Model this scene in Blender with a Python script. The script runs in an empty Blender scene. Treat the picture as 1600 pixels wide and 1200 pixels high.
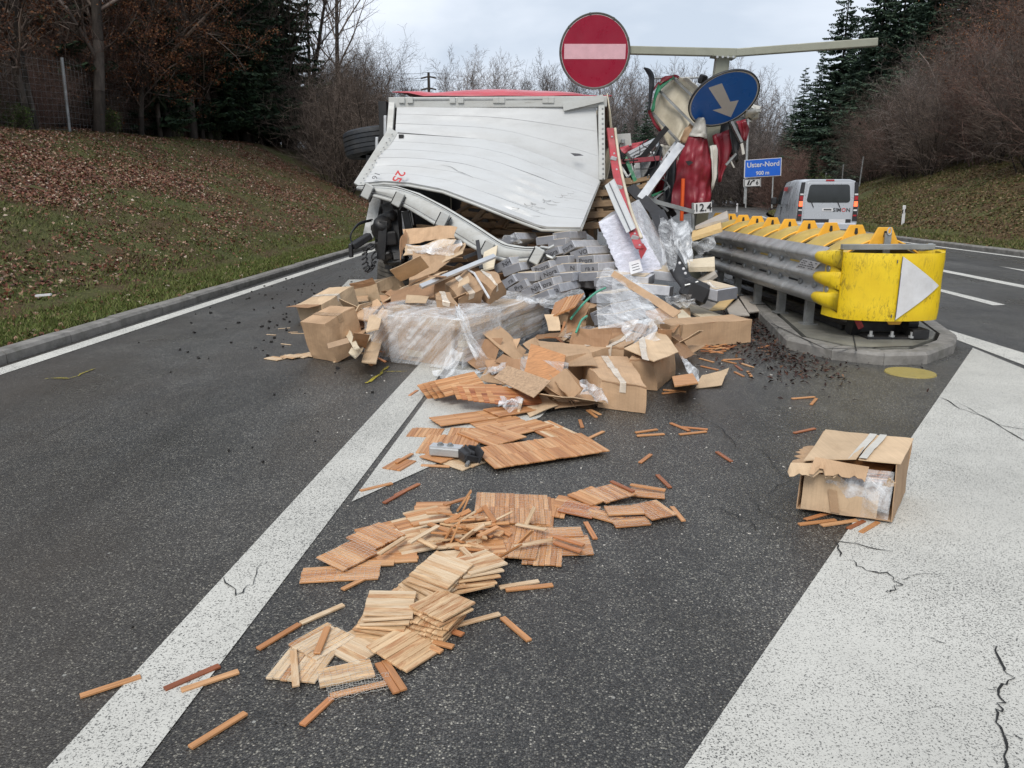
import bpy, bmesh, math, random
import numpy as np
from mathutils import Vector, Matrix, Euler, noise as mnoise

SC = bpy.context.scene
COL = SC.collection
R = math.radians
V = Vector
PI = math.pi

# ------------------------------------------------------------------ camera
CAM_H, FPX, PITCH = 1.55, 1200.0, math.atan2(300, 1200)
cam_d = bpy.data.cameras.new('camera')
cam = bpy.data.objects.new('camera', cam_d)
COL.objects.link(cam)
cam.location = (0, 0, CAM_H)
cam.rotation_euler = (PI / 2 - PITCH, 0, 0)
cam_d.sensor_width = 36.0
cam_d.lens = 36.0 * FPX / 1600.0
cam_d.clip_end = 2000
cam_d.clip_start = 0.05
SC.camera = cam

# ------------------------------------------------------------------ sky, sun, exposure
SUN_EL, SUN_AZ = 48.0, 200.0
world = bpy.data.worlds.new('World')
SC.world = world
world.use_nodes = True
wn, wl = world.node_tree.nodes, world.node_tree.links
wn.clear()
w_out = wn.new('ShaderNodeOutputWorld')
w_bg = wn.new('ShaderNodeBackground')
w_bg.inputs['Strength'].default_value = 0.1
w_sky = wn.new('ShaderNodeTexSky')
w_sky.sky_type = 'NISHITA'
w_sky.sun_disc = False
w_sky.sun_elevation = R(SUN_EL)
w_sky.sun_rotation = R(SUN_AZ)
w_sky.air_density = 1.0
w_sky.dust_density = 2.0
w_co = wn.new('ShaderNodeTexCoord')
w_map = wn.new('ShaderNodeMapping')
w_map.inputs['Scale'].default_value = (1.0, 1.0, 2.6)
w_map.inputs['Location'].default_value = (0.35, 0.1, 0.2)
w_noi = wn.new('ShaderNodeTexNoise')
w_noi.inputs['Scale'].default_value = 2.3
w_noi.inputs['Detail'].default_value = 6
w_noi.inputs['Roughness'].default_value = 0.5
w_noi.inputs['Distortion'].default_value = 0.25
w_ramp = wn.new('ShaderNodeValToRGB')
w_ramp.color_ramp.elements[0].position = 0.40
w_ramp.color_ramp.elements[0].color = (3.9, 4.4, 5.1, 1)
w_ramp.color_ramp.elements[1].position = 0.61
w_ramp.color_ramp.elements[1].color = (5.7, 6.05, 6.6, 1)
w_mix = wn.new('ShaderNodeMix')
w_mix.data_type = 'RGBA'
w_mix.inputs['Factor'].default_value = 0.94
wl.new(w_co.outputs['Generated'], w_map.inputs['Vector'])
wl.new(w_map.outputs['Vector'], w_noi.inputs['Vector'])
wl.new(w_noi.outputs['Fac'], w_ramp.inputs['Fac'])
wl.new(w_sky.outputs['Color'], w_mix.inputs['A'])
wl.new(w_ramp.outputs['Color'], w_mix.inputs['B'])
wl.new(w_mix.outputs['Result'], w_bg.inputs['Color'])
wl.new(w_bg.outputs['Background'], w_out.inputs['Surface'])

sun_d = bpy.data.lights.new('sun', 'SUN')
sun_d.energy = 1.5
sun_d.angle = R(25)
sun_d.color = (1.0, 0.95, 0.88)
sun = bpy.data.objects.new('sun', sun_d)
COL.objects.link(sun)
sun.rotation_euler = (R(90 - SUN_EL), 0, R(180 - SUN_AZ))

SC.view_settings.view_transform = 'Standard'
SC.view_settings.look = 'None'
SC.view_settings.gamma = 1.0
SC.view_settings.exposure = 0.75
SC.view_settings.use_curve_mapping = False
SC.cycles.max_bounces = 8
SC.cycles.transparent_max_bounces = 16
SC.cycles.use_denoising = True

# ------------------------------------------------------------------ pixel -> world helpers (photo is 1600 x 1200)
_cp, _sp = math.cos(PITCH), math.sin(PITCH)


def ray(px, py):
    v = (px - 800) / FPX
    u = (600 - py) / FPX
    return V((v, _cp + u * _sp, -_sp + u * _cp))


def g(px, py, z=0.0):
    """point seen at (px,py) on the level z"""
    r = ray(px, py)
    return V((0, 0, CAM_H)) + r * ((z - CAM_H) / r.z)


def d(px, py, Y):
    """point seen at (px,py) at distance Y ahead"""
    r = ray(px, py)
    return V((0, 0, CAM_H)) + r * (Y / r.y)


def tag(o, label=None, cat=None, group=None, kind=None):
    if label: o['label'] = label
    if cat: o['category'] = cat
    if group: o['group'] = group
    if kind: o['kind'] = kind
    return o


def empty(name, loc=(0, 0, 0), rot=(0, 0, 0), label=None, cat=None, group=None, kind=None, parent=None):
    o = bpy.data.objects.new(name, None)
    o.empty_display_size = 0.1
    COL.objects.link(o)
    o.location = loc
    o.rotation_euler = rot
    o.parent = parent
    return tag(o, label, cat, group, kind)


def offset_of(parent):
    v = V((0, 0, 0))
    while parent is not None:
        v = v + V(parent.location)
        parent = parent.parent
    return v


def link(name, me, parent=None, mat=None, loc=None, rot=None):
    o = bpy.data.objects.new(name, me)
    COL.objects.link(o)
    if parent is not None:
        o.parent = parent
    if loc is not None: o.location = loc
    if rot is not None: o.rotation_euler = rot
    return o


def mesh_from(name, verts, faces, mats, smooth=False, fm=None):
    me = bpy.data.meshes.new(name)
    me.from_pydata([tuple(v) for v in verts], [], faces)
    for m in (mats if isinstance(mats, (list, tuple)) else [mats]):
        me.materials.append(m)
    if fm is not None and len(fm) == len(me.polygons):
        me.polygons.foreach_set('material_index', fm)
    if smooth:
        me.polygons.foreach_set('use_smooth', [True] * len(me.polygons))
    me.update()
    return me


class MB:
    """mesh collector; coordinates are world ones unless the parent is built at the origin"""

    def __init__(s):
        s.v, s.f, s.m, s.cur = [], [], [], 0

    def add(s, verts, faces):
        b = len(s.v)
        s.v += [V(p) for p in verts]
        for fc in faces:
            s.f.append([b + i for i in fc])
            s.m.append(s.cur)
        return s

    def mat(s, i):
        s.cur = i
        return s

    def box(s, c, size, rot=None):
        x, y, z = size[0] / 2, size[1] / 2, size[2] / 2
        M = rot if isinstance(rot, Matrix) else (Euler(rot).to_matrix() if rot else Matrix.Identity(3))
        c = V(c)
        pts = [c + M @ V(p) for p in ((-x, -y, -z), (x, -y, -z), (x, y, -z), (-x, y, -z), (-x, -y, z), (x, -y, z), (x, y, z), (-x, y, z))]
        return s.add(pts, [(3, 2, 1, 0), (4, 5, 6, 7), (0, 1, 5, 4), (1, 2, 6, 5), (2, 3, 7, 6), (3, 0, 4, 7)])

    def cbox(s, c, size, rot=None, ch=0.01):
        """box with chamfered edges"""
        bm = bmesh.new()
        bmesh.ops.create_cube(bm, size=1)
        for v in bm.verts:
            v.co = V((v.co.x * size[0], v.co.y * size[1], v.co.z * size[2]))
        bmesh.ops.bevel(bm, geom=list(bm.edges), offset=min(ch, min(size) * 0.45), segments=1, affect='EDGES')
        M = rot if isinstance(rot, Matrix) else (Euler(rot).to_matrix() if rot else Matrix.Identity(3))
        c = V(c)
        bm.verts.index_update()
        s.add([c + M @ v.co for v in bm.verts], [[v.index for v in f.verts] for f in bm.faces])
        bm.free()
        return s

    def bar(s, p, q, w, h, up=(0, 0, 1)):
        """rectangular bar from p to q"""
        p, q = V(p), V(q)
        t = (q - p)
        L = t.length
        t.normalize()
        u = V(up)
        sd = t.cross(u)
        if sd.length < 1e-4: sd = t.cross(V((1, 0, 0)))
        sd.normalize()
        u = sd.cross(t)
        M = Matrix((t, sd, u)).transposed()
        return s.box((p + q) / 2, (L, w, h), M)

    def tube(s, pts, r, n=8, cap=True):
        pts = [V(p) for p in pts]
        rs = r if isinstance(r, (list, tuple)) else [r] * len(pts)
        rings = []
        prev = None
        vs = []
        for i, p in enumerate(pts):
            t = (pts[min(i + 1, len(pts) - 1)] - pts[max(i - 1, 0)]).normalized()
            if prev is None:
                a = t.cross(V((0, 0, 1)))
                if a.length < 1e-3: a = t.cross(V((1, 0, 0)))
            else:
                a = prev - t * prev.dot(t)
                if a.length < 1e-5: a = t.cross(V((1, 0, 0)))
            a.normalize()
            prev = a
            b = t.cross(a)
            vs += [p + (a * math.cos(2 * PI * k / n) + b * math.sin(2 * PI * k / n)) * rs[i] for k in range(n)]
        fs = []
        for i in range(len(pts) - 1):
            for k in range(n):
                k2 = (k + 1) % n
                fs.append((i * n + k, i * n + k2, (i + 1) * n + k2, (i + 1) * n + k))
        if cap:
            fs.append(tuple(range(n))[::-1])
            fs.append(tuple((len(pts) - 1) * n + k for k in range(n)))
        return s.add(vs, fs)

    def prism(s, poly, vec):
        """polygon extruded by vec"""
        poly = [V(p) for p in poly]
        vec = V(vec)
        n = len(poly)
        return s.add(poly + [p + vec for p in poly],
                     [tuple(range(n))[::-1], tuple(range(n, 2 * n))] + [(i, (i + 1) % n, n + (i + 1) % n, n + i) for i in range(n)])

    def sheet(s, grid, th=0.0, closed=False):
        """grid[i][j] of points as a surface, thickened by th along the normals"""
        nr, nc = len(grid), len(grid[0])
        pts = [V(p) for row in grid for p in row]
        fs = [(i * nc + j, i * nc + j + 1, (i + 1) * nc + j + 1, (i + 1) * nc + j) for i in range(nr - 1) for j in range(nc - 1)]
        if th <= 0:
            return s.add(pts, fs)
        nrm = [V((0, 0, 0)) for _ in pts]
        for f in fs:
            n = (pts[f[2]] - pts[f[0]]).cross(pts[f[3]] - pts[f[1]])
            if n.length > 1e-12: n.normalize()
            for k in f: nrm[k] += n
        back = []
        for p, n in zip(pts, nrm):
            if n.length > 1e-9: n.normalize()
            back.append(p + n * th)
        N = len(pts)
        allf = [f[::-1] for f in fs] + [tuple(N + k for k in f) for f in fs]
        loop = [j for j in range(nc)] + [i * nc + nc - 1 for i in range(1, nr)] + [(nr - 1) * nc + j for j in range(nc - 2, -1, -1)] + [i * nc for i in range(nr - 2, 0, -1)]
        for a in range(len(loop)):
            b = (a + 1) % len(loop)
            allf.append((loop[a], loop[b], N + loop[b], N + loop[a]))
        return s.add(pts + back, allf)

    def lathe(s, prof, c, axis=(0, 0, 1), n=24):
        """profile [(r, t)] turned round an axis through c"""
        ax = V(axis).normalized()
        a = ax.cross(V((0, 0, 1)))
        if a.length < 1e-3: a = ax.cross(V((1, 0, 0)))
        a.normalize()
        b = ax.cross(a)
        c = V(c)
        vs = [c + ax * t + (a * math.cos(2 * PI * k / n) + b * math.sin(2 * PI * k / n)) * r for (r, t) in prof for k in range(n)]
        fs = [(i * n + k, i * n + (k + 1) % n, (i + 1) * n + (k + 1) % n, (i + 1) * n + k) for i in range(len(prof) - 1) for k in range(n)]
        return s.add(vs, fs)

    def disc(s, c, nrm, r, n=32, th=0.01, ry=None, ax=None):
        nrm = V(nrm).normalized()
        a = V(ax) if ax is not None else nrm.cross(V((0, 0, 1)))
        if a.length < 1e-3: a = V((1, 0, 0))
        a = (a - nrm * a.dot(nrm)).normalized()
        b = nrm.cross(a)
        ry = r if ry is None else ry
        c = V(c)
        return s.prism([c + a * math.cos(2 * PI * k / n) * r + b * math.sin(2 * PI * k / n) * ry for k in range(n)], nrm * th)

    def crumple(s, amp, freq=3.0, seed=0.0):
        o = V((seed * 7.3, seed * 3.1, seed * 5.7))
        s.v = [p + mnoise.noise_vector(p * freq + o) * amp for p in s.v]
        return s

    def build(s, name, mats, parent=None, smooth=False, bevel=0, angle=None):
        off = offset_of(parent)
        me = mesh_from(name, [p - off for p in s.v], s.f, mats, smooth, s.m if isinstance(mats, (list, tuple)) else None)
        o = link(name, me, parent)
        if angle is not None:
            me.polygons.foreach_set('use_smooth', [True] * len(me.polygons))
            try:
                me.set_sharp_from_angle(angle=R(angle))
            except Exception:
                pass
        if bevel:
            b = o.modifiers.new('bevel', 'BEVEL')
            b.width = bevel
            b.segments = 2
            b.limit_method = 'ANGLE'
        return o


def text_mesh(name, body, size, mat, origin, xdir, ydir, parent=None, th=0.0, bold=0.0, align='CENTER', lift=0.004):
    """flat lettering: origin is the middle of the line"""
    cu = bpy.data.curves.new(name, 'FONT')
    cu.body = body
    cu.size = size
    cu.align_x = align
    cu.align_y = 'CENTER'
    cu.offset = bold
    cu.resolution_u = 3
    tmp = bpy.data.objects.new('tmp_text', cu)
    COL.objects.link(tmp)
    bpy.context.view_layer.update()
    me = bpy.data.meshes.new_from_object(tmp)
    bpy.data.objects.remove(tmp)
    x = V(xdir).normalized()
    y = V(ydir)
    y = (y - x * y.dot(x)).normalized()
    n = x.cross(y)
    o0 = V(origin) - offset_of(parent) + n * lift
    for v in me.vertices:
        v.co = o0 + x * v.co.x + y * v.co.y
    me.materials.clear()
    me.materials.append(mat)
    me.name = name
    return link(name, me, parent)


def copy_tree(o, parent=None):
    c = o.copy()
    COL.objects.link(c)
    c.parent = parent
    for ch in list(o.children):
        copy_tree(ch, c)
    return c


rnd = random.Random(7)
U = rnd.uniform
# ------------------------------------------------------------------ materials
def nodes_of(name):
    m = bpy.data.materials.new(name)
    m.use_nodes = True
    nt = m.node_tree
    b = nt.nodes['Principled BSDF']
    return m, nt, nt.nodes, nt.links, b


def ramp(nt, fac, stops, interp='LINEAR'):
    r = nt.nodes.new('ShaderNodeValToRGB')
    cr = r.color_ramp
    cr.interpolation = interp
    while len(cr.elements) < len(stops): cr.elements.new(0.5)
    for e, (p, c) in zip(cr.elements, stops):
        e.position = p
        e.color = (c[0], c[1], c[2], 1) if not isinstance(c, (int, float)) else (c, c, c, 1)
    nt.links.new(fac, r.inputs['Fac'])
    return r.outputs['Color']


def noise_n(nt, vec, scale, detail=4, rough=0.55, dist=0.0):
    n = nt.nodes.new('ShaderNodeTexNoise')
    n.inputs['Scale'].default_value = scale
    n.inputs['Detail'].default_value = detail
    n.inputs['Roughness'].default_value = rough
    n.inputs['Distortion'].default_value = dist
    if vec is not None: nt.links.new(vec, n.inputs['Vector'])
    return n.outputs['Fac']


def voro(nt, vec, scale, feature='F1', out='Distance', rand=1.0):
    n = nt.nodes.new('ShaderNodeTexVoronoi')
    n.feature = feature
    n.inputs['Scale'].default_value = scale
    n.inputs['Randomness'].default_value = rand
    nt.links.new(vec, n.inputs['Vector'])
    return n.outputs[out]


def mixc(nt, fac, a, b, mode='MIX'):
    m = nt.nodes.new('ShaderNodeMix')
    m.data_type = 'RGBA'
    m.blend_type = mode
    for k, x in (('Factor', fac), ('A', a), ('B', b)):
        if isinstance(x, (int, float)):
            m.inputs[k].default_value = x if k == 'Factor' else (x, x, x, 1)
        elif isinstance(x, (tuple, list)):
            m.inputs[k].default_value = (x[0], x[1], x[2], 1)
        else:
            nt.links.new(x, m.inputs[k])
    return m.outputs['Result']


def mathn(nt, op, a, b=0.0, c=None, clamp=False):
    m = nt.nodes.new('ShaderNodeMath')
    m.operation = op
    m.use_clamp = clamp
    for i, x in enumerate((a, b) if c is None else (a, b, c)):
        if isinstance(x, (int, float)): m.inputs[i].default_value = x
        else: nt.links.new(x, m.inputs[i])
    return m.outputs[0]


def bump(nt, b, height, strength=0.3, dist=0.02):
    n = nt.nodes.new('ShaderNodeBump')
    n.inputs['Strength'].default_value = strength
    n.inputs['Distance'].default_value = dist
    nt.links.new(height, n.inputs['Height'])
    nt.links.new(n.outputs['Normal'], b.inputs['Normal'])


def coords(nt, kind='Object', scale=(1, 1, 1), rnd_off=False, rot=(0, 0, 0)):
    if kind == 'World':
        v = nt.nodes.new('ShaderNodeNewGeometry').outputs['Position']
    else:
        v = nt.nodes.new('ShaderNodeTexCoord').outputs[kind]
    if rnd_off:
        oi = nt.nodes.new('ShaderNodeObjectInfo')
        ad = nt.nodes.new('ShaderNodeVectorMath')
        ad.operation = 'MULTIPLY_ADD'
        cb = nt.nodes.new('ShaderNodeCombineXYZ')
        for i in range(3): nt.links.new(oi.outputs['Random'], cb.inputs[i])
        nt.links.new(cb.outputs[0], ad.inputs[0])
        ad.inputs[1].default_value = (37.0, 53.0, 71.0)
        nt.links.new(v, ad.inputs[2])
        v = ad.outputs[0]
    mp = nt.nodes.new('ShaderNodeMapping')
    mp.inputs['Scale'].default_value = scale
    mp.inputs['Rotation'].default_value = rot
    nt.links.new(v, mp.inputs['Vector'])
    return mp.outputs['Vector']


def mk(name, col, rough=0.6, var=0.25, scale=6.0, dirt=None, dirt_amt=0.3, dirt_scale=3.0, metal=0.0, bmp=0.15, bscale=60.0,
       spec=0.5, stretch=(1, 1, 1), coat=0.0, kind='Object', rv=0.15):
    """plain surface with mottled colour, dirt patches and fine relief"""
    m, nt, N, L, b = nodes_of(name)
    v = coords(nt, kind, stretch)
    n1 = noise_n(nt, v, scale, 5, 0.6)
    lo = tuple(max(0, c * (1 - var)) for c in col)
    hi = tuple(min(1, c * (1 + var)) for c in col)
    c = ramp(nt, n1, [(0.3, lo), (0.7, hi)])
    if dirt is not None:
        n2 = noise_n(nt, v, dirt_scale, 7, 0.68)
        f = ramp(nt, n2, [(0.48, 0.0), (0.72, 1.0)])
        f2 = mathn(nt, 'MULTIPLY', f, dirt_amt)
        c = mixc(nt, f2, c, dirt)
    L.new(c, b.inputs['Base Color'])
    rr = ramp(nt, noise_n(nt, v, scale * 1.7, 4), [(0.3, max(0.02, rough - rv)), (0.7, min(1, rough + rv))])
    L.new(rr, b.inputs['Roughness'])
    b.inputs['Metallic'].default_value = metal
    b.inputs['Specular IOR Level'].default_value = spec
    b.inputs['Coat Weight'].default_value = coat
    if bmp > 0:
        bump(nt, b, noise_n(nt, v, bscale, 4), bmp, 0.01)
    return m


MT = {}


def asphalt():
    m, nt, N, L, b = nodes_of('wet_asphalt')
    p = coords(nt, 'World')
    rc = voro(nt, p, 165, 'F1', 'Color')
    sep = nt.nodes.new('ShaderNodeSeparateColor')
    L.new(rc, sep.inputs[0])
    dist = voro(nt, p, 165, 'F1', 'Distance')
    stone = ramp(nt, sep.outputs[0], [(0.0, (0.033, 0.033, 0.0325)), (0.42, (0.058, 0.057, 0.055)), (0.72, (0.094, 0.091, 0.085)),
                                      (0.88, (0.15, 0.145, 0.128)), (0.97, (0.26, 0.25, 0.21)), (1.0, (0.42, 0.40, 0.35))])
    gap = ramp(nt, dist, [(0.35, 1.0), (0.75, 0.25)])
    c = mixc(nt, 1.0, stone, gap, 'MULTIPLY')
    big = noise_n(nt, p, 0.35, 6, 0.6, 0.4)
    tone = ramp(nt, big, [(0.3, (0.72, 0.70, 0.67)), (0.7, (1.3, 1.3, 1.31))])
    c = mixc(nt, 1.0, c, tone, 'MULTIPLY')
    mid = noise_n(nt, p, 2.3, 6, 0.7)
    c = mixc(nt, 1.0, c, ramp(nt, mid, [(0.3, 0.8), (0.7, 1.25)]), 'MULTIPLY')
    trk = noise_n(nt, coords(nt, 'World', (1.5, 0.10, 1), False, (0, 0, 0.05)), 1.0, 5, 0.6, 0.3)
    c = mixc(nt, 1.0, c, ramp(nt, trk, [(0.34, 0.72), (0.62, 1.2)]), 'MULTIPLY')
    # muddy film carried over the left lane
    sx = nt.nodes.new('ShaderNodeSeparateXYZ')
    L.new(p, sx.inputs[0])
    lx = ramp(nt, mathn(nt, 'MULTIPLY_ADD', sx.outputs[0], -0.22, 0.0), [(0.0, 0.0), (0.45, 1.0)])
    mud = mathn(nt, 'MULTIPLY', lx, ramp(nt, noise_n(nt, coords(nt, 'World', (0.5, 0.25, 1)), 1.1, 5, 0.6), [(0.42, 0.0), (0.66, 0.62)]))
    c = mixc(nt, mud, c, (0.052, 0.040, 0.029))
    # pale grit specks
    sp = voro(nt, p, 26, 'F1', 'Distance')
    spc = voro(nt, p, 26, 'F1', 'Color')
    s2 = nt.nodes.new('ShaderNodeSeparateColor')
    L.new(spc, s2.inputs[0])
    pick = mathn(nt, 'GREATER_THAN', s2.outputs[1], 0.975)
    small = mathn(nt, 'LESS_THAN', sp, 0.16)
    c = mixc(nt, mathn(nt, 'MULTIPLY', pick, small), c, (0.27, 0.265, 0.24))
    L.new(c, b.inputs['Base Color'])
    wet = noise_n(nt, coords(nt, 'World', (1, 0.6, 1)), 0.55, 5, 0.6, 0.3)
    L.new(ramp(nt, wet, [(0.36, 0.24), (0.52, 0.38), (0.7, 0.52)]), b.inputs['Roughness'])
    b.inputs['Specular IOR Level'].default_value = 0.55
    h = mathn(nt, 'MULTIPLY_ADD', dist, -1.0, 1.0)
    h = mathn(nt, 'ADD', h, mathn(nt, 'MULTIPLY', sep.outputs[1], 0.5))
    bump(nt, b, h, 0.55, 0.006)
    return m


def paint(name, col=(0.74, 0.74, 0.71), wear=0.5, scale=95):
    m, nt, N, L, b = nodes_of(name)
    p = coords(nt, 'World')
    n1 = noise_n(nt, p, scale, 3, 0.7)
    dist = voro(nt, p, 120, 'F1', 'Distance')
    n2 = noise_n(nt, p, 1.3, 6, 0.65)
    thr = mathn(nt, 'ADD', n1, mathn(nt, 'MULTIPLY', mathn(nt, 'SUBTRACT', n2, 0.5), 0.16))
    f = ramp(nt, thr, [(0.36 + 0.12 * (wear - 0.5), 0.0), (0.44 + 0.12 * (wear - 0.5), 1.0)])
    dirt = ramp(nt, noise_n(nt, p, 0.9, 7, 0.7), [(0.3, 0.78), (0.65, 1.0)])
    cc = mixc(nt, 1.0, (col[0], col[1], col[2]), dirt, 'MULTIPLY')
    stain = ramp(nt, noise_n(nt, p, 0.8, 3, 0.5), [(0.66, 0.0), (0.78, 0.35)])
    cc = mixc(nt, stain, cc, (0.42, 0.36, 0.26))
    c = mixc(nt, f, (0.055, 0.055, 0.055), cc)
    L.new(c, b.inputs['Base Color'])
    b.inputs['Roughness'].default_value = 0.55
    b.inputs['Specular IOR Level'].default_value = 0.35
    bump(nt, b, mathn(nt, 'ADD', f, mathn(nt, 'MULTIPLY', dist, 0.5)), 0.5, 0.004)
    return m


def bank_soil():
    m, nt, N, L, b = nodes_of('bank_soil')
    p = coords(nt, 'World')
    n1 = noise_n(nt, p, 0.55, 6, 0.65, 0.6)
    n2 = noise_n(nt, p, 9, 6, 0.75)
    n3 = noise_n(nt, p, 45, 4, 0.7)
    base = ramp(nt, n1, [(0.30, (0.070, 0.080, 0.024)), (0.46, (0.085, 0.084, 0.030)), (0.54, (0.092, 0.066, 0.033)), (0.72, (0.098, 0.050, 0.028))])
    det = ramp(nt, n2, [(0.25, 0.45), (0.75, 1.5)])
    c = mixc(nt, 1.0, base, det, 'MULTIPLY')
    c = mixc(nt, 1.0, c, ramp(nt, n3, [(0.3, 0.6), (0.7, 1.4)]), 'MULTIPLY')
    L.new(c, b.inputs['Base Color'])
    b.inputs['Roughness'].default_value = 0.85
    b.inputs['Specular IOR Level'].default_value = 0.2
    bump(nt, b, n2, 0.8, 0.08)
    return m


def island_mat(name, stops, rough=0.8, spec=0.25, trans=0.0):
    """scattered leaves / blades: each island its own colour"""
    m, nt, N, L, b = nodes_of(name)
    ge = nt.nodes.new('ShaderNodeNewGeometry')
    L.new(ramp(nt, ge.outputs['Random Per Island'], stops), b.inputs['Base Color'])
    b.inputs['Roughness'].default_value = rough
    b.inputs['Specular IOR Level'].default_value = spec
    return m


def bark(name, a, b_, rv=0.45):
    m, nt, N, L, b = nodes_of(name)
    v = coords(nt, 'Object', (1, 1, 0.25))
    n = noise_n(nt, v, 9, 6, 0.7)
    c = ramp(nt, n, [(0.3, a), (0.7, b_)])
    oi = nt.nodes.new('ShaderNodeObjectInfo')
    c = mixc(nt, 1.0, c, ramp(nt, oi.outputs['Random'], [(0, 1 - rv), (1, 1 + rv)]), 'MULTIPLY')
    ge = nt.nodes.new('ShaderNodeNewGeometry')
    c = mixc(nt, 1.0, c, ramp(nt, ge.outputs['Random Per Island'], [(0, 0.45), (0.7, 1.0), (1, 1.9)]), 'MULTIPLY')
    L.new(c, b.inputs['Base Color'])
    b.inputs['Roughness'].default_value = 0.9
    b.inputs['Specular IOR Level'].default_value = 0.15
    return m


def foliage(name, stops, rv=0.3):
    m, nt, N, L, b = nodes_of(name)
    ge = nt.nodes.new('ShaderNodeNewGeometry')
    c = ramp(nt, ge.outputs['Random Per Island'], stops)
    oi = nt.nodes.new('ShaderNodeObjectInfo')
    c = mixc(nt, 1.0, c, ramp(nt, oi.outputs['Random'], [(0, 1 - rv), (1, 1 + rv)]), 'MULTIPLY')
    L.new(c, b.inputs['Base Color'])
    b.inputs['Roughness'].default_value = 0.75
    b.inputs['Specular IOR Level'].default_value = 0.2
    return m


def wood(name, stops, wet=0.45, streak=0.25, pale=None):
    """parquet strips: grain along local x, tone by object"""
    m, nt, N, L, b = nodes_of(name)
    v = coords(nt, 'Object', (5, 90, 40), True)
    n = noise_n(nt, v, 1.0, 5, 0.6, 0.6)
    oi = nt.nodes.new('ShaderNodeObjectInfo')
    c = ramp(nt, oi.outputs['Random'], stops)
    c = mixc(nt, 1.0, c, ramp(nt, n, [(0.25, 1 - streak * 1.6), (0.75, 1 + streak)]), 'MULTIPLY')
    if pale is not None:
        n2 = noise_n(nt, coords(nt, 'Object', (6, 30, 30), True), 1.0, 4, 0.7, 0.4)
        c = mixc(nt, ramp(nt, n2, [(0.45, 0.0), (0.62, 0.85)]), c, pale)
    L.new(c, b.inputs['Base Color'])
    b.inputs['Roughness'].default_value = wet
    b.inputs['Specular IOR Level'].default_value = 0.4
    bump(nt, b, n, 0.25, 0.002)
    return m


def cardboard(name, col, wetness=0.35):
    m, nt, N, L, b = nodes_of(name)
    v = coords(nt, 'Object', (1, 1, 1), True)
    n = noise_n(nt, v, 3.5, 6, 0.65, 0.3)
    c = ramp(nt, n, [(0.3, tuple(x * 0.82 for x in col)), (0.7, tuple(x * 1.1 for x in col))])
    w = noise_n(nt, v, 2.2, 5, 0.6, 0.6)
    wf = ramp(nt, w, [(0.56, 0.0), (0.64, wetness)])
    c = mixc(nt, wf, c, tuple(x * y for x, y in zip(col, (0.55, 0.5, 0.45))))
    fl = noise_n(nt, coords(nt, 'Object', (160, 2, 2), True), 1.0, 2)
    c = mixc(nt, 1.0, c, ramp(nt, fl, [(0.3, 0.93), (0.7, 1.05)]), 'MULTIPLY')
    oi = nt.nodes.new('ShaderNodeObjectInfo')
    c = mixc(nt, 1.0, c, ramp(nt, oi.outputs['Random'], [(0, 0.86), (1, 1.12)]), 'MULTIPLY')
    sc = ramp(nt, voro(nt, coords(nt, 'Object', (1, 1, 1), True), 14, 'DISTANCE_TO_EDGE'), [(0.0, 0.80), (0.02, 1.0)])
    scn = ramp(nt, noise_n(nt, v, 5, 3), [(0.52, 1.0), (0.6, 0.0)])
    c = mixc(nt, mathn(nt, 'MULTIPLY', 0.7, mathn(nt, 'SUBTRACT', 1.0, scn)), c, mixc(nt, 1.0, c, sc, 'MULTIPLY'))
    L.new(c, b.inputs['Base Color'])
    b.inputs['Roughness'].default_value = 0.72
    b.inputs['Specular IOR Level'].default_value = 0.25
    bump(nt, b, mathn(nt, 'ADD', noise_n(nt, v, 9, 4), mathn(nt, 'MULTIPLY', fl, 0.15)), 0.35, 0.012)
    return m


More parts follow.
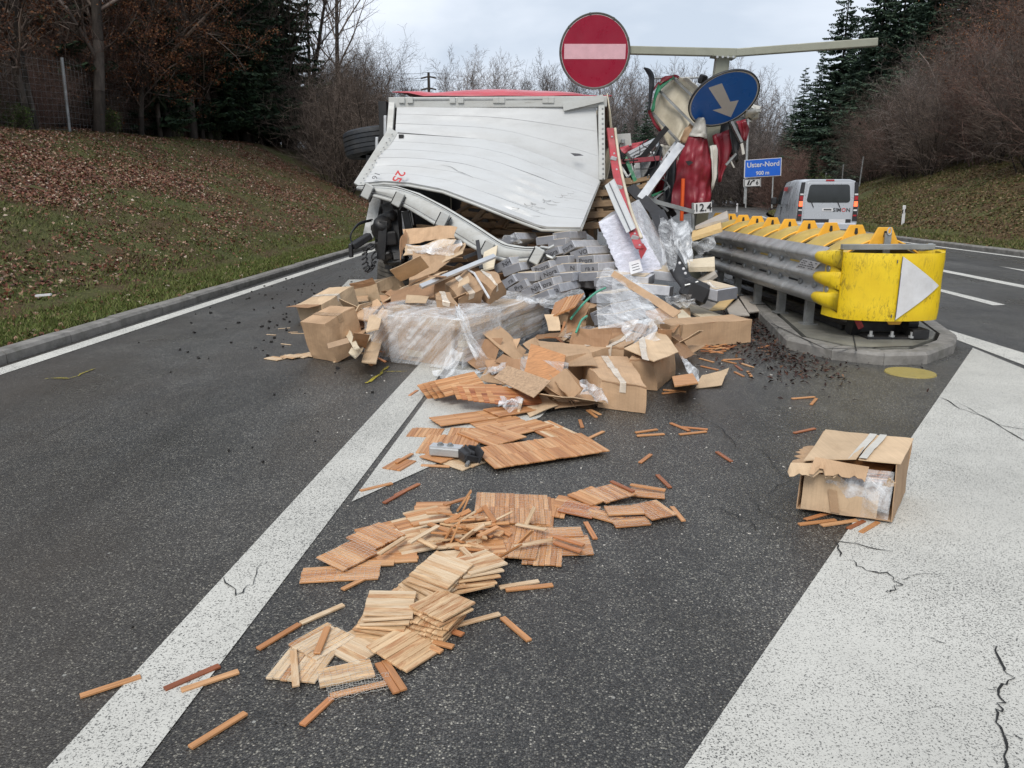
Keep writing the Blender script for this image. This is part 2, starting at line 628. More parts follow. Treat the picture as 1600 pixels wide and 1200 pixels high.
def film(name, base_alpha=0.10, streak_alpha=0.8, wd=(0.8, 0.3, -0.5), across=17, along=1.3, tint=(0.84, 0.86, 0.88), bstr=0.35, cloud=0.45):
    """stretch wrap: clear film with milky streaks along the pull direction wd"""
    m, nt, N, L, b = nodes_of(name)
    co = coords(nt, 'World')
    w = V(wd).normalized()

    def vm(op, a, b_):
        n = nt.nodes.new('ShaderNodeVectorMath')
        n.operation = op
        for i, x in enumerate((a, b_)):
            if isinstance(x, tuple): n.inputs[i].default_value = x
            else: L.new(x, n.inputs[i])
        return n
    s_ = vm('DOT_PRODUCT', co, tuple(w)).outputs['Value']
    cb = nt.nodes.new('ShaderNodeCombineXYZ')
    for i in range(3): L.new(mathn(nt, 'MULTIPLY', s_, w[i]), cb.inputs[i])
    par = cb.outputs[0]
    perp = vm('SUBTRACT', co, par).outputs[0]
    v = vm('ADD', vm('MULTIPLY', perp, (across,) * 3).outputs[0], vm('MULTIPLY', par, (along,) * 3).outputs[0]).outputs[0]
    n1 = noise_n(nt, v, 1.0, 5, 0.6, 0.1)
    n2 = noise_n(nt, co, 3.2, 5, 0.6, 1.0)
    n3 = noise_n(nt, v, 2.6, 3, 0.5, 0.0)
    rid = mathn(nt, 'SUBTRACT', 1.0, mathn(nt, 'MULTIPLY', mathn(nt, 'ABSOLUTE', mathn(nt, 'SUBTRACT', n3, 0.5)), 9.0), None, True)
    a = mathn(nt, 'ADD', mathn(nt, 'MULTIPLY', n1, 1 - cloud), mathn(nt, 'MULTIPLY', n2, cloud))
    f = ramp(nt, a, [(0.40, base_alpha), (0.52, base_alpha + (streak_alpha - base_alpha) * 0.35), (0.64, streak_alpha)])
    f = mathn(nt, 'ADD', f, mathn(nt, 'MULTIPLY', rid, 0.16), None, True)
    L.new(f, b.inputs['Alpha'])
    b.inputs['Base Color'].default_value = (*tint, 1)
    b.inputs['Roughness'].default_value = 0.2
    b.inputs['Specular IOR Level'].default_value = 0.7
    bump(nt, b, mathn(nt, 'ADD', n1, mathn(nt, 'MULTIPLY', n3, 0.3)), bstr * 0.6, 0.02)
    return m


def dirty_panel(name, col, dirt=(0.3, 0.28, 0.25), amt=0.45, rough=0.4, metal=0.0):
    m, nt, N, L, b = nodes_of(name)
    v = coords(nt, 'Object')
    n = noise_n(nt, coords(nt, 'Object', (0.8, 3, 3)), 2.2, 7, 0.7, 0.3)
    n2 = noise_n(nt, v, 26, 5, 0.7)
    n3 = noise_n(nt, coords(nt, 'Object', (2, 40, 40), False, (0, 0, 0.3)), 0.8, 3, 0.6, 0.5)
    f = mathn(nt, 'MULTIPLY', ramp(nt, n, [(0.42, 0.0), (0.75, 1.0)]), amt)
    c = mixc(nt, f, col, dirt)
    c = mixc(nt, mathn(nt, 'MULTIPLY', ramp(nt, n2, [(0.62, 0.0), (0.74, 1.0)]), amt * 0.6), c, tuple(x * 0.5 for x in dirt))
    c = mixc(nt, mathn(nt, 'MULTIPLY', ramp(nt, n3, [(0.70, 0.0), (0.73, 1.0)]), amt), c, tuple(x * 0.6 for x in dirt))
    L.new(c, b.inputs['Base Color'])
    L.new(ramp(nt, n, [(0.3, rough - 0.1), (0.7, rough + 0.2)]), b.inputs['Roughness'])
    b.inputs['Metallic'].default_value = metal
    bump(nt, b, noise_n(nt, v, 7, 4), 0.15, 0.02)
    return m


MT['asphalt'] = asphalt()
MT['paint'] = paint('road_paint', (0.63, 0.62, 0.57), wear=0.5)
MT['paint_worn'] = paint('road_paint_worn', (0.56, 0.55, 0.505), wear=0.62, scale=150)
MT['paint_hatch'] = paint('road_paint_hatch', (0.56, 0.55, 0.505), wear=0.52, scale=165)
MT['yellow_spray'] = paint('yellow_spray_paint', (0.55, 0.45, 0.03), wear=1.3)
MT['soil'] = bank_soil()
MT['kerb'] = mk('kerb_concrete', (0.20, 0.19, 0.175), 0.8, 0.3, 7, (0.07, 0.07, 0.05), 0.6, 4, bmp=0.5, bscale=70)
MT['concrete'] = mk('island_concrete', (0.17, 0.165, 0.14), 0.55, 0.3, 3, (0.05, 0.047, 0.04), 0.8, 1.6, bmp=0.35, bscale=80)
MT['leaf_litter'] = island_mat('leaf_litter', [(0, (0.045, 0.016, 0.011)), (0.3, (0.125, 0.034, 0.020)), (0.55, (0.17, 0.060, 0.033)), (0.75, (0.22, 0.115, 0.066)),
                                               (0.92, (0.31, 0.21, 0.14)), (1, (0.46, 0.38, 0.31))], 0.55, 0.4)
MT['dry_litter'] = island_mat('dry_litter', [(0, (0.05, 0.026, 0.013)), (0.4, (0.10, 0.056, 0.026)), (0.8, (0.15, 0.095, 0.045)), (1, (0.27, 0.20, 0.12))], 0.7, 0.3)
MT['grass'] = island_mat('bank_grass', [(0, (0.045, 0.058, 0.015)), (0.5, (0.085, 0.102, 0.026)), (0.8, (0.125, 0.130, 0.040)), (1, (0.20, 0.175, 0.08))], 0.7, 0.25)
MT['grass_bright'] = island_mat('kerb_grass', [(0, (0.055, 0.080, 0.016)), (0.6, (0.105, 0.135, 0.030)), (1, (0.17, 0.18, 0.06))], 0.7, 0.25)
MT['mulch'] = island_mat('bark_mulch', [(0, (0.012, 0.007, 0.006)), (0.5, (0.035, 0.015, 0.011)), (0.9, (0.07, 0.028, 0.018)), (1, (0.2, 0.11, 0.06))], 0.6, 0.35)
MT['bark_dark'] = bark('dark_bark', (0.026, 0.022, 0.019), (0.066, 0.055, 0.047))
MT['bark_grey'] = bark('grey_bark', (0.06, 0.052, 0.047), (0.13, 0.112, 0.10))
MT['twig'] = bark('bare_twigs', (0.090, 0.070, 0.058), (0.175, 0.138, 0.115))
MT['twig_red'] = bark('reddish_twigs', (0.110, 0.068, 0.057), (0.20, 0.130, 0.108))
MT['twig_grey'] = bark('grey_twigs', (0.120, 0.102, 0.095), (0.21, 0.18, 0.165))  # own grey of bare twigs; its paleness also stands in for haze on far trees
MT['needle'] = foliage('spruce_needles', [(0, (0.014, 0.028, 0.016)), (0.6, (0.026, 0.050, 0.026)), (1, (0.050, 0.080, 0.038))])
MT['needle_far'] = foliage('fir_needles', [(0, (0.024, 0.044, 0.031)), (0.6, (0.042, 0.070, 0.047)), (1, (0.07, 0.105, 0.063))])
MT['brown_leaf'] = foliage('withered_leaves', [(0, (0.055, 0.020, 0.011)), (0.5, (0.12, 0.045, 0.020)), (0.85, (0.19, 0.082, 0.034)), (1, (0.26, 0.14, 0.07))])
MT['green_leaf'] = foliage('evergreen_leaves', [(0, (0.022, 0.040, 0.010)), (0.6, (0.05, 0.085, 0.02)), (1, (0.11, 0.15, 0.04))])
MT['galv'] = mk('galvanised_steel', (0.44, 0.45, 0.45), 0.42, 0.22, 5, (0.24, 0.23, 0.21), 0.5, 3, metal=0.55, bmp=0.1)
MT['galv_dull'] = mk('dull_galvanised_steel', (0.30, 0.31, 0.31), 0.5, 0.25, 5, (0.10, 0.09, 0.08), 0.6, 3, metal=0.55, bmp=0.15)
MT['alu'] = mk('aluminium', (0.62, 0.63, 0.64), 0.45, 0.2, 4, (0.2, 0.19, 0.18), 0.5, 4, metal=0.7, bmp=0.08)
MT['zinc_green'] = mk('olive_painted_steel', (0.27, 0.275, 0.22), 0.5, 0.18, 3, (0.12, 0.12, 0.09), 0.5, 3, metal=0.1)
MT['black'] = mk('black_steel', (0.012, 0.012, 0.013), 0.5, 0.4, 8, (0.05, 0.043, 0.036), 0.5, 5, bmp=0.3)
MT['rubber'] = mk('tyre_rubber', (0.014, 0.017, 0.022), 0.6, 0.3, 6, (0.06, 0.055, 0.048), 0.5, 4, bmp=0.3)
MT['rubber_muddy'] = mk('muddy_tyre_rubber', (0.060, 0.054, 0.046), 0.7, 0.3, 6, (0.15, 0.13, 0.10), 0.6, 3, bmp=0.3)
MT['white_panel'] = dirty_panel('white_lacquered_planks', (0.50, 0.512, 0.515), (0.30, 0.29, 0.275), 0.28)
MT['white_edge'] = dirty_panel('white_edge_profile', (0.48, 0.49, 0.475), (0.30, 0.28, 0.24), 0.6)
MT['gap'] = mk('dark_gap', (0.02, 0.02, 0.02), 0.8, 0.1)
MT['red_tarp'] = mk('red_tarpaulin', (0.22, 0.014, 0.026), 0.42, 0.22, 4, (0.10, 0.02, 0.02), 0.6, 3, bmp=0.2, bscale=9)
MT['red_top'] = mk('faded_red_tarpaulin', (0.46, 0.075, 0.095), 0.4, 0.18, 3, (0.5, 0.3, 0.3), 0.4, 2, bmp=0.2, bscale=6)
MT['red_steel'] = mk('red_painted_steel', (0.40, 0.050, 0.060), 0.45, 0.2, 5, (0.16, 0.05, 0.05), 0.6, 6, bmp=0.1)
MT['cream_tarp'] = mk('cream_tarpaulin', (0.56, 0.51, 0.40), 0.55, 0.16, 3, (0.33, 0.29, 0.21), 0.6, 2.5, bmp=0.2, bscale=8)
MT['white_tarp'] = mk('off_white_tarpaulin', (0.55, 0.53, 0.48), 0.5, 0.15, 4, (0.3, 0.28, 0.25), 0.6, 4, bmp=0.2, bscale=10)
MT['green_band'] = mk('green_webbing', (0.018, 0.16, 0.075), 0.6, 0.2, 7, (0.01, 0.05, 0.03), 0.5, 6)


def scuffed_yellow():
    m, nt, N, L, b = nodes_of('yellow_moulding')
    v = coords(nt, 'World')
    n = noise_n(nt, v, 3, 5, 0.6)
    c = ramp(nt, n, [(0.3, (0.66, 0.44, 0.006)), (0.7, (0.78, 0.56, 0.014))])
    sc_ = noise_n(nt, coords(nt, 'World', (26, 26, 9), False, (0, 0.35, 0)), 1.0, 6, 0.75, 1.5)
    big = noise_n(nt, v, 4.5, 4, 0.6)
    f = mathn(nt, 'MULTIPLY', ramp(nt, sc_, [(0.50, 0.0), (0.60, 1.0)]), ramp(nt, big, [(0.42, 0.0), (0.62, 0.75)]))
    c = mixc(nt, f, c, (0.20, 0.13, 0.010))
    run = noise_n(nt, coords(nt, 'World', (34, 34, 1.5)), 1.0, 4, 0.6)
    c = mixc(nt, ramp(nt, run, [(0.60, 0.0), (0.75, 0.45)]), c, (0.33, 0.22, 0.02))
    L.new(c, b.inputs['Base Color'])
    L.new(ramp(nt, sc_, [(0.3, 0.32), (0.7, 0.55)]), b.inputs['Roughness'])
    bump(nt, b, n, 0.1, 0.01)
    return m


MT['yellow'] = scuffed_yellow()
MT['orange'] = mk('orange_yellow_plate', (0.78, 0.40, 0.035), 0.5, 0.10, 5, (0.5, 0.25, 0.03), 0.4, 6, bmp=0.1)
MT['ochre_bag'] = mk('ochre_bag', (0.44, 0.31, 0.075), 0.6, 0.2, 4, (0.30, 0.20, 0.05), 0.6, 5, bmp=0.3, bscale=14)
MT['white'] = mk('white_sheeting', (0.62, 0.62, 0.63), 0.4, 0.06, 8, (0.4, 0.38, 0.36), 0.35, 6, bmp=0.05)
MT['sign_white'] = mk('sign_white', (0.60, 0.60, 0.60), 0.42, 0.06, 8, bmp=0.03)
MT['sign_cream'] = mk('sign_greyish_white', (0.62, 0.60, 0.60), 0.45, 0.06, 6, bmp=0.03)
MT['sign_red'] = mk('sign_red', (0.27, 0.003, 0.026), 0.36, 0.06, 3, bmp=0.03)
MT['sign_pink'] = mk('weathered_white_bar', (0.66, 0.40, 0.44), 0.45, 0.08, 9, bmp=0.03)
MT['sign_blue'] = mk('sign_blue', (0.008, 0.125, 0.50), 0.36, 0.06, 3, bmp=0.03)
MT['sign_blue_far'] = mk('motorway_sign_blue', (0.022, 0.13, 0.60), 0.4, 0.05, 3, bmp=0.02)
MT['sign_back'] = mk('sign_rim', (0.10, 0.10, 0.09), 0.5, 0.2, 5, metal=0.3)
MT['ink'] = mk('black_print', (0.018, 0.018, 0.020), 0.5, 0.1, 5, bmp=0.0)
MT['ink_grey'] = mk('grey_print', (0.09, 0.09, 0.10), 0.6, 0.1, 5, bmp=0.0)
MT['ink_red'] = mk('red_print', (0.45, 0.03, 0.03), 0.5, 0.1, 5, bmp=0.0)
MT['card'] = cardboard('brown_cardboard', (0.46, 0.305, 0.185))
MT['card_light'] = cardboard('light_cardboard', (0.58, 0.425, 0.275), 0.3)
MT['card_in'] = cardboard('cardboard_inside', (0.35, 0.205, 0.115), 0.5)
MT['tape'] = mk('clear_parcel_tape', (0.62, 0.55, 0.46), 0.22, 0.2, 9, (0.42, 0.3, 0.19), 0.6, 7, bmp=0.3)
MT['tape_brown'] = mk('brown_parcel_tape', (0.36, 0.24, 0.145), 0.25, 0.1, 9, bmp=0.2)
MT['pack_end'] = mk('grey_pack_end', (0.185, 0.19, 0.21), 0.5, 0.12, 12, (0.2, 0.2, 0.21), 0.5, 9, bmp=0.2)
MT['pack_side'] = mk('grey_pack_side', (0.48, 0.49, 0.52), 0.4, 0.18, 10, (0.36, 0.36, 0.38), 0.5, 6, bmp=0.35, bscale=20)
MT['pack_top'] = mk('pack_wood_face', (0.56, 0.46, 0.33), 0.5, 0.12, 8, (0.5, 0.4, 0.28), 0.4, 6, stretch=(1, 8, 8))
MT['board_pale'] = mk('pale_board', (0.66, 0.57, 0.42), 0.5, 0.12, 6, (0.52, 0.38, 0.22), 0.4, 5, stretch=(1, 9, 9))
MT['board_grey'] = mk('grey_board', (0.44, 0.40, 0.35), 0.55, 0.12, 6, (0.3, 0.27, 0.23), 0.5, 4)
MT['board_yellow'] = mk('yellow_pine_board', (0.66, 0.47, 0.22), 0.5, 0.15, 6, (0.55, 0.33, 0.13), 0.5, 5, stretch=(1, 9, 9))
MT['chipboard'] = mk('speckled_fibreboard', (0.42, 0.28, 0.17), 0.65, 0.22, 60, (0.15, 0.09, 0.05), 0.7, 40, bmp=0.2)
MT['pallet'] = mk('pallet_wood', (0.20, 0.13, 0.07), 0.7, 0.25, 5, (0.14, 0.09, 0.05), 0.6, 4, stretch=(1, 6, 6))
W_ORANGE = [(0, (0.38, 0.165, 0.065)), (0.35, (0.47, 0.222, 0.090)), (0.7, (0.53, 0.27, 0.12)), (1, (0.59, 0.34, 0.17))]
W_PALE = [(0, (0.46, 0.285, 0.15)), (0.4, (0.56, 0.39, 0.23)), (0.8, (0.62, 0.475, 0.32)), (1, (0.50, 0.29, 0.14))]
W_STAIN = [(0, (0.56, 0.36, 0.19)), (0.5, (0.66, 0.47, 0.28)), (1, (0.60, 0.40, 0.22))]
W_RED = [(0, (0.24, 0.075, 0.032)), (0.5, (0.40, 0.155, 0.062)), (1, (0.50, 0.22, 0.09))]
MT['w_orange'] = wood('oiled_parquet', W_ORANGE, 0.42)
MT['w_pale'] = wood('raw_parquet', W_PALE, 0.6, 0.22, (0.62, 0.49, 0.34))
MT['w_stain'] = wood('stained_raw_parquet', W_STAIN, 0.5, 0.25, (0.36, 0.16, 0.065))
MT['w_red'] = wood('red_parquet', W_RED, 0.42)
MT['film'] = film('stretch_wrap', 0.05, 0.46, (0.7, -0.5, -0.6), cloud=0.35)
MT['film_milky'] = film('milky_stretch_wrap', 0.10, 0.66, (0.5, 0.6, 0.5), cloud=0.4)
MT['film_left'] = film('load_wrap', 0.03, 0.46, (0.62, -0.33, 0.71), 16, 0.6, cloud=0.3)
MT['film_right'] = film('tight_load_wrap', 0.10, 0.75, (0.47, 0.88, 0.05), 20, 0.6, cloud=0.25)
MT['film_lilac'] = film('lilac_stretch_wrap', 0.42, 0.92, (0.8, -0.1, 0.5), 24, 2.0, (0.70, 0.71, 0.80), 0.5)
MT['foam'] = mk('white_foam_scrap', (0.74, 0.73, 0.71), 0.7, 0.08, 20, bmp=0.6, bscale=40)
MT['net'] = mk('white_netting', (0.62, 0.60, 0.55), 0.6, 0.1, 5, bmp=0)
MT['strap_green'] = mk('green_strapping', (0.06, 0.30, 0.20), 0.35, 0.1, 5, bmp=0)
MT['stake'] = mk('orange_stake', (0.66, 0.090, 0.012), 0.5, 0.1, 5, bmp=0.05)
MT['van_silver'] = mk('silver_van_paint', (0.50, 0.52, 0.55), 0.32, 0.03, 2, (0.40, 0.40, 0.40), 0.15, 2, metal=0.35, bmp=0.02, coat=0.3)
MT['glass'] = mk('dark_glass', (0.02, 0.024, 0.026), 0.08, 0.2, 2, bmp=0.0, spec=0.7, rv=0.03)
MT['plastic'] = mk('black_plastic', (0.022, 0.022, 0.024), 0.5, 0.2, 5, bmp=0.1)


def lamp_mat(name, col, e):
    m, nt, N, L, b = nodes_of(name)
    v = coords(nt, 'Object')
    c = ramp(nt, noise_n(nt, v, 9, 2), [(0.3, tuple(x * 0.8 for x in col)), (0.7, col)])
    L.new(c, b.inputs['Base Color'])
    L.new(c, b.inputs['Emission Color'])
    b.inputs['Emission Strength'].default_value = e
    b.inputs['Roughness'].default_value = 0.25
    return m


MT['brake'] = lamp_mat('lit_tail_lamp', (0.9, 0.11, 0.04), 1.6)
MT['lens_red'] = mk('red_lens', (0.35, 0.015, 0.02), 0.25, 0.1, 6, bmp=0)
MT['lens_white'] = mk('clear_lens', (0.62, 0.62, 0.62), 0.25, 0.1, 6, bmp=0)
# ------------------------------------------------------------------ terrain
def Lk(y):
    return -4.717 + 0.0436 * (y - 6.905)


def Rk(y):
    return 12.75 + 0.0046 * max(0.0, y - 22.0) ** 2


def z_left(s, y):
    if s <= 0: return 0.10
    z = 0.10 + (0.10 * min(s, 1.0) + 0.47 * max(0, min(s, 8.0) - 1.0) + 0.17 * max(0, s - 8.0)) * max(0.7, min(1.05, 0.62 + 0.0115 * y))
    return z + mnoise.noise(V((s * 0.7, y * 0.5, 2.0))) * 0.10 * min(1.0, s * 0.5) + mnoise.noise(V((s * 2.5, y * 2.0, 8.0))) * 0.035 * min(1.0, s)


def z_right(s, y):
    if s <= 0: return 0.10
    k = 1.0 if y < 45 else max(0.55, 1.0 - (y - 45) * 0.012)
    z = 0.10 + 0.07 * min(s, 1.3) + k * (0.42 * max(0, min(s, 7.0) - 1.3) + 0.52 * max(0, min(s, 32.0) - 7.0))
    return z + mnoise.noise(V((s * 0.7, y * 0.5, 12.0))) * 0.12 * min(1.0, s * 0.5) + mnoise.noise(V((s * 2.3, y * 2.0, 18.0))) * 0.035 * min(1.0, s)


def pt_left(s, y):
    return V((Lk(y) - 0.17 - s, y, z_left(s, y)))


def pt_right(s, y):
    return V((Rk(y) + 0.17 + s, y, z_right(s, y)))


MB().box((0, 300, -1.0), (1600, 1600, 0.3)).build('ground', MT['soil'])['kind'] = 'structure'

ys = [-4 + 0.75 * i for i in range(60)] + [41 + 3.0 * i for i in range(36)]
rows = []
for y in ys:
    a, b_ = Lk(y) - 0.02, Rk(y) + 0.02
    rows.append([V((a + (b_ - a) * k / 16, y, 0)) for k in range(17)])
road = MB().sheet([r[::-1] for r in rows][::-1]).build('road', MT['asphalt'])
if road.data.polygons[0].normal.z < 0: road.data.flip_normals()
tag(road, kind='structure')

ss = [0, 0.25, 0.5, 0.8, 1.2, 1.6, 2, 2.5, 3, 3.5, 4, 4.6, 5.2, 5.8, 6.4, 7, 7.6, 8.2, 9, 10, 12, 15, 19, 24, 30, 40]
ys2 = [1 + 0.6 * i for i in range(66)] + [41 + 3 * i for i in range(36)]
lb = MB().sheet([[pt_left(s, y) for s in ss] for y in ys2]).build('left_bank', MT['soil'], smooth=True)
rb = MB().sheet([[pt_right(s, y) for s in ss] for y in ys2]).build('right_bank', MT['soil'], smooth=True)
for o in (lb, rb):
    if sum(p.normal.z for p in o.data.polygons) < 0: o.data.flip_normals()
    tag(o, kind='structure')


def kerb_run(name, fn, y0, y1, side, step=1.0):
    root = empty(name, (0, 0, 0), kind='structure')
    prof = [(0, 0), (0, 0.085), (0.03, 0.115), (0.16, 0.12), (0.16, 0)]
    y = y0
    while y < y1:
        a, b_ = y + 0.005, y + step - 0.005
        m = MB()
        jx, jz = U(-0.006, 0.006), U(-0.005, 0.005)
        A = [V((fn(a) + side * (px_ + jx), a, z + (jz if z else -0.05))) for px_, z in prof]
        B = [V((fn(b_) + side * (px_ + jx), b_, z + (jz if z else -0.05))) for px_, z in prof]
        n = 5
        m.add(A + B, [tuple(range(n)), tuple(range(n, 2 * n))[::-1]] + [(i, n + i, n + (i + 1) % n, (i + 1) % n) for i in range(n)])
        o = m.build('kerb_stone', MT['kerb'], root)
        bm = bmesh.new(); bm.from_mesh(o.data); bmesh.ops.recalc_face_normals(bm, faces=bm.faces); bm.to_mesh(o.data); bm.free()
        y += step
    return root


kerb_run('left_kerb', Lk, 3.0, 34.0, -1)
kerb_run('right_kerb', Rk, 15.0, 44.0, 1)

# ------------------------------------------------------------------ road markings (4 mm sheets)
Z1 = 0.004


def flat(name, pts, mat, z=Z1, sub=1):
    pts = [V((p.x, p.y, z)) for p in pts]
    o = MB().add(pts, [tuple(range(len(pts)))]).build(name, mat)
    if o.data.polygons[0].normal.z < 0: o.data.flip_normals()
    return tag(o, kind='structure')


def ext(a, b_, t):
    return a + (b_ - a) * t


def strip(name, e0, e1, t0, t1, mat):
    """a band between two pixel lines e0=(p,q), e1=(p,q) on the ground, run on from t0 to t1"""
    A, B = g(*e0[0]), g(*e0[1])
    C, D = g(*e1[0]), g(*e1[1])
    n = 6
    L_ = [ext(A, B, t0 + (t1 - t0) * i / n) for i in range(n + 1)]
    R_ = [ext(C, D, t0 + (t1 - t0) * i / n) for i in range(n + 1)]
    return flat(name, L_ + R_[::-1], mat)


strip('edge_line', ((0, 575.5), (545, 401.5)), ((0, 586.5), (545, 405.5)), -0.35, 2.6, MT['paint'])
strip('gore_line', ((75, 1200), (655, 570)), ((222, 1200), (689, 584)), -0.12, 1.6, MT['paint_worn'])
flat('gore_stripe', [g(549, 785), g(668, 622), g(735, 545), g(930, 565), g(845, 652)], MT['paint_hatch'])
flat('gore_stripe', [g(505, 478), g(545, 437), g(640, 437), g(640, 470), g(585, 480)], MT['paint_hatch'])
q = [g(1070, 1200), g(1520, 544), g(1600, 577)]
e_l = (q[0] - q[1])
e_t = (q[2] - q[1])
flat('gore_stripe', [q[1], q[1] + e_l * 1.5, q[1] + e_l * 1.5 + V((6.5, -1.0, 0)), q[1] + e_t * 5.2], MT['paint_hatch'])
strip('lane_line', ((1388, 487), (1600, 552)), ((1388, 491), (1600, 571)), -0.05, 2.5, MT['paint'])
flat('lane_dash', [g(1466, 420), g(1600, 446), g(1640, 454), g(1640, 459), g(1600, 450.5), g(1466, 423.5)], MT['paint'])
flat('lane_dash', [g(1462, 450), g(1466, 455), g(1552, 477.5), g(1571, 476.5)], MT['paint'])
flat('lane_dash', [g(1560, 416), g(1640, 428), g(1640, 431), g(1600, 424)], MT['paint'])
yr = [14 + 2 * i for i in range(20)]
flat('edge_line', [V((Rk(y) - 0.42, y, 0)) for y in yr] + [V((Rk(y) - 0.24, y, 0)) for y in yr[::-1]], MT['paint'])


def ribbon(name, px, w, mat, z=0.008, jit=0.0, step=4):
    """thin crooked mark on the road through pixel points"""
    pts = []
    for (a, b_) in zip(px[:-1], px[1:]):
        for i in range(step):
            t = i / step
            pts.append(g(a[0] + (b_[0] - a[0]) * t, a[1] + (b_[1] - a[1]) * t) + V((U(-jit, jit), U(-jit, jit), 0)))
    pts.append(g(*px[-1]))
    L_, R_ = [], []
    for i, p in enumerate(pts):
        t = (pts[min(i + 1, len(pts) - 1)] - pts[max(i - 1, 0)]).normalized()
        n = V((-t.y, t.x, 0)) * w * (0.3 + 0.9 * rnd.random()) * (0.5 if i in (0, len(pts) - 1) else 1) / 2
        L_.append(p + n)
        R_.append(p - n)
    vs = [V((p.x, p.y, z)) for p in L_ + R_]
    n = len(L_)
    o = MB().add(vs, [(i, n + i, n + i + 1, i + 1) for i in range(n - 1)]).build(name, mat)
    if o.data.polygons[0].normal.z < 0: o.data.flip_normals()
    return tag(o, kind='structure')


CR = mk('tar_crack', (0.014, 0.014, 0.014), 0.9, 0.3, 8)
for px, w in [([(1557, 1012), (1568, 1045), (1582, 1060), (1560, 1080), (1566, 1105), (1556, 1118), (1568, 1150), (1572, 1185), (1570, 1230)], 0.010),
              ([(1568, 1150), (1598, 1158)], 0.006), ([(1560, 1080), (1540, 1078)], 0.005),
              ([(1306, 848), (1340, 852), (1395, 864)], 0.010), ([(1306, 848), (1312, 872)], 0.012),
              ([(1326, 876), (1345, 890), (1385, 898), (1405, 915), (1392, 925), (1387, 928)], 0.010), ([(1408, 907), (1430, 902), (1480, 898)], 0.005),
              ([(1452, 998), (1478, 1008)], 0.006), ([(1470, 622), (1500, 640), (1545, 655), (1600, 690)], 0.012), ([(1495, 630), (1560, 665), (1600, 672)], 0.010),
              ([(1116, 790), (1145, 806), (1170, 815), (1185, 830)], 0.010), ([(1180, 780), (1190, 800), (1225, 815), (1270, 815)], 0.008),
              ([(1190, 700), (1210, 730), (1235, 752), (1200, 770)], 0.008), ([(1090, 650), (1130, 672), (1150, 700)], 0.008),
              ([(345, 905), (372, 930), (392, 915), (410, 880)], 0.008), ([(0, 700), (60, 690), (150, 640)], 0.006)]:
    ribbon('road_crack', px, w * 0.75, CR, jit=0.012)
ribbon('spray_mark', [(573, 600), (590, 588), (607, 573)], 0.035, MT['yellow_spray'], jit=0.01)
ribbon('spray_mark', [(595, 582), (636, 581)], 0.02, MT['yellow_spray'], jit=0.01)
ribbon('spray_mark', [(72, 592), (110, 592), (148, 577)], 0.03, MT['yellow_spray'], jit=0.02)

# ------------------------------------------------------------------ traffic island
isl = empty('traffic_island', (0, 0, 0), kind='structure')
ring_px = [(1128, 440), (1186, 500), (1228, 545), (1298, 562), (1380, 571), (1448, 569), (1490, 552)]
outer = [V((2.75, 15.5, 0))] + [g(*p) for p in ring_px] + [g(1494, 540), g(1455, 512), g(1405, 492)]
outer.append(outer[-1] + V((-0.15, 6.5, 0)))
cen = sum(outer, V((0, 0, 0))) / len(outer)


def inset(poly, w):
    out = []
    n = len(poly)
    for i in range(n):
        a, b_, c = poly[i - 1], poly[i], poly[(i + 1) % n]
        n1 = (b_ - a).normalized(); n2 = (c - b_).normalized()
        m1 = V((-n1.y, n1.x, 0)); m2 = V((-n2.y, n2.x, 0))
        m = (m1 + m2)
        m = m / max(0.3, m.length_squared / 2)
        out.append(b_ + m * w)
    return out


inn = inset(outer, 0.16)
inn2 = inset(outer, 0.20)
for i in range(len(outer) - 1):
    a, b_, c, e = outer[i], outer[i + 1], inn[i + 1], inn[i]
    L_ = (b_ - a).length
    k = max(1, round(L_ / 0.7))
    for j in range(k):
        t0, t1 = j / k + 0.004, (j + 1) / k - 0.004
        A, B, C, D = ext(a, b_, t0), ext(a, b_, t1), ext(e, c, t1), ext(e, c, t0)
        up = V((0, 0, 0.115 + U(-0.004, 0.004)))
        lo = V((0, 0, -0.05))
        A2, B2 = ext(A, D, 0.14), ext(B, C, 0.14)
        m = MB().add([A + lo, B + lo, C + lo, D + lo, A + up * 0.75, B + up * 0.75, B2 + up, A2 + up, C + up, D + up],
                     [(3, 2, 1, 0), (0, 1, 5, 4), (4, 5, 6, 7), (7, 6, 8, 9), (2, 3, 9, 8), (1, 2, 8, 6, 5), (3, 0, 4, 7, 9)])
        m.build('kerb_stone', MT['kerb'], isl)
slab = [V((p.x, p.y, 0.0)) for p in inn2]
m = MB().prism(slab, V((0, 0, 0.122)))
m.build('concrete_slab', MT['concrete'], isl)
for (a, b_) in (((1205, 505), (1290, 545)), ((1290, 545), (1450, 540)), ((1330, 510), (1338, 548))):
    p, q_ = g(*a, 0.126), g(*b_, 0.126)
    MB().bar(p, q_, 0.012, 0.003).build('slab_joint', MT['gap'], isl)

MB().lathe([(0.001, 0.012), (0.19, 0.012), (0.205, 0.010), (0.21, 0.0)], g(1422, 583), n=40).build('manhole_cover', mk('yellow_cover', (0.30, 0.235, 0.065), 0.7, 0.2, 9, (0.13, 0.11, 0.05), 0.7, 9, bmp=0.5, bscale=40))
tag(bpy.data.objects['manhole_cover'], 'round flat yellowish cover in the asphalt before the traffic island', 'cover')


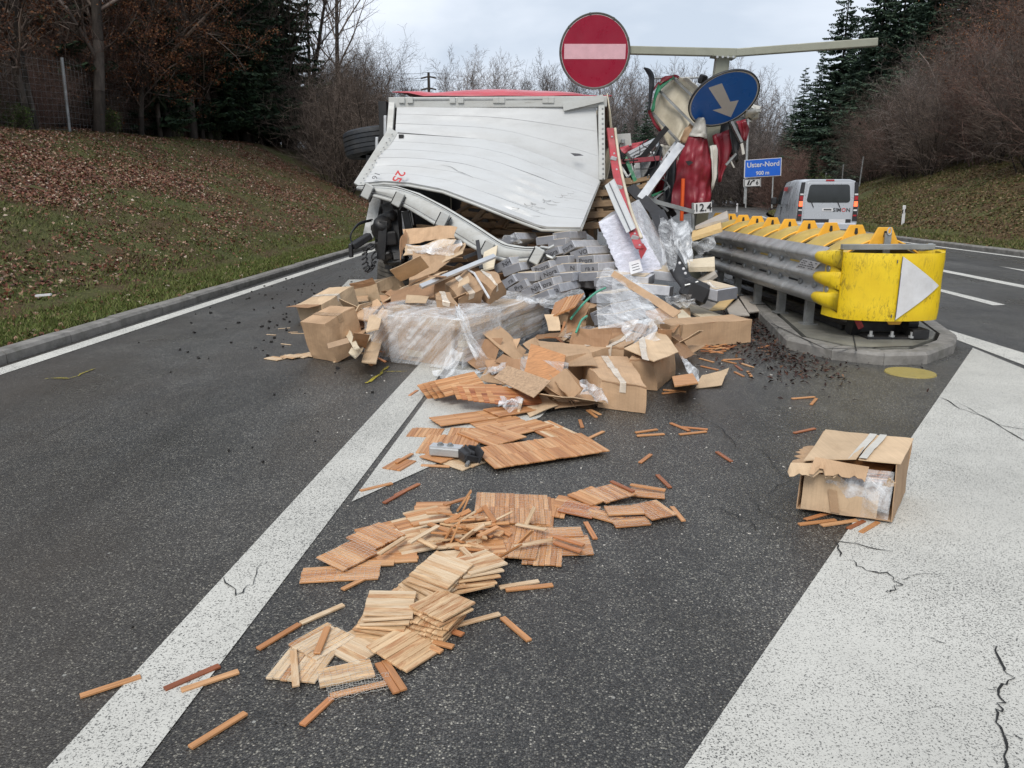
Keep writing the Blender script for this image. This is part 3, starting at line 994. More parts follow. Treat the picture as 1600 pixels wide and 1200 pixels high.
# ------------------------------------------------------------------ scattered leaves, grass, crumbs
def scatter_quads(name, pts, nrms, size, mat, seed, flatness=0.5, aspect=0.6, kind='stuff', lift=0.012, tri=False):
    rg = np.random.default_rng(seed)
    P = np.asarray(pts, dtype=np.float64)
    n = len(P)
    if n == 0: return None
    Nn = np.asarray(nrms, dtype=np.float64) + rg.normal(0, flatness, (n, 3))
    Nn /= np.linalg.norm(Nn, axis=1)[:, None]
    t = rg.normal(0, 1, (n, 3))
    t -= Nn * (t * Nn).sum(1)[:, None]
    t /= np.linalg.norm(t, axis=1)[:, None]
    b_ = np.cross(Nn, t)
    sz = rg.uniform(size[0], size[1], n)[:, None]
    P = P + np.asarray(nrms) * lift
    a, c = t * sz / 2, b_ * sz * aspect / 2
    fold = Nn * sz * 0.12
    verts = np.stack([P - a, P + c * 1.0 + fold, P + a, P - c * 1.0 + fold], 1).reshape(-1, 3)
    me = bpy.data.meshes.new(name)
    me.vertices.add(4 * n)
    me.vertices.foreach_set('co', verts.ravel())
    me.loops.add(4 * n)
    me.loops.foreach_set('vertex_index', np.arange(4 * n))
    me.polygons.add(n)
    me.polygons.foreach_set('loop_start', np.arange(0, 4 * n, 4))
    me.materials.append(mat)
    me.update(calc_edges=True)
    o = link(name, me)
    o['kind'] = kind
    return o


def blades(name, pts, h, w, mat, seed, lean=0.5):
    rg = np.random.default_rng(seed)
    P = np.asarray(pts)
    n = len(P)
    a = rg.uniform(0, 2 * PI, n)
    t = np.stack([np.cos(a), np.sin(a), np.zeros(n)], 1)
    up = np.stack([rg.normal(0, lean, n), rg.normal(0, lean, n), np.ones(n)], 1)
    hh = rg.uniform(h[0], h[1], n)[:, None]
    ww = rg.uniform(w[0], w[1], n)[:, None]
    verts = np.stack([P - t * ww / 2, P + t * ww / 2, P + up * hh], 1).reshape(-1, 3)
    me = bpy.data.meshes.new(name)
    me.vertices.add(3 * n)
    me.vertices.foreach_set('co', verts.ravel())
    me.loops.add(3 * n)
    me.loops.foreach_set('vertex_index', np.arange(3 * n))
    me.polygons.add(n)
    me.polygons.foreach_set('loop_start', np.arange(0, 3 * n, 3))
    me.materials.append(mat)
    me.update(calc_edges=True)
    o = link(name, me)
    o['kind'] = 'stuff'
    return o


def bank_points(fn, n, smax, y0, y1, seed, dens):
    rg = random.Random(seed)
    pts, nr = [], []
    while len(pts) < n:
        y = y0 * (y1 / y0) ** rg.random()
        s = rg.uniform(0.02, smax)
        if rg.random() > dens(s, y): continue
        p = fn(s, y)
        q1 = fn(s + 0.15, y)
        q2 = fn(s, y + 0.15)
        nn = (q1 - p).cross(q2 - p)
        if nn.z < 0: nn = -nn
        nn.normalize()
        pts.append(p)
        nr.append(nn)
    return pts, nr


def d_leaf(s, y):
    v = mnoise.noise(V((s * 0.45, y * 0.35, 5.0))) + 0.5 * mnoise.noise(V((s * 1.3, y * 1.1, 9.0)))
    return max(0.04, min(1.0, (0.42 + 1.0 * v) * min(1.0, max(0.06, (s - 0.9) * 0.35))))


def d_grass(s, y):
    v = mnoise.noise(V((s * 0.45, y * 0.35, 5.0)))
    return max(0.15, min(1.0, (0.75 - 0.8 * v) * (1.0 if s < 2.5 else 0.7)))


pts, nr = bank_points(pt_left, 85000, 9.5, 6, 36, 3, d_leaf)
tag(scatter_quads('fallen_leaves', pts, nr, (0.035, 0.095), MT['leaf_litter'], 4, 0.6))
pts, nr = bank_points(pt_left, 90000, 9.0, 6, 34, 5, d_grass)
blades('grass', bank_points(pt_left, 30000, 1.7, 6, 34, 15, lambda s, y: max(0.1, 1.15 - s * 0.6))[0], (0.025, 0.08), (0.008, 0.02), MT['grass_bright'], 16, 0.6)
blades('grass', pts, (0.02, 0.075), (0.008, 0.022), MT['grass'], 6, 0.7)
pts, nr = bank_points(pt_right, 44000, 9.0, 17, 60, 7, lambda s, y: 0.15 if s < 1.5 else 0.9)
scatter_quads('dry_leaves', pts, nr, (0.05, 0.13), MT['dry_litter'], 8, 0.6)
pts, nr = bank_points(pt_right, 46000, 9.0, 17, 62, 9, lambda s, y: 1.0 if s < 1.6 else 0.55 + 0.4 * mnoise.noise(V((s * .4, y * .2, 3))) + (0.5 if y > 36 else 0))
blades('grass', pts, (0.04, 0.13), (0.012, 0.035), MT['grass'], 10, 0.7)

# bark mulch washed out round the island
rg = random.Random(21)
pts = []
for _ in range(1900):
    a, b_ = rg.choice([((1130, 455), (1200, 520)), ((1150, 480), (1225, 545)), ((1170, 500), (1240, 556)), ((1215, 545), (1300, 570)), ((1100, 470), (1190, 500))])
    t = rg.random()
    sx_, sy_ = (26, 14) if rg.random() < 0.8 else (75, 24)
    pts.append(g(a[0] + (b_[0] - a[0]) * t + rg.gauss(-12, sx_), max(430, a[1] + (b_[1] - a[1]) * t + rg.gauss(8, sy_))))
scatter_quads('bark_mulch', pts, [V((0, 0, 1))] * len(pts), (0.015, 0.07), MT['mulch'], 22, 0.5, 0.45)
# dark crumbs on the left lane, pale splinters and grit
rg = random.Random(23)
m = MB()
for _ in range(260):
    p = g(rg.gauss(470, 90) if rg.random() < 0.75 else rg.uniform(60, 1000), rg.gauss(470, 45) if rg.random() < 0.8 else rg.uniform(500, 1150))
    if p.y < 1 or p.y > 22 or p.x < -4.2: continue
    r = rg.uniform(0.006, 0.024) * min(1.0, max(0.25, p.y / 8.0))
    if p.y < 4.5 and rg.random() < 0.7: continue
    m.box(p + V((0, 0, r * 0.5)), (r * rg.uniform(0.8, 2), r, r), (rg.uniform(-.5, .5), rg.uniform(-.5, .5), rg.uniform(0, 3)))
tag(m.build('dirt_crumbs', mk('dark_dirt', (0.016, 0.014, 0.013), 0.9, 0.3, 20)), kind='stuff')
m = MB()
for _ in range(190):
    p = g(rg.uniform(520, 1240), rg.uniform(560, 900) if rg.random() < 0.75 else rg.uniform(900, 1180))
    r = rg.uniform(0.004, 0.011) * min(1.0, max(0.35, p.y / 6.0))
    m.box(p + V((0, 0, r * 0.3)), (r * rg.uniform(0.8, 2.6), r, r * 0.5), (0, 0, rg.uniform(0, 3)))
tag(m.build('pale_grit', mk('pale_grit', (0.5, 0.47, 0.42), 0.8, 0.3, 20)), kind='stuff')
# ------------------------------------------------------------------ vegetation
def seg_mesh(name, segs, n, mat):
    if not segs:
        segs = [((0, 0, 0), (0, 0, 0.01), 0.001, 0.001)]
    A = np.array([s_[0] for s_ in segs], float)
    B = np.array([s_[1] for s_ in segs], float)
    ra = np.array([s_[2] for s_ in segs])[:, None]
    rb_ = np.array([s_[3] for s_ in segs])[:, None]
    t = B - A
    t /= np.maximum(np.linalg.norm(t, axis=1), 1e-9)[:, None]
    ref = np.where(np.abs(t[:, 2:3]) > 0.9, np.array([[1.0, 0, 0]]), np.array([[0, 0, 1.0]]))
    a = np.cross(t, ref)
    a /= np.linalg.norm(a, axis=1)[:, None]
    b_ = np.cross(t, a)
    N = len(segs)
    vs = np.zeros((N, 2 * n, 3))
    for k in range(n):
        c, s_ = math.cos(2 * PI * k / n), math.sin(2 * PI * k / n)
        off = a * c + b_ * s_
        vs[:, k] = A + off * ra
        vs[:, n + k] = B + off * rb_
    idx = np.array([[k, (k + 1) % n, n + (k + 1) % n, n + k] for k in range(n)])
    fs = (np.arange(N)[:, None, None] * 2 * n + idx[None]).reshape(-1, 4)
    return arr_mesh(name, vs.reshape(-1, 3), fs, mat, True)


def arr_mesh(name, vs, fs, mat, smooth=False):
    k = fs.shape[1]
    me = bpy.data.meshes.new(name)
    me.vertices.add(len(vs))
    me.vertices.foreach_set('co', np.ascontiguousarray(vs, dtype=np.float32).ravel())
    me.loops.add(fs.size)
    me.loops.foreach_set('vertex_index', np.ascontiguousarray(fs, dtype=np.int32).ravel())
    me.polygons.add(len(fs))
    me.polygons.foreach_set('loop_start', np.arange(0, fs.size, k))
    if smooth: me.polygons.foreach_set('use_smooth', np.ones(len(fs), dtype=bool))
    me.materials.append(mat)
    me.update(calc_edges=True)
    return me


def rot_about(v, ang, az, rg):
    """a direction turned by ang away from v, at azimuth az"""
    a = v.cross(V((0, 0, 1)))
    if a.length < 1e-3: a = v.cross(V((1, 0, 0)))
    a.normalize()
    b_ = v.cross(a)
    return (v * math.cos(ang) + (a * math.cos(az) + b_ * math.sin(az)) * math.sin(ang)).normalized()


def grow(rg, p, dr, L, r, level, maxl, out, tips, cfg):
    n = cfg['n'][level]
    st = L / n
    p = V(p)
    dr = V(dr)
    az = rg.uniform(0, 6.28)
    for i in range(n):
        f0, f1 = i / n, (i + 1) / n
        dr = (dr + V((rg.gauss(0, 1), rg.gauss(0, 1), rg.gauss(0, 1))) * cfg['wig'][level] + V((0, 0, cfg['up'][level]))).normalized()
        q = p + dr * st
        tp = 0.45 if level >= 2 and 'rmin' in cfg else 0.75
        r0 = r * (1 - tp * f0)
        r1 = r * (1 - tp * f1)
        out[level].append((tuple(p), tuple(q), r0, r1))
        p = q
        if level < maxl and f1 > cfg['start'][level]:
            kids = cfg['kids'][level]
            k = int(kids) + (1 if rg.random() < kids - int(kids) else 0)
            for _ in range(k):
                az += 2.4 + rg.uniform(-0.5, 0.5)
                nd = rot_about(dr, R(rg.uniform(*cfg['ang'][level])), az, rg)
                grow(rg, p - dr * st * rg.random() * 0.7, nd, L * rg.uniform(*cfg['len'][level]) * (1.15 - 0.6 * f1), max(cfg.get('rmin', 0.003), r1 * 0.55), level + 1, maxl, out, tips, cfg)
    tips.append((p, dr, level))


CFG_TREE = dict(n=(9, 5, 4, 3), wig=(0.05, 0.12, 0.17, 0.2), up=(0.04, 0.07, 0.05, 0.04), start=(0.22, 0.15, 0.1, 1), kids=(2.5, 2.0, 1.9, 0),
                ang=((35, 65), (30, 60), (28, 60), (0, 0)), len=((0.28, 0.46), (0.35, 0.6), (0.4, 0.7), (0, 0)))
CFG_SLIM = dict(n=(12, 5, 4, 3), wig=(0.03, 0.09, 0.15, 0.2), up=(0.05, 0.10, 0.06, 0.04), start=(0.3, 0.15, 0.1, 1), kids=(1.9, 1.9, 1.7, 0),
                ang=((30, 55), (30, 55), (28, 60), (0, 0)), len=((0.2, 0.36), (0.35, 0.6), (0.4, 0.7), (0, 0)))
CFG_ROUND = dict(rmin=0.013, n=(7, 6, 4, 3), wig=(0.08, 0.10, 0.14, 0.18), up=(0.03, 0.06, 0.06, 0.05), start=(0.14, 0.15, 0.1, 1), kids=(2.6, 2.2, 2.0, 0),
                 ang=((22, 48), (24, 48), (24, 52), (0, 0)), len=((0.42, 0.66), (0.35, 0.55), (0.35, 0.6), (0, 0)))
CFG_SHRUB = dict(rmin=0.0042, n=(7, 5, 3), wig=(0.16, 0.20, 0.22), up=(0.06, 0.03, 0.03), start=(0.1, 0.1, 1), kids=(2.5, 2.5, 0),
                 ang=((25, 62), (28, 65), (0, 0)), len=((0.3, 0.6), (0.35, 0.6), (0, 0)))


def leaf_quads(name, pts, size, mat, seed, asp=0.6):
    rg = np.random.default_rng(seed)
    P = np.asarray([tuple(p) for p in pts])
    n = len(P)
    N_ = rg.normal(0, 1, (n, 3)); N_ /= np.linalg.norm(N_, axis=1)[:, None]
    t = rg.normal(0, 1, (n, 3)); t -= N_ * (t * N_).sum(1)[:, None]; t /= np.linalg.norm(t, axis=1)[:, None]
    b_ = np.cross(N_, t)
    sz = rg.uniform(size[0], size[1], n)[:, None]
    vs = np.stack([P - t * sz / 2, P + b_ * sz * asp / 2 + N_ * sz * .1, P + t * sz / 2, P - b_ * sz * asp / 2 + N_ * sz * .1], 1).reshape(-1, 3)
    return arr_mesh(name, vs, np.arange(4 * n).reshape(-1, 4), mat)


def make_bare(H, r, cfg, seed, bark_m, twig_m, leaves=0, leaf_m=None, leaf_size=(0.06, 0.12), multi=1, maxl=3, leaf_low=None):
    """returns list of (part name, mesh)"""
    rg = random.Random(seed)
    nl = len(cfg['n'])
    out = [[] for _ in range(nl)]
    tips = []
    for k in range(multi):
        a = rg.uniform(0, 6.28)
        sp = 0.0 if multi == 1 else rg.uniform(0.08, 0.62)
        dr = V((math.cos(a) * sp, math.sin(a) * sp, 1)).normalized()
        base = V((math.cos(a) * sp, math.sin(a) * sp, -0.15)) * (0.0 if multi == 1 else 1.0)
        if multi == 1: base = V((0, 0, -0.2))
        grow(rg, base, dr, H * rg.uniform(0.75, 1.05) if multi > 1 else H, r * (rg.uniform(0.6, 1.1) if multi > 1 else 1), 0, nl - 1, out, tips, cfg)
    parts = []
    if multi == 1:
        parts.append(('trunk', seg_mesh('trunk', out[0], 7, bark_m)))
        parts.append(('crown', seg_mesh('crown', sum(out[1:], []), 3, twig_m)))
    else:
        parts.append(('stems', seg_mesh('stems', out[0], 4, bark_m)))
        parts.append(('twigs', seg_mesh('twigs', sum(out[1:], []), 3, twig_m)))
    if leaves:
        cand = [t_ for t_ in tips if t_[2] >= nl - 2]
        if leaf_low: cand = [t_ for t_ in cand if t_[0].z < leaf_low] or cand
        seeds = rg.sample(cand, max(3, len(cand) // 3))
        pts = []
        for _ in range(leaves):
            p = rg.choice(seeds)[0]
            pts.append(p + V((rg.gauss(0, 0.16), rg.gauss(0, 0.16), rg.gauss(0, 0.11))))
        parts.append(('leaves', leaf_quads('leaves', pts, leaf_size, leaf_m, seed)))
    return parts


def make_spruce(H, seed, mat, dens=1.0, low=0.06, wide=0.21):
    rg = random.Random(seed)
    segs = []
    r0 = 0.012 * H + 0.04
    n = 9
    for i in range(n):
        segs.append(((0, 0, H * i / n - 0.2), (0, 0, H * (i + 1) / n), r0 * (1 - i / n), r0 * (1 - (i + 1) / n) + 0.004))
    quads = []
    z = H * low
    while z < H * 0.985:
        f = z / H
        Lb = H * wide * (1 - f) ** 0.8 * rg.uniform(0.75, 1.1) + 0.12
        k = 7 if f < 0.75 else 5
        a0 = rg.uniform(0, 6.28)
        for j in range(k):
            a = a0 + j * 2 * PI / k + rg.uniform(-0.35, 0.35)
            L_ = Lb * rg.uniform(0.65, 1.1)
            dx, dy = math.cos(a), math.sin(a)
            droop = rg.uniform(0.12, 0.5)
            ns = max(4, int(L_ / 0.15 * dens))
            zz = z + rg.uniform(-0.5, 0.5) * H * 0.022
            prev = V((0, 0, zz))
            for i in range(1, ns + 1):
                t = i / ns
                p = V((dx * L_ * t, dy * L_ * t, zz - droop * L_ * t + 0.26 * L_ * t * t))
                if i % 3 == 0 or i == ns:
                    segs.append((tuple(prev), tuple(p), 0.014 * (1.2 - t), 0.014 * (1.1 - t)))
                    prev = p
                w = (0.30 * L_ * (1 - t * 0.75) * 0.55 + 0.07)
                for sd in (-1, 1):
                    tw = rg.uniform(0.75, 1.25)
                    q = p + V((-dy * sd * w * tw + dx * w * 0.55, dx * sd * w * tw + dy * w * 0.55, -w * rg.uniform(0.18, 0.65)))
                    ww = rg.uniform(0.07, 0.14) * (0.6 + H / 20)
                    up = V((dx * ww, dy * ww, ww * rg.uniform(-0.7, 0.4)))
                    quads.append((p - up * 0.5, p + up * 0.7, q + up * 0.35, q - up * 0.3))
                    q2 = q + V((rg.uniform(-.5, .5) * ww, rg.uniform(-.5, .5) * ww, -w * rg.uniform(0.2, 0.5)))
                    quads.append((q + up * 0.3, p + (q - p) * 0.5, p + (q - p) * 0.5 - V((0, 0, ww)), q2))
        z += H * 0.022 * rg.uniform(0.8, 1.3) + 0.06
    vs = np.array([tuple(p) for q in quads for p in q])
    return [('trunk', seg_mesh('trunk', segs, 5, MT['bark_dark'])), ('crown', arr_mesh('crown', vs, np.arange(len(vs)).reshape(-1, 4), mat))]


def make_leafy(H, Rr, seed, mat, n, size):
    """low evergreen bush: stems and leaves through the volume"""
    rg = random.Random(seed)
    out = [[] for _ in range(3)]
    tips = []
    for k in range(7):
        a = rg.uniform(0, 6.28)
        grow(rg, V((0, 0, -0.1)), V((math.cos(a) * 0.6, math.sin(a) * 0.6, 1)).normalized(), H, 0.02, 0, 2, out, tips, CFG_SHRUB)
    pts = []
    for _ in range(n):
        p = rg.choice(tips)[0]
        pts.append(p + V((rg.gauss(0, 0.12), rg.gauss(0, 0.12), rg.gauss(0, 0.10))))
    return [('stems', seg_mesh('stems', sum(out, []), 3, MT['twig'])), ('leaves', leaf_quads('leaves', pts, size, mat, seed))]


CFG_COPSE = dict(CFG_SHRUB, rmin=0.013)
LIB = {}


def lib(key, fn):
    if key not in LIB: LIB[key] = fn()
    return LIB[key]


K_BARE = [lambda i=i: make_bare(11.5 + i, 0.17, CFG_TREE, 40 + i, MT['bark_dark'], MT['twig']) for i in range(3)]
K_SLIM = [lambda i=i: make_bare(13 + i, 0.13, CFG_SLIM, 60 + i, MT['bark_dark'], MT['twig']) for i in range(2)]
K_BEECH = [lambda i=i: make_bare(9.5 + i, 0.13, CFG_TREE, 80 + i, MT['bark_dark'], MT['twig'], 5200, MT['brown_leaf'], (0.06, 0.13), leaf_low=7.0) for i in range(2)]
K_SPRUCE = [lambda i=i: make_spruce(13 + 1.5 * i, 100 + i, MT['needle']) for i in range(3)]
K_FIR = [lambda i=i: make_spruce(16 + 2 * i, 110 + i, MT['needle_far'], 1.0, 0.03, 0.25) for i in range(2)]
K_THICK = [lambda i=i: make_bare(4.2 + 0.6 * i, 0.028, CFG_SHRUB, 120 + i, MT['bark_dark'], MT['twig'], multi=15) for i in range(3)]
K_RED = [lambda i=i: make_bare(3.6 + 0.7 * i, 0.024, CFG_SHRUB, 130 + i, MT['twig_red'], MT['twig_red'], multi=16) for i in range(2)]
K_RUST = [lambda i=i: make_bare(5.5, 0.035, CFG_SHRUB, 140 + i, MT['bark_dark'], MT['twig_red'], 2600, MT['brown_leaf'], (0.06, 0.12), multi=14) for i in range(1)]
K_PALE = [lambda i=i: make_bare(4.5 + 0.6 * i, 0.028, CFG_SHRUB, 190 + i, MT['twig_grey'], MT['twig_grey'], multi=13) for i in range(2)]
K_GREY = [lambda i=i: make_bare(12 + 1.2 * i, 0.2, CFG_ROUND, 150 + i, MT['bark_grey'], MT['twig_grey']) for i in range(3)]
K_COPSE = [lambda i=i: make_bare(11.5 + 1.5 * i, 0.09, CFG_COPSE, 160 + i, MT['bark_grey'], MT['twig_grey'], multi=11) for i in range(2)]
K_EVER = [lambda i=i: make_leafy(1.5 + 0.4 * i, 0.8, 170 + i, MT['green_leaf'], 1500, (0.06, 0.13)) for i in range(2)]
KINDS_V = dict(bare=('bare_tree', K_BARE), slim=('bare_tree', K_SLIM), beech=('beech_tree', K_BEECH), spruce=('spruce_tree', K_SPRUCE), fir=('fir_tree', K_FIR),
               thick=('bare_shrub', K_THICK), red=('reddish_shrub', K_RED), rust=('rusty_shrub', K_RUST), pale=('pale_shrub', K_PALE), grey=('bare_tree', K_GREY), copse=('bare_coppice', K_COPSE), ever=('evergreen_bush', K_EVER))
PROTO = {}


def plant(kind, i, loc, sc=1.0, rz=0.0, label=None, cat='tree', group=None, tilt=(0, 0)):
    if group:
        sd = 'F' if 'far' in group else 'L' if 'left' in group else 'R'
        pl = place_of(loc, sd)
        label = label.replace('left wood', 'wood').replace('right hillside', 'hillside').replace('along the top of the left bank', 'on the left bank') + (' ' if sd == 'F' else ', %s row, ' % deep_of(loc, sd)) + pl
        group = group + ' ' + pl
    name, fns = KINDS_V[kind]
    i = i % len(fns)
    key = (kind, i)
    root = empty(name, loc, (tilt[0], tilt[1], rz), label, cat, group)
    root.scale = (sc, sc, sc * U(0.93, 1.07))
    for pn, me in lib(key, fns[i]):
        link(pn, me, root)
    return root


def left_spot(px, Y, s_min=0.0):
    """a place on the left bank seen at column px at distance Y"""
    Y = max(Y, min(75, (9.0 + 5.19) / max(0.1, (800 - px) / 1224 + 0.0436)))
    x = (px - 800) / 1200 * Y * 0.98
    s = Lk(Y) - 0.17 - x
    return V((x, Y, z_left(max(0.2, s), Y)))


def right_spot(px, Y):
    x = (px - 800) / 1200 * Y * 0.98
    s = x - Rk(Y) - 0.17
    return V((x, Y, z_right(max(0.2, s), Y) if s > 0 else 0.0))


rv = random.Random(55)


def place_of(p, side):
    px = 800 + p.x / max(1.0, p.y) * 1200
    if side == 'L':
        return 'at the left edge' if px < 110 else 'behind the first fence post' if px < 215 else 'behind the second fence post' if px < 330 else 'behind the third fence post' if px < 440 else 'towards the lorry'
    if side == 'R':
        return 'left of the motorway sign' if px < 1200 else 'above the motorway sign' if px < 1255 else 'above the van' if px < 1345 else 'above the roadside marker post' if px < 1440 else 'towards the right picture edge'
    return 'left of the power pole' if px < 665 else 'right of the power pole' if px < 780 else 'above the middle of the trailer' if px < 870 else 'below the no entry disc' if px < 990 else 'behind the torn tarpaulin' if px < 1110 else 'right of the torn tarpaulin'


def deep_of(p, side):
    s_ = (Lk(p.y) - p.x) if side == 'L' else (p.x - Rk(p.y))
    return 'front' if s_ < 11.5 else 'back'
GL = 'trees of the dark wood above the left bank'
# named ones that stand out
plant('slim', 0, left_spot(541, 44), 1.45, 0.6, 'slender bare tree standing alone against the sky beside the lorry', 'tree')
plant('bare', 1, left_spot(455, 34), 1.05, 2.0, 'tall dark bare tree with thick forked trunk before the white sky gap', 'tree', tilt=(0, 0.05))
plant('bare', 0, left_spot(172, 24), 1.1, 1.0, 'thick dark leaning trunk behind the wire fence on the left', 'tree', tilt=(0.03, 0.1))
plant('spruce', 1, left_spot(395, 36), 1.0, 0.4, 'dark green spruce at the middle of the left wood', 'tree')
plant('spruce', 0, left_spot(345, 40), 1.0, 1.4, 'dark spruce standing behind the brown beech leaves', 'tree')
plant('spruce', 2, left_spot(90, 27), 0.95, 2.2, 'dark spruce at the far left top of the wood', 'tree')
plant('spruce', 0, left_spot(515, 46), 0.42, 2.9, 'small young spruce under the slender bare tree', 'tree')
plant('beech', 0, left_spot(70, 20), 0.9, 0.0, 'beech with rust brown withered leaves at the left edge of the wood', 'tree')
plant('beech', 1, left_spot(330, 29), 0.8, 1.0, 'beech with orange brown leaves hanging over the fence', 'tree')
plant('beech', 0, left_spot(235, 25), 0.7, 3.0, 'beech with withered leaves between the two nearest fence posts', 'tree')
for k in range(34):
    px, Y = rv.uniform(-120, 500), rv.uniform(26, 56)
    plant(['bare', 'slim', 'bare', 'slim'][k % 4], rv.randrange(3), left_spot(px, Y), rv.uniform(0.8, 1.15), rv.uniform(0, 6.28),
          'bare dark trunk in the left wood', 'tree', GL, (rv.uniform(-.06, .06), rv.uniform(-.06, .06)))
for k in range(16):
    px, Y = rv.uniform(-160, 470), rv.uniform(38, 62)
    if 150 < px < 215: px += 90
    plant('spruce', rv.randrange(3), left_spot(px, Y), rv.uniform(0.75, 1.15), rv.uniform(0, 6.28), 'dark spruce deep in the left wood', 'tree', 'spruces in the left wood')
for k in range(9):
    px, Y = rv.uniform(-60, 480), rv.uniform(24, 38)
    plant('beech', k, left_spot(px, Y), rv.uniform(0.55, 0.85), rv.uniform(0, 6.28), 'young brown leaved beech in the left wood', 'tree', 'young beeches in the left wood')
for k, (px, Y) in enumerate(((262, 30), (300, 33), (352, 32), (372, 38), (420, 40), (436, 44))):
    plant('spruce', k, left_spot(px, Y), rv.uniform(0.55, 0.9), rv.uniform(0, 6.28), 'green spruce standing forward in the left wood', 'tree', 'forward spruces in the left wood')
for k in range(22):
    px, Y = rv.uniform(-60, 480), rv.uniform(22, 40)
    plant('slim', k, left_spot(px, Y), rv.uniform(0.45, 0.75), rv.uniform(0, 6.28), 'slender young bare tree in the left wood', 'tree', 'slender young trees in the left wood', (rv.uniform(-.08, .08), rv.uniform(-.08, .08)))
# thicket along the fence
y = 12.5
k = 0
while y < 50:
    for row in range(3):
        s = 10.2 + row * 1.6 + rv.uniform(-0.4, 0.7) + (0 if y < 24 else (y - 24) * 0.05)
        yy = y + rv.uniform(-0.6, 0.6)
        kd = ['thick', 'thick', 'red', 'thick'][k % 4]
        plant(kd, k, pt_left(s, yy), rv.uniform(0.55, 0.95) * (0.75 if row == 0 else 1.1), rv.uniform(0, 6.28),
              'bare dark shrub behind the left fence' if kd == 'thick' else 'bare reddish shrub behind the left fence', 'shrub',
              'bare shrubs behind the left fence' if kd == 'thick' else 'reddish shrubs behind the left fence')
        k += 1
    y += 1.0 + (y - 12) * 0.045
for k in range(13):
    Y = 36 + 2.0 * k
    plant('thick', k, V(((560 + rv.uniform(-35, 45) - 800) / 1200 * Y, Y, z_left(max(0.2, Lk(Y) - (560 - 800) / 1200 * Y), Y))), rv.uniform(1.0, 1.55), rv.uniform(0, 6.28),
          'tall bare bush ending the left wood', 'shrub', 'tall bushes at the end of the left wood')
for px, Y, lb_ in ((190, 21, 'green leaved bush at the fence foot between the two nearest posts'), (52, 17, 'green leaved bush behind the fence at the left edge'),
                   (285, 25, 'green leaved sprig just right of the second fence post'), (345, 28, 'low green bush behind the drooping wire'), (4, 15, 'bright green leaves at the left picture edge'),
                   (560, 40, 'dark green bush beside the upper tyre')):
    plant('ever', int(px), left_spot(px, Y), 0.42, px, lb_, 'bush')

y = 9.5
k = 0
while y < 40:
    s = 9.6 + rv.uniform(-0.4, 0.6)
    plant(['thick', 'red'][k % 2], k, pt_left(s, y), rv.uniform(0.22, 0.42), rv.uniform(0, 6.28), 'low dry brush along the top of the left bank', 'shrub', 'low dry brush on the left bank')
    k += 1
    y += 0.55 + (y - 9) * 0.03
# right hillside
GR = 'bare shrubs on the right hillside'
k = 0
y = 20.0
while y < 66:
    for row in range(7):
        s = 6.8 + row * 2.2 + rv.uniform(-0.7, 0.9)
        yy = y + rv.uniform(-1, 1)
        kd = ['thick', 'red', 'thick', 'thick', 'red', 'thick'][k % 6]
        big = 1.0 + 0.16 * row
        plant(kd, k, pt_right(s, yy), rv.uniform(0.8, 1.15) * big, rv.uniform(0, 6.28),
              'bare brown shrub on the right hillside' if kd == 'thick' else 'bare reddish shrub on the right hillside', 'shrub', GR if kd == 'thick' else 'reddish shrubs on the right hillside')
        k += 1
    y += 2.0 + (y - 20) * 0.05
for k in range(16):
    plant('rust', 0, pt_right(rv.uniform(8.5, 15), rv.uniform(22, 46)), rv.uniform(0.8, 1.2), rv.uniform(0, 6.28), 'rusty brown shrub high on the right hillside', 'shrub', 'rusty shrubs on the right hillside')
for k in range(16):
    px, Y = rv.uniform(1440, 1680), rv.uniform(48, 75)
    plant(['bare', 'slim'][k % 2], k, right_spot(px, Y), rv.uniform(0.7, 1.0), rv.uniform(0, 6.28), 'bare brown tree rising from the right hillside', 'tree', 'bare trees on the right hillside')
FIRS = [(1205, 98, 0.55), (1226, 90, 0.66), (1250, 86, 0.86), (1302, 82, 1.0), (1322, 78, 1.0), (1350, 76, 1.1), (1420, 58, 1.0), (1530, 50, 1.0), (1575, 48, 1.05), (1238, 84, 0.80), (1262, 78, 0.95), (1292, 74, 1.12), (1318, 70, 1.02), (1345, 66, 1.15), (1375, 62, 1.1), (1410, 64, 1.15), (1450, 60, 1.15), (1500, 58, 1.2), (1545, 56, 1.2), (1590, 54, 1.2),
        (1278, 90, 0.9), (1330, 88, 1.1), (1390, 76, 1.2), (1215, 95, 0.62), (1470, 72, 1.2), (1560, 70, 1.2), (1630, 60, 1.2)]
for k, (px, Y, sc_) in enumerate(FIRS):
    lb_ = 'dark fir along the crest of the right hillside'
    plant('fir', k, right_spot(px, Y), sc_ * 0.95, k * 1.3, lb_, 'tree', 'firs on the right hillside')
plant('spruce', 0, right_spot(1262, 60), 0.34, 0.5, 'small green conifer at the hillside foot above the motorway sign', 'tree')
plant('ever', 0, right_spot(1275, 56), 1.1, 0.5, 'yellowish green bush beside the small conifer', 'bush')
for k in range(8):
    px, Y = rv.uniform(1195, 1300), rv.uniform(62, 86)
    plant('red', k, right_spot(px, Y), rv.uniform(1.1, 1.5), rv.uniform(0, 6.28), 'low reddish shrub at the foot of the far hillside', 'shrub', 'reddish shrubs at the far hillside foot')

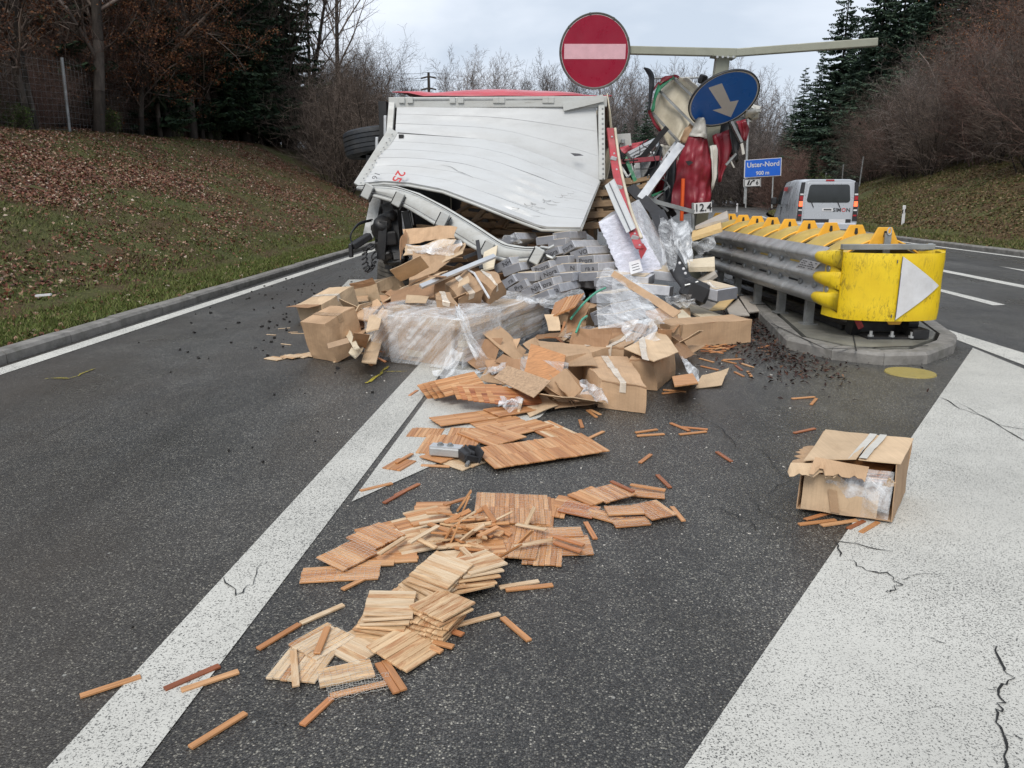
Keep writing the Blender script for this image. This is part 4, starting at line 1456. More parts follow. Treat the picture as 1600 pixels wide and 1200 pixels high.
for k in range(9):
    plant('pale', k, pt_right(rv.uniform(7.2, 11), rv.uniform(21, 50)), rv.uniform(0.8, 1.2), rv.uniform(0, 6.28), 'pale grey bare shrub on the right hillside', 'shrub', 'pale shrubs on the right hillside')
for k in range(10):
    plant('ever', k, pt_right(rv.uniform(6.8, 10), rv.uniform(22, 50)), rv.uniform(0.7, 1.5), rv.uniform(0, 6.28), 'low evergreen bush on the right hillside', 'bush', 'low evergreen bushes on the right hillside')
for k in range(8):
    plant('rust', 0, pt_left(rv.uniform(9.6, 12.5), rv.uniform(14, 40)), rv.uniform(0.5, 0.9), rv.uniform(0, 6.28), 'rust leaved shrub behind the left fence', 'shrub', 'rust leaved shrubs behind the left fence')
# far line of bare trees behind the lorry
k = 0
for px in range(606, 1215, 9):
    Y = rv.uniform(92, 125)
    hgt = 1.0
    if 700 < px < 820: hgt = 1.0
    elif px < 700: hgt = 0.84
    elif px < 880: hgt = 0.96
    elif px < 960: hgt = 1.0
    x = (px - 800) / 1200 * Y
    kd = 'grey' if k % 3 else 'copse'
    plant(kd, k, V((x, Y, -0.1)), hgt * rv.uniform(0.92, 1.16) * Y / 112, rv.uniform(0, 6.28), 'grey bare tree in the far line behind the lorry', 'tree', 'far line of bare trees')
    k += 1
for k in range(34):
    px, Y = rv.uniform(606, 1200), rv.uniform(84, 92)
    plant('copse', k, V(((px - 800) / 1200 * Y, Y, -0.1)), rv.uniform(0.55, 0.75), rv.uniform(0, 6.28), 'low grey coppice in the far line behind the lorry', 'tree', 'far line of low coppice')
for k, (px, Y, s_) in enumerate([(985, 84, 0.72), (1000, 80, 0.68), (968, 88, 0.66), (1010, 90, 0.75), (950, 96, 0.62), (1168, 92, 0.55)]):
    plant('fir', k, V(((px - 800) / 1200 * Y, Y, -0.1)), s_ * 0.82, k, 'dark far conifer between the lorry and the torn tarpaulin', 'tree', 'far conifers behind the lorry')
# ------------------------------------------------------------------ helpers for sheets traced at their own distance
def patch(left, right, nu=10, nv=8):
    """surface between two polylines of points, both running the same way"""
    def res(pl, n):
        pl = [V(p) for p in pl]
        Ls = [0.0]
        for a, b_ in zip(pl[:-1], pl[1:]): Ls.append(Ls[-1] + (b_ - a).length)
        out = []
        for i in range(n + 1):
            t = Ls[-1] * i / n
            for k in range(len(pl) - 1):
                if t <= Ls[k + 1] + 1e-9:
                    f = (t - Ls[k]) / max(1e-9, Ls[k + 1] - Ls[k])
                    out.append(pl[k].lerp(pl[k + 1], f))
                    break
        return out
    A, B = res(left, nv), res(right, nv)
    return [[A[i].lerp(B[i], j / nu) for j in range(nu + 1)] for i in range(nv + 1)]


def P(Y, *pts):
    """pixel points at one distance (or their own as third value)"""
    return [d(p[0], p[1], p[2] if len(p) > 2 else Y) for p in pts]


def ripple(grid, fn):
    n, m = len(grid) - 1, len(grid[0]) - 1
    return [[p + fn(i / n, j / m) for j, p in enumerate(row)] for i, row in enumerate(grid)]


# ------------------------------------------------------------------ sign gantry bent by the lorry
SY = 12.5
gantry = empty('sign_gantry', g(1081, 446), label='bent olive steel sign gantry with red no entry disc and tilted blue arrow disc', cat='sign gantry')
top = d(1129, 88, SY)
foot = V(gantry.location)
MB().bar(foot, top, 0.20, 0.16, (0, 1, 0)).build('post', MT['zinc_green'], gantry, bevel=0.008)
knee = d(1150, 82.5, SY - 0.05)
MB().bar(d(976, 78.5, SY + 0.1), knee, 0.11, 0.115).build('arm', MT['zinc_green'], gantry, bevel=0.01)
MB().bar(knee + V((-0.03, 0.01, 0)), d(1371, 66, SY - 0.5), 0.105, 0.11).build('arm', MT['zinc_green'], gantry, bevel=0.01)
m = MB()
m.box(top + V((0.0, -0.02, -0.02)), (0.34, 0.26, 0.02), (0, 0.1, 0))
m.build('head_plate', MT['zinc_green'], gantry)
for k in range(4):
    MB().lathe([(0.001, 0.025), (0.018, 0.025), (0.018, 0.0)], top + V((-0.12 + 0.08 * k, -0.15, -0.035)), (0, -1, 0), 8).build('bolt', MT['galv'], gantry)
# no entry disc
nc = d(929.5, 80.5, SY - 0.02)
nn = V((0.03, -1, -0.12)).normalized()
rr = 0.535
rim = MB().lathe([(rr - 0.03, 0.0), (rr + 0.004, 0.0), (rr + 0.004, 0.03), (rr - 0.006, 0.034), (rr - 0.03, 0.02)], nc - nn * 0.022, nn, 64)
disc = MB().disc(nc - nn * 0.012, nn, rr - 0.008, 64, 0.012).build('no_entry_disc', MT['sign_white'], gantry)
tag(disc, 'red no entry disc with pale bar at the left end of the arm')
rim.build('disc_rim', MT['sign_back'], disc, smooth=True)
MB().disc(nc + nn * 0.001, nn, rr - 0.032, 64, 0.003).build('red_field', MT['sign_red'], disc)
ax = V((1, 0, 0)); ax = (ax - nn * ax.dot(nn)).normalized(); ay = nn.cross(ax) * -1
if ay.z < 0: ay = -ay
MB().prism([nc + nn * 0.004 + ax * sx_ * 0.465 + ay * sy_ * 0.105 for sx_, sy_ in ((-1, -1), (1, -1), (1, 1), (-1, 1))], nn * 0.003).build('white_bar', MT['sign_pink'], disc)
for k in range(9):
    a = R(20 + 40 * k)
    c = nc + (ax * math.cos(a) + ay * math.sin(a)) * (rr - 0.012)
    MB().bar(c - (ax * math.cos(a) + ay * math.sin(a)) * 0.012 + nn * 0.012, c + (ax * math.cos(a) + ay * math.sin(a)) * 0.018 + nn * 0.012, 0.03, 0.01, nn).build('rim_clip', MT['sign_back'], disc)
# blue disc, tilted
bc = d(1131, 155, SY - 0.38)
th = R(13)
ba = V((math.cos(th), 0, math.sin(th)))
bm_ = V((-math.sin(th), 0, math.cos(th)))
bb = (bm_ * 0.64 - V((0, 1, 0)) * 0.77).normalized()
bn = ba.cross(bb).normalized()
if bn.y > 0: bn = -bn
rb_ = 0.53
bd = MB().disc(bc - bn * 0.014, bn, rb_ - 0.004, 64, 0.014, None, ba).build('blue_arrow_disc', MT['sign_white'], gantry)
tag(bd, 'blue disc with white slanting arrow, tipped on its bent post')
MB().lathe([(rb_ - 0.03, 0.0), (rb_ + 0.006, 0.0), (rb_ + 0.006, 0.03), (rb_ - 0.004, 0.036), (rb_ - 0.012, 0.02)], bc - bn * 0.02, bn, 64).build('disc_rim', MT['ink'], bd, smooth=True)
MB().disc(bc + bn * 0.001, bn, rb_ - 0.035, 64, 0.003, None, ba).build('blue_field', MT['sign_blue'], bd)


def on_plane(px, py, c, n):
    r = ray(px, py)
    o = V((0, 0, CAM_H))
    return o + r * ((c - o).dot(n) / r.dot(n))


MB().prism([on_plane(x, y, bc + bn * 0.006, bn) for x, y in [(1107, 137), (1128, 130), (1141, 159), (1154, 156.5), (1142, 183), (1113.5, 172), (1128, 169)]], bn * 0.003).build('white_arrow', MT['sign_cream'], bd)

# ------------------------------------------------------------------ crash cushion
CO = V((3.78, 7.55, 0))
cu_ = V((-0.038, 1, 0)).normalized()
cr_ = V((cu_.y, -cu_.x, 0))


def C(l, v, z):
    return CO + cr_ * l + cu_ * v + V((0, 0, z))


cush = empty('crash_cushion', C(0, 1.5, 0.12), label='long yellow nosed crash cushion of steel rails on the traffic island', cat='crash barrier')
ZB, ZT = 0.315, 0.975
plan = [(-0.545, 0.42), (-0.535, 0.24), (-0.49, 0.10), (-0.38, 0.02), (-0.15, -0.055), (0.08, -0.075), (0.28, -0.055), (0.42, 0.0), (0.50, 0.10), (0.545, 0.26), (0.555, 0.42)]


def smooth_pl(pl, k=4):
    out = []
    n = len(pl)
    for i in range(n - 1):
        p0, p1, p2, p3 = pl[max(0, i - 1)], pl[i], pl[i + 1], pl[min(n - 1, i + 2)]
        for j in range(k):
            t = j / k
            out.append(tuple(0.5 * ((2 * b_) + (-a + c) * t + (2 * a - 5 * b_ + 4 * c - e) * t * t + (-a + 3 * b_ - 3 * c + e) * t ** 3) for a, b_, c, e in zip(p0, p1, p2, p3)))
    out.append(pl[-1])
    return out


pln = smooth_pl(plan)


def dent(l, z):
    return 0.012 * mnoise.noise(V((l * 3, z * 4, 3.3)))


rows = []
for i in range(11):
    f = i / 10
    z = ZB + (ZT - ZB) * f
    edge = 0.018 * (1 if 0 < i < 10 else 0)
    rows.append([C(l, v - edge * 0.5 + dent(l, z), z) for l, v in pln])
nose = MB().sheet(rows[::-1], 0.035).build('yellow_nose', MT['yellow'], cush, smooth=False, angle=40)
bm = bmesh.new(); bm.from_mesh(nose.data); bmesh.ops.recalc_face_normals(bm, faces=bm.faces); bm.to_mesh(nose.data); bm.free()


def shell_v(l):
    for (a, va), (b_, vb) in zip(pln[:-1], pln[1:]):
        if a <= l <= b_: return va + (vb - va) * (l - a) / max(1e-6, b_ - a)
    return pln[-1][1]


# white triangle lies on the curved face
cols = []
for i in range(13):
    t = i / 12
    l = -0.03 + 0.43 * t
    zt = 0.95 + (0.66 - 0.95) * t
    zb = 0.335 + (0.66 - 0.335) * t
    cols.append([C(l, shell_v(l) - 0.022 - 0.006, zt + (zb - zt) * k / 4) + V((0, dent(l, zt + (zb - zt) * k / 4), 0)) for k in range(5)])
tri = MB().sheet(cols).build('white_triangle', MT['white'], cush)
MB().bar(C(-0.03, shell_v(-0.03) - 0.027, 0.33), C(-0.03, shell_v(-0.03) - 0.027, 0.95), 0.006, 0.006).build('nose_seam', MT['ink_grey'], cush)
for k, (l, z) in enumerate(((-0.07, 0.37), (-0.075, 0.90))):
    MB().box(C(l, shell_v(l) - 0.028, z), (0.008, 0.008, 0.03)).build('clip', MT['ink_grey'], cush)
# gripping fingers on both flanks
crests = (0.90, 0.69, 0.48)
for sd in (-1, 1):
    for kz, z in enumerate(crests):
        m = MB()
        secs = [(0.30, 0.075, 0.02), (0.18, 0.085, 0.06), (0.42, 0.07, 0.085), (0.58, 0.055, 0.075), (0.66, 0.03, 0.05)]
        rings = []
        for v, hh, oo in [(0.12, 0.10, 0.0), (0.24, 0.088, 0.05), (0.40, 0.072, 0.095), (0.56, 0.058, 0.085), (0.66, 0.03, 0.055)]:
            base = 0.515
            rings.append([C(sd * (base + oo * f), v, z + hh * s_) for f, s_ in ((0.0, -1.05), (0.75, -0.8), (1.0, -0.25), (1.0, 0.35), (0.75, 0.85), (0.0, 1.05))])
        vs = [p for r_ in rings for p in r_]
        nn_ = 6
        fs = [(i * nn_ + k, i * nn_ + (k + 1) % nn_, (i + 1) * nn_ + (k + 1) % nn_, (i + 1) * nn_ + k) for i in range(4) for k in range(nn_)]
        fs += [tuple(range(nn_)), tuple(4 * nn_ + k for k in range(nn_))]
        m.add(vs, fs)
        o = m.build('nose_finger', MT['yellow'], cush, smooth=True)
        bm = bmesh.new(); bm.from_mesh(o.data); bmesh.ops.recalc_face_normals(bm, faces=bm.faces); bm.to_mesh(o.data); bm.free()
    for z in (0.795, 0.585):
        MB().lathe([(0.001, 0.02), (0.034, 0.02), (0.042, 0.0)], C(sd * 0.535, 0.34, z), cr_ * sd, 12).build('bolt_head', MT['galv_dull'], cush)


def wave(z):
    return 0.006 + 0.042 * (1 + math.cos(2 * PI * (z - 0.90) / 0.21))


def rail_panel(sd, v0, v1, lap):
    rows = []
    for i in range(25):
        z = 0.395 + (1.0 - 0.395) * i / 24
        o = wave(z)
        if i in (0, 24): o = max(0.0, o - 0.02)
        rows.append([C(sd * (0.50 + o + lap), v0 + (v1 - v0) * j / 3, z) for j in range(4)])
    if sd > 0: rows = rows[::-1]
    return MB().sheet(rows, 0.006).build('rail_panel', MT['galv'], cush, angle=50)


for sd in (-1, 1):
    v = 0.45
    for k in range(5):
        rail_panel(sd, v, v + 1.02, 0.005 * (k % 2))
        if sd < 0:
            for q_ in (0.25, 0.62):
                for z in (0.795, 0.585):
                    MB().lathe([(0.001, 0.026), (0.032, 0.024), (0.040, 0.006), (0.040, 0.0)], C(-0.512 - 0.008 * (k % 2), v + q_, z), -cr_, 14).build('bolt_head', MT['galv_dull'], cush)
            for z, mt_ in ((0.585, 'gap'), (0.795, 'ochre_bag')):
                MB().box(C(-0.5065 - 0.008 * (k % 2), v + 0.82, z), (0.02, 0.30, 0.018), Matrix((cr_, cu_, V((0, 0, 1)))).transposed()).build('rail_slot', MT[mt_], cush)
        v += 0.955
    for k in range(6):
        v = 0.95 + 0.82 * k
        MB().bar(C(sd * 0.44, v, 0.12), C(sd * 0.44, v, 0.60), 0.07, 0.09, (1, 0, 0)).build('post', MT['galv_dull'], cush)
        MB().box(C(sd * 0.44, v, 0.128), (0.16, 0.16, 0.012)).build('foot_plate', MT['galv_dull'], cush)
for k in range(10):
    v = 0.34 + 0.62 * k
    pl = [C(-0.20, v, 0.99), C(-0.155, v, 1.04), C(-0.07, v, 1.205), C(0.07, v, 1.205), C(0.155, v, 1.04), C(0.20, v, 0.99)]
    pt_ = MB().prism(pl, cu_ * 0.028).build('diaphragm_plate', MT['orange'], cush, bevel=0.006)
    MB().prism([C(0.012, v - 0.004, 1.17), C(-0.012, v - 0.004, 1.17), C(-0.02, v - 0.004, 1.115), C(0.0, v - 0.004, 1.10), C(0.02, v - 0.004, 1.115)], -cu_ * 0.003).build('lifting_slot', MT['gap'], pt_)
    if k < 9:
        gr = []
        for i in range(9):
            t = i / 8
            row = []
            for j in range(13):
                l = -0.47 + 0.94 * j / 12
                z = 0.80 + 0.285 * math.cos(PI * l / 1.1) * (0.88 + 0.12 * math.sin(PI * t)) + 0.045 * math.sin(PI * t) * math.cos(PI * l / 1.1) + 0.012 * mnoise.noise(V((l * 6, t * 4, k)))
                row.append(C(l, v + 0.03 + 0.585 * t, z))
            gr.append(row)
        MB().sheet(gr).build('cushion_bag', MT['ochre_bag'], cush, smooth=True)
        MB().bar(C(-0.49, v + 0.60, 0.90), C(0.49, v + 0.60, 0.90), 0.03, 0.09).build('cross_plate', MT['galv_dull'], cush)
        arch = [C(-0.46 + 0.92 * j / 12, v + 0.02, 0.805 + 0.285 * math.cos(PI * (-0.46 + 0.92 * j / 12) / 1.1)) for j in range(13)]
        MB().tube(arch, 0.012, 5).build('bag_hem', MT['orange'], cush, smooth=True)
MB().bar(C(-0.50, 0.20, 1.02), C(0.44, 0.20, 1.02), 0.05, 0.055).build('top_bar', MT['galv_dull'], cush, bevel=0.004)
MB().bar(C(0.41, 0.21, 1.02), C(0.41, 0.36, 1.0), 0.05, 0.07).build('top_bar', MT['galv_dull'], cush)
MB().bar(C(0.0, 0.28, 0.85), C(0.0, 0.28, 1.15), 0.065, 0.02, (0, 1, 0)).build('lifting_lug', MT['galv_dull'], cush)
MB().tube([C(0.02 * math.cos(a), 0.26, 1.17 + 0.035 * math.sin(a)) for a in [i * 2 * PI / 12 for i in range(13)]], 0.006, 5).build('shackle', MT['alu'], cush)
pp = [(1272, 403), (1282, 411.5), (1271, 424.5), (1242, 416)]
pc = C(-0.60, 1.0, 0.70)
prow = [on_plane(x, y, pc, (cr_ + V((0, 0, 0.3))).normalized()) for x, y in ((1255, 404), (1282, 411), (1270, 424), (1243, 418))]
lab = MB().prism(prow, -cr_ * 0.003).build('rail_label', MT['white'], cush)
for r_ in range(4):
    for c_ in range(6):
        if rnd.random() < 0.8:
            f, h_ = 0.08 + 0.145 * c_, 0.16 + 0.21 * r_
            p = prow[0].lerp(prow[1], f).lerp(prow[3].lerp(prow[2], f), h_) - cr_ * 0.005
            q_ = prow[0].lerp(prow[1], f + 0.10).lerp(prow[3].lerp(prow[2], f + 0.10), h_) - cr_ * 0.005
            MB().bar(p, q_, 0.007, 0.002, -cr_).build('print', MT['ink'], lab)
# undercarriage
m = MB()
m.box(C(0.0, 0.32, 0.20), (0.50, 0.10, 0.09)).box(C(-0.24, 0.30, 0.22), (0.09, 0.16, 0.2), (0.3, 0, 0)).box(C(0.22, 0.28, 0.24), (0.10, 0.18, 0.22), (-0.4, 0, 0.2))
m.box(C(0.05, 0.15, 0.135), (0.55, 0.32, 0.02)).lathe([(0.001, .05), (0.07, .05), (0.07, -.05), (0.001, -.05)], C(0.25, 0.12, 0.27), cr_, 14)
m.box(C(0.28, 0.05, 0.18), (0.16, 0.2, 0.09)).bar(C(-0.2, 0.5, 0.16), C(-0.2, 5.4, 0.16), 0.14, 0.05).bar(C(0.2, 0.5, 0.16), C(0.2, 5.4, 0.16), 0.14, 0.05)
m.build('carriage', MT['black'], cush)
MB().prism([C(-0.05, 0.06, 0.335), C(0.16, 0.06, 0.335), C(0.11, 0.06, 0.26), C(0.0, 0.06, 0.26)], cu_ * 0.02).build('tow_tab', MT['orange'], cush)
for l, v in ((-0.18, 0.05), (0.02, 0.02), (0.2, -0.02)):
    MB().lathe([(0.001, 0.06), (0.016, 0.06), (0.016, 0.02), (0.03, 0.02), (0.03, 0.0)], C(l, v, 0.14), (0, 0, 1), 8).build('anchor_bolt', MT['galv'], cush)
MB().bar(C(-0.3, 0.2, 0.36), C(-0.26, 0.1, 0.22), 0.03, 0.05).build('red_strap', MT['red_steel'], cush)

# kilometre board and stake
kb = empty('kilometre_board', d(1083, 372, 12.1), label='small white board reading 12.4 on a short post behind the pile', cat='sign')
kq = P(11.9, (1084, 317.5), (1112, 315.5), (1112.5, 331.5), (1084.5, 334))
MB().prism(kq, V((0, 0.02, 0))).build('board', MT['sign_white'], kb)
ctr = sum(kq, V()) / 4
text_mesh('lettering', '12.4', 0.155, MT['ink'], ctr, kq[1] - kq[0], kq[0] - kq[3], kb, lift=0.012, bold=0.002)
MB().bar(d(1082.5, 317, 11.95), d(1083, 372, 11.95), 0.035, 0.035).build('post', MT['galv_dull'], kb)
MB().tube([d(1067.5, 279, 12.0), d(1065, 345, 12.0)], 0.028, 10).build('snow_stake', MT['stake'])
tag(bpy.data.objects['snow_stake'], 'thin orange stake upright before the red torn curtain', 'stake')

# ------------------------------------------------------------------ van
vy = 26.0
van = empty('panel_van', (0, 0, 0), label='silver panel van driving away with lit tail lamps', cat='van')
sec = [(0.90, 0.0), (0.965, 0.12), (0.975, 0.36), (0.965, 0.52), (0.93, 0.66), (0.86, 0.88), (0.80, 0.965), (0.62, 1.0)]
stations = [(0.0, 0.34, 1.93, 0.985), (0.05, 0.30, 1.955, 1.0), (1.0, 0.28, 1.97, 1.0), (2.6, 0.28, 1.97, 1.0), (3.2, 0.28, 1.92, 0.995), (3.9, 0.28, 1.55, 0.98), (4.3, 0.28, 1.22, 0.96), (4.75, 0.3, 1.05, 0.9), (4.95, 0.36, 0.8, 0.8)]
rings = []
for t, z0, z1, w in stations:
    half = [V((-x * w, t, z0 + (z1 - z0) * f)) for x, f in sec]
    rings.append(half + [V((-p.x, p.y, p.z)) for p in half[::-1]])
nr_ = len(rings[0])
vs = [p for r_ in rings for p in r_]
fs = [(i * nr_ + k, (i + 1) * nr_ + k, (i + 1) * nr_ + (k + 1) % nr_, i * nr_ + (k + 1) % nr_) for i in range(len(rings) - 1) for k in range(nr_)]
fs += [tuple(range(nr_)), tuple((len(rings) - 1) * nr_ + k for k in range(nr_))[::-1]]
bo = MB().add(vs, fs).build('body', MT['van_silver'], van, angle=35)
bm = bmesh.new(); bm.from_mesh(bo.data); bmesh.ops.recalc_face_normals(bm, faces=bm.faces); bm.to_mesh(bo.data); bm.free()


def rr_quad(w0, w1, h, r, c, z):
    """rounded outline in the x-z plane at y=c, bottom width w0, top width w1"""
    pts = []
    for (sx_, sz, wd) in ((1, -1, w0), (1, 1, w1), (-1, 1, w1), (-1, -1, w0)):
        for i in range(4):
            a0 = {(1, -1): -90, (1, 1): 0, (-1, 1): 90, (-1, -1): 180}[(sx_, sz)]
            a = R(a0 + 30 * i)
            pts.append(V((sx_ * (wd / 2 - r) + r * math.cos(a), c, z + sz * (h / 2 - r) + r * math.sin(a))))
    return pts


tg = MB().prism(rr_quad(1.52, 1.42, 1.36, 0.06, -0.022, 1.17), V((0, 0.02, 0))).build('tailgate', MT['van_silver'], van, bevel=0.006)
MB().prism(rr_quad(1.36, 1.26, 0.58, 0.09, -0.030, 1.50), V((0, 0.008, 0))).build('rear_window', MT['glass'], tg)
MB().box((0, -0.026, 0.98), (0.34, 0.012, 0.10)).build('handle', MT['lens_white'], tg)
MB().box((0, -0.034, 0.985), (0.24, 0.008, 0.04)).build('badge', MT['ink'], tg)
for x in (-0.55, 0.28):
    MB().bar((x, -0.045, 1.26), (x + 0.10, -0.04, 1.06), 0.022, 0.02).build('wiper', MT['plastic'], tg)
xx = 0.17
for ch, mt_ in (('S', 'ink'), ('I', 'ink'), ('M', 'ink'), ('O', 'ink_red'), ('N', 'ink')):
    t_ = text_mesh('letter', ch, 0.17, MT[mt_], (0, -0.024, 0.97), (1, 0, 0), (0, 0, 1), tg, bold=0.004, align='LEFT')
    x0 = min(v.co.x for v in t_.data.vertices)
    for v in t_.data.vertices: v.co.x += xx - x0
    xx = max(v.co.x for v in t_.data.vertices) + 0.018
MB().box((0, -0.004, 1.92), (0.26, 0.03, 0.05)).build('high_brake_lamp', MT['lens_red'], van)
MB().cbox((0, -0.05, 0.44), (1.86, 0.16, 0.24), None, 0.04).build('bumper', MT['van_silver'], van)
MB().box((0.0, -0.04, 0.63), (1.5, 0.06, 0.10)).build('number_plate_recess', MT['plastic'], van)
MB().box((0.32, -0.075, 0.62), (0.52, 0.012, 0.12)).build('number_plate', MT['white'], van)
for sd in (-1, 1):
    cl = MB().prism([(sd * 0.80, -0.03, 0.62), (sd * 0.955, -0.02, 0.62), (sd * 0.935, -0.02, 1.30), (sd * 0.875, -0.02, 1.86), (sd * 0.77, -0.03, 1.86), (sd * 0.80, -0.03, 1.3)], V((0, 0.10, 0))).build('lamp_cluster', MT['plastic'], van)
    for z, h_, mt_ in ((1.17, 0.17, 'brake'), (1.36, 0.13, 'lens_red'), (1.475, 0.05, 'lens_white'), (0.97, 0.05, 'lens_white'), (0.80, 0.05, 'lens_red')):
        MB().box((sd * 0.862 - sd * max(0, z - 1.3) * 0.06, -0.034, z), (0.11, 0.016, h_)).build('lamp', MT[mt_], cl)
# left side
MB().prism([(-0.968, 1.55, 1.12), (-0.968, 2.75, 1.12), (-0.87, 2.7, 1.74), (-0.87, 1.5, 1.74)], V((-0.012, 0, 0.002))).build('side_panel', mk('van_grey_film', (0.25, 0.26, 0.28), 0.35, 0.1, 3), van)
MB().prism([(-0.972, 1.95, 1.58), (-0.972, 2.6, 1.58), (-0.952, 2.6, 1.72), (-0.952, 1.95, 1.72)], V((-0.004, 0, 0))).build('side_print', MT['ink_red'], van)
MB().prism([(-0.967, 3.02, 1.10), (-0.955, 4.05, 1.12), (-0.90, 3.65, 1.55), (-0.875, 3.1, 1.70)], V((-0.010, 0, 0.002))).build('door_window', MT['glass'], van)
MB().bar((-0.984, 2.9, 0.5), (-0.984, 2.9, 1.15), 0.01, 0.012).build('door_seam', MT['ink'], van)
MB().box((-0.99, 2.72, 1.0), (0.02, 0.16, 0.05)).build('door_handle', MT['ink'], van)
for sd in (-1, 1):
    MB().cbox((sd * 1.10, 3.72, 1.22), (0.20, 0.12, 0.26), None, 0.03).build('mirror', MT['plastic'], van)
MB().prism([(-0.80, 3.22, 1.90), (0.80, 3.22, 1.90), (0.86, 4.25, 1.27), (-0.86, 4.25, 1.27)], V((0, 0.006, 0.012))).build('windscreen', MT['glass'], van)
for sd in (-1, 1):
    for t in (0.95, 4.05):
        w_ = MB().lathe([(0.21, -0.10), (0.31, -0.10), (0.335, -0.06), (0.335, 0.06), (0.31, 0.10), (0.21, 0.10)], (sd * 0.86, t, 0.335), (1, 0, 0), 28).build('wheel', MT['rubber'], van, smooth=True)
        MB().lathe([(0.001, 0.05), (0.06, 0.07), (0.18, 0.04), (0.215, 0.09), (0.215, -0.05), (0.001, -0.05)], (sd * 0.86, t, 0.335), (sd, 0, 0), 20).build('rim', MT['alu'], w_)
pr = d(1291, 345, vy)
van.location = (pr.x, vy, 0)
van.rotation_euler = (0, 0, R(-9))

# ------------------------------------------------------------------ motorway sign, mast, delineators
ms = empty('motorway_sign', d(1185, 322, 50), label='blue motorway sign reading Uster-Nord 900 m with small exit plate 6 below', cat='sign')
qd = P(50, (1163.5, 250), (1221.5, 246), (1220.5, 274.5), (1162.5, 278))
MB().prism(qd, V((0, 0.06, 0))).build('sign_panel', MT['sign_white'], ms)
cc = sum(qd, V()) / 4
qi = [cc + (p - cc) * 0.955 + V((0, -0.012, 0)) for p in qd]
qi = [p + (V((0, 0, -0.012)) if i < 2 else V((0, 0, 0.012))) for i, p in enumerate(qi)]
MB().prism(qi, V((0, 0.01, 0))).build('blue_field', MT['sign_blue_far'], ms)
text_mesh('lettering', 'Uster-Nord', 0.42, MT['sign_white'], cc + V((0, -0.02, 0.20)), qd[1] - qd[0], qd[0] - qd[3], ms, bold=0.008)
text_mesh('lettering', '900 m', 0.33, MT['sign_white'], cc + V((0, -0.02, -0.32)), qd[1] - qd[0], qd[0] - qd[3], ms, bold=0.006)
ep = P(49.98, (1162, 279.5), (1189, 278.5), (1189, 291.5), (1162, 292.5))
MB().prism(ep, V((0, 0.04, 0))).build('exit_plate', MT['sign_white'], ms)
ec = sum(ep, V()) / 4
for a, b_ in ((0, 1), (1, 2), (2, 3), (3, 0)):
    pa, pb = ec + (ep[a] - ec) * 0.90, ec + (ep[b_] - ec) * 0.90
    MB().bar(pa + V((0, -0.012, 0)), pb + V((0, -0.012, 0)), 0.012, 0.035, V((0, 0, 1)) if abs((pb - pa).x) > 0.3 else V((1, 0, 0))).build('plate_border', MT['ink'], ms)
text_mesh('lettering', '6', 0.36, MT['ink'], ec + V((0.30, -0.02, 0)), (1, 0, 0), (0, 0, 1), ms, bold=0.006)
for poly in ([(-0.34, -0.15), (-0.24, -0.15), (-0.14, 0.15), (-0.24, 0.15)], [(-0.20, -0.15), (-0.10, -0.15), (-0.02, 0.04), (0.07, 0.10), (0.09, 0.03), (0.16, 0.17), (0.0, 0.18), (0.03, 0.145), (-0.08, 0.09)]):
    MB().prism([ec + V((x, -0.012, z)) for x, z in poly], V((0, -0.006, 0))).build('exit_symbol', MT['ink'], ms)
for px in (1166, 1207):
    MB().tube([d(px - 1, 325, 50.1), d(px + 2, 250, 50.1)], 0.05, 8).build('post', MT['galv'], ms)
mast = empty('lamp_mast', d(1165, 318, 56), label='thin grey mast with short arm rising behind the motorway sign', cat='mast')
MB().tube([d(1164, 318, 56), d(1168.5, 210, 56), d(1172.5, 118, 56)], [0.11, 0.085, 0.06], 8).build('pole', MT['galv'], mast)
MB().bar(d(1173, 118, 56), d(1158, 117, 55.5), 0.10, 0.08).build('arm', MT['galv'], mast)
MB().box(d(1161, 118.5, 55.5), (0.55, 0.3, 0.12)).build('lamp_head', MT['galv_dull'], mast)


def delineator(px0, py0, px1, py1, Y, label):
    a, b_ = d(px0, py0, Y), d(px1, py1, Y)
    root = empty('delineator_post', a, label=label, cat='marker post')
    w = 0.06
    M_ = (b_ - a)
    pr_ = []
    ax_ = V((1, 0, 0))
    base = [a + ax_ * w + V((0, -0.04, 0)), a - ax_ * w + V((0, -0.04, 0)), a + V((0, 0.06, 0))]
    tp = [p + M_ - (V((0, 0, 0.04)) if i == 1 else V()) for i, p in enumerate(base)]
    MB().add(base + tp, [(0, 1, 2), (5, 4, 3), (0, 3, 4, 1), (1, 4, 5, 2), (2, 5, 3, 0)]).build('body', MT['white'], root)
    f0, f1 = 0.70, 0.88
    q_ = [base[0] + M_ * (f0 + 0.05), base[1] + M_ * f0, base[1] + M_ * (f1 - 0.04), base[0] + M_ * f1]
    q_ = [p + V((0, -0.003, 0)) for p in q_]
    bnd = MB().prism([q_[1], q_[0], q_[3], q_[2]], V((0, -0.004, 0))).build('black_band', MT['ink'], root)
    c_ = sum(q_, V()) / 4 + V((0, -0.008, 0))
    MB().box(c_, (0.05, 0.006, 0.15)).build('reflector', MT['lens_white'], bnd)


delineator(1408.5, 363, 1412.5, 321, 30.0, 'white roadside marker post with black band on the right grass bank')
delineator(1151, 332, 1151.8, 318, 52.0, 'small far marker post below the motorway sign')

# litter on the left grass
MB().bar(g(56, 462, 0.45), g(80, 460, 0.46), 0.05, 0.02).build('white_lath', MT['white'])
o = bpy.data.objects['white_lath']
p = left_spot(68, 9.9)
o.location = V((0, 0, 0))
tag(o, 'short white lath lying in the left grass', 'lath')


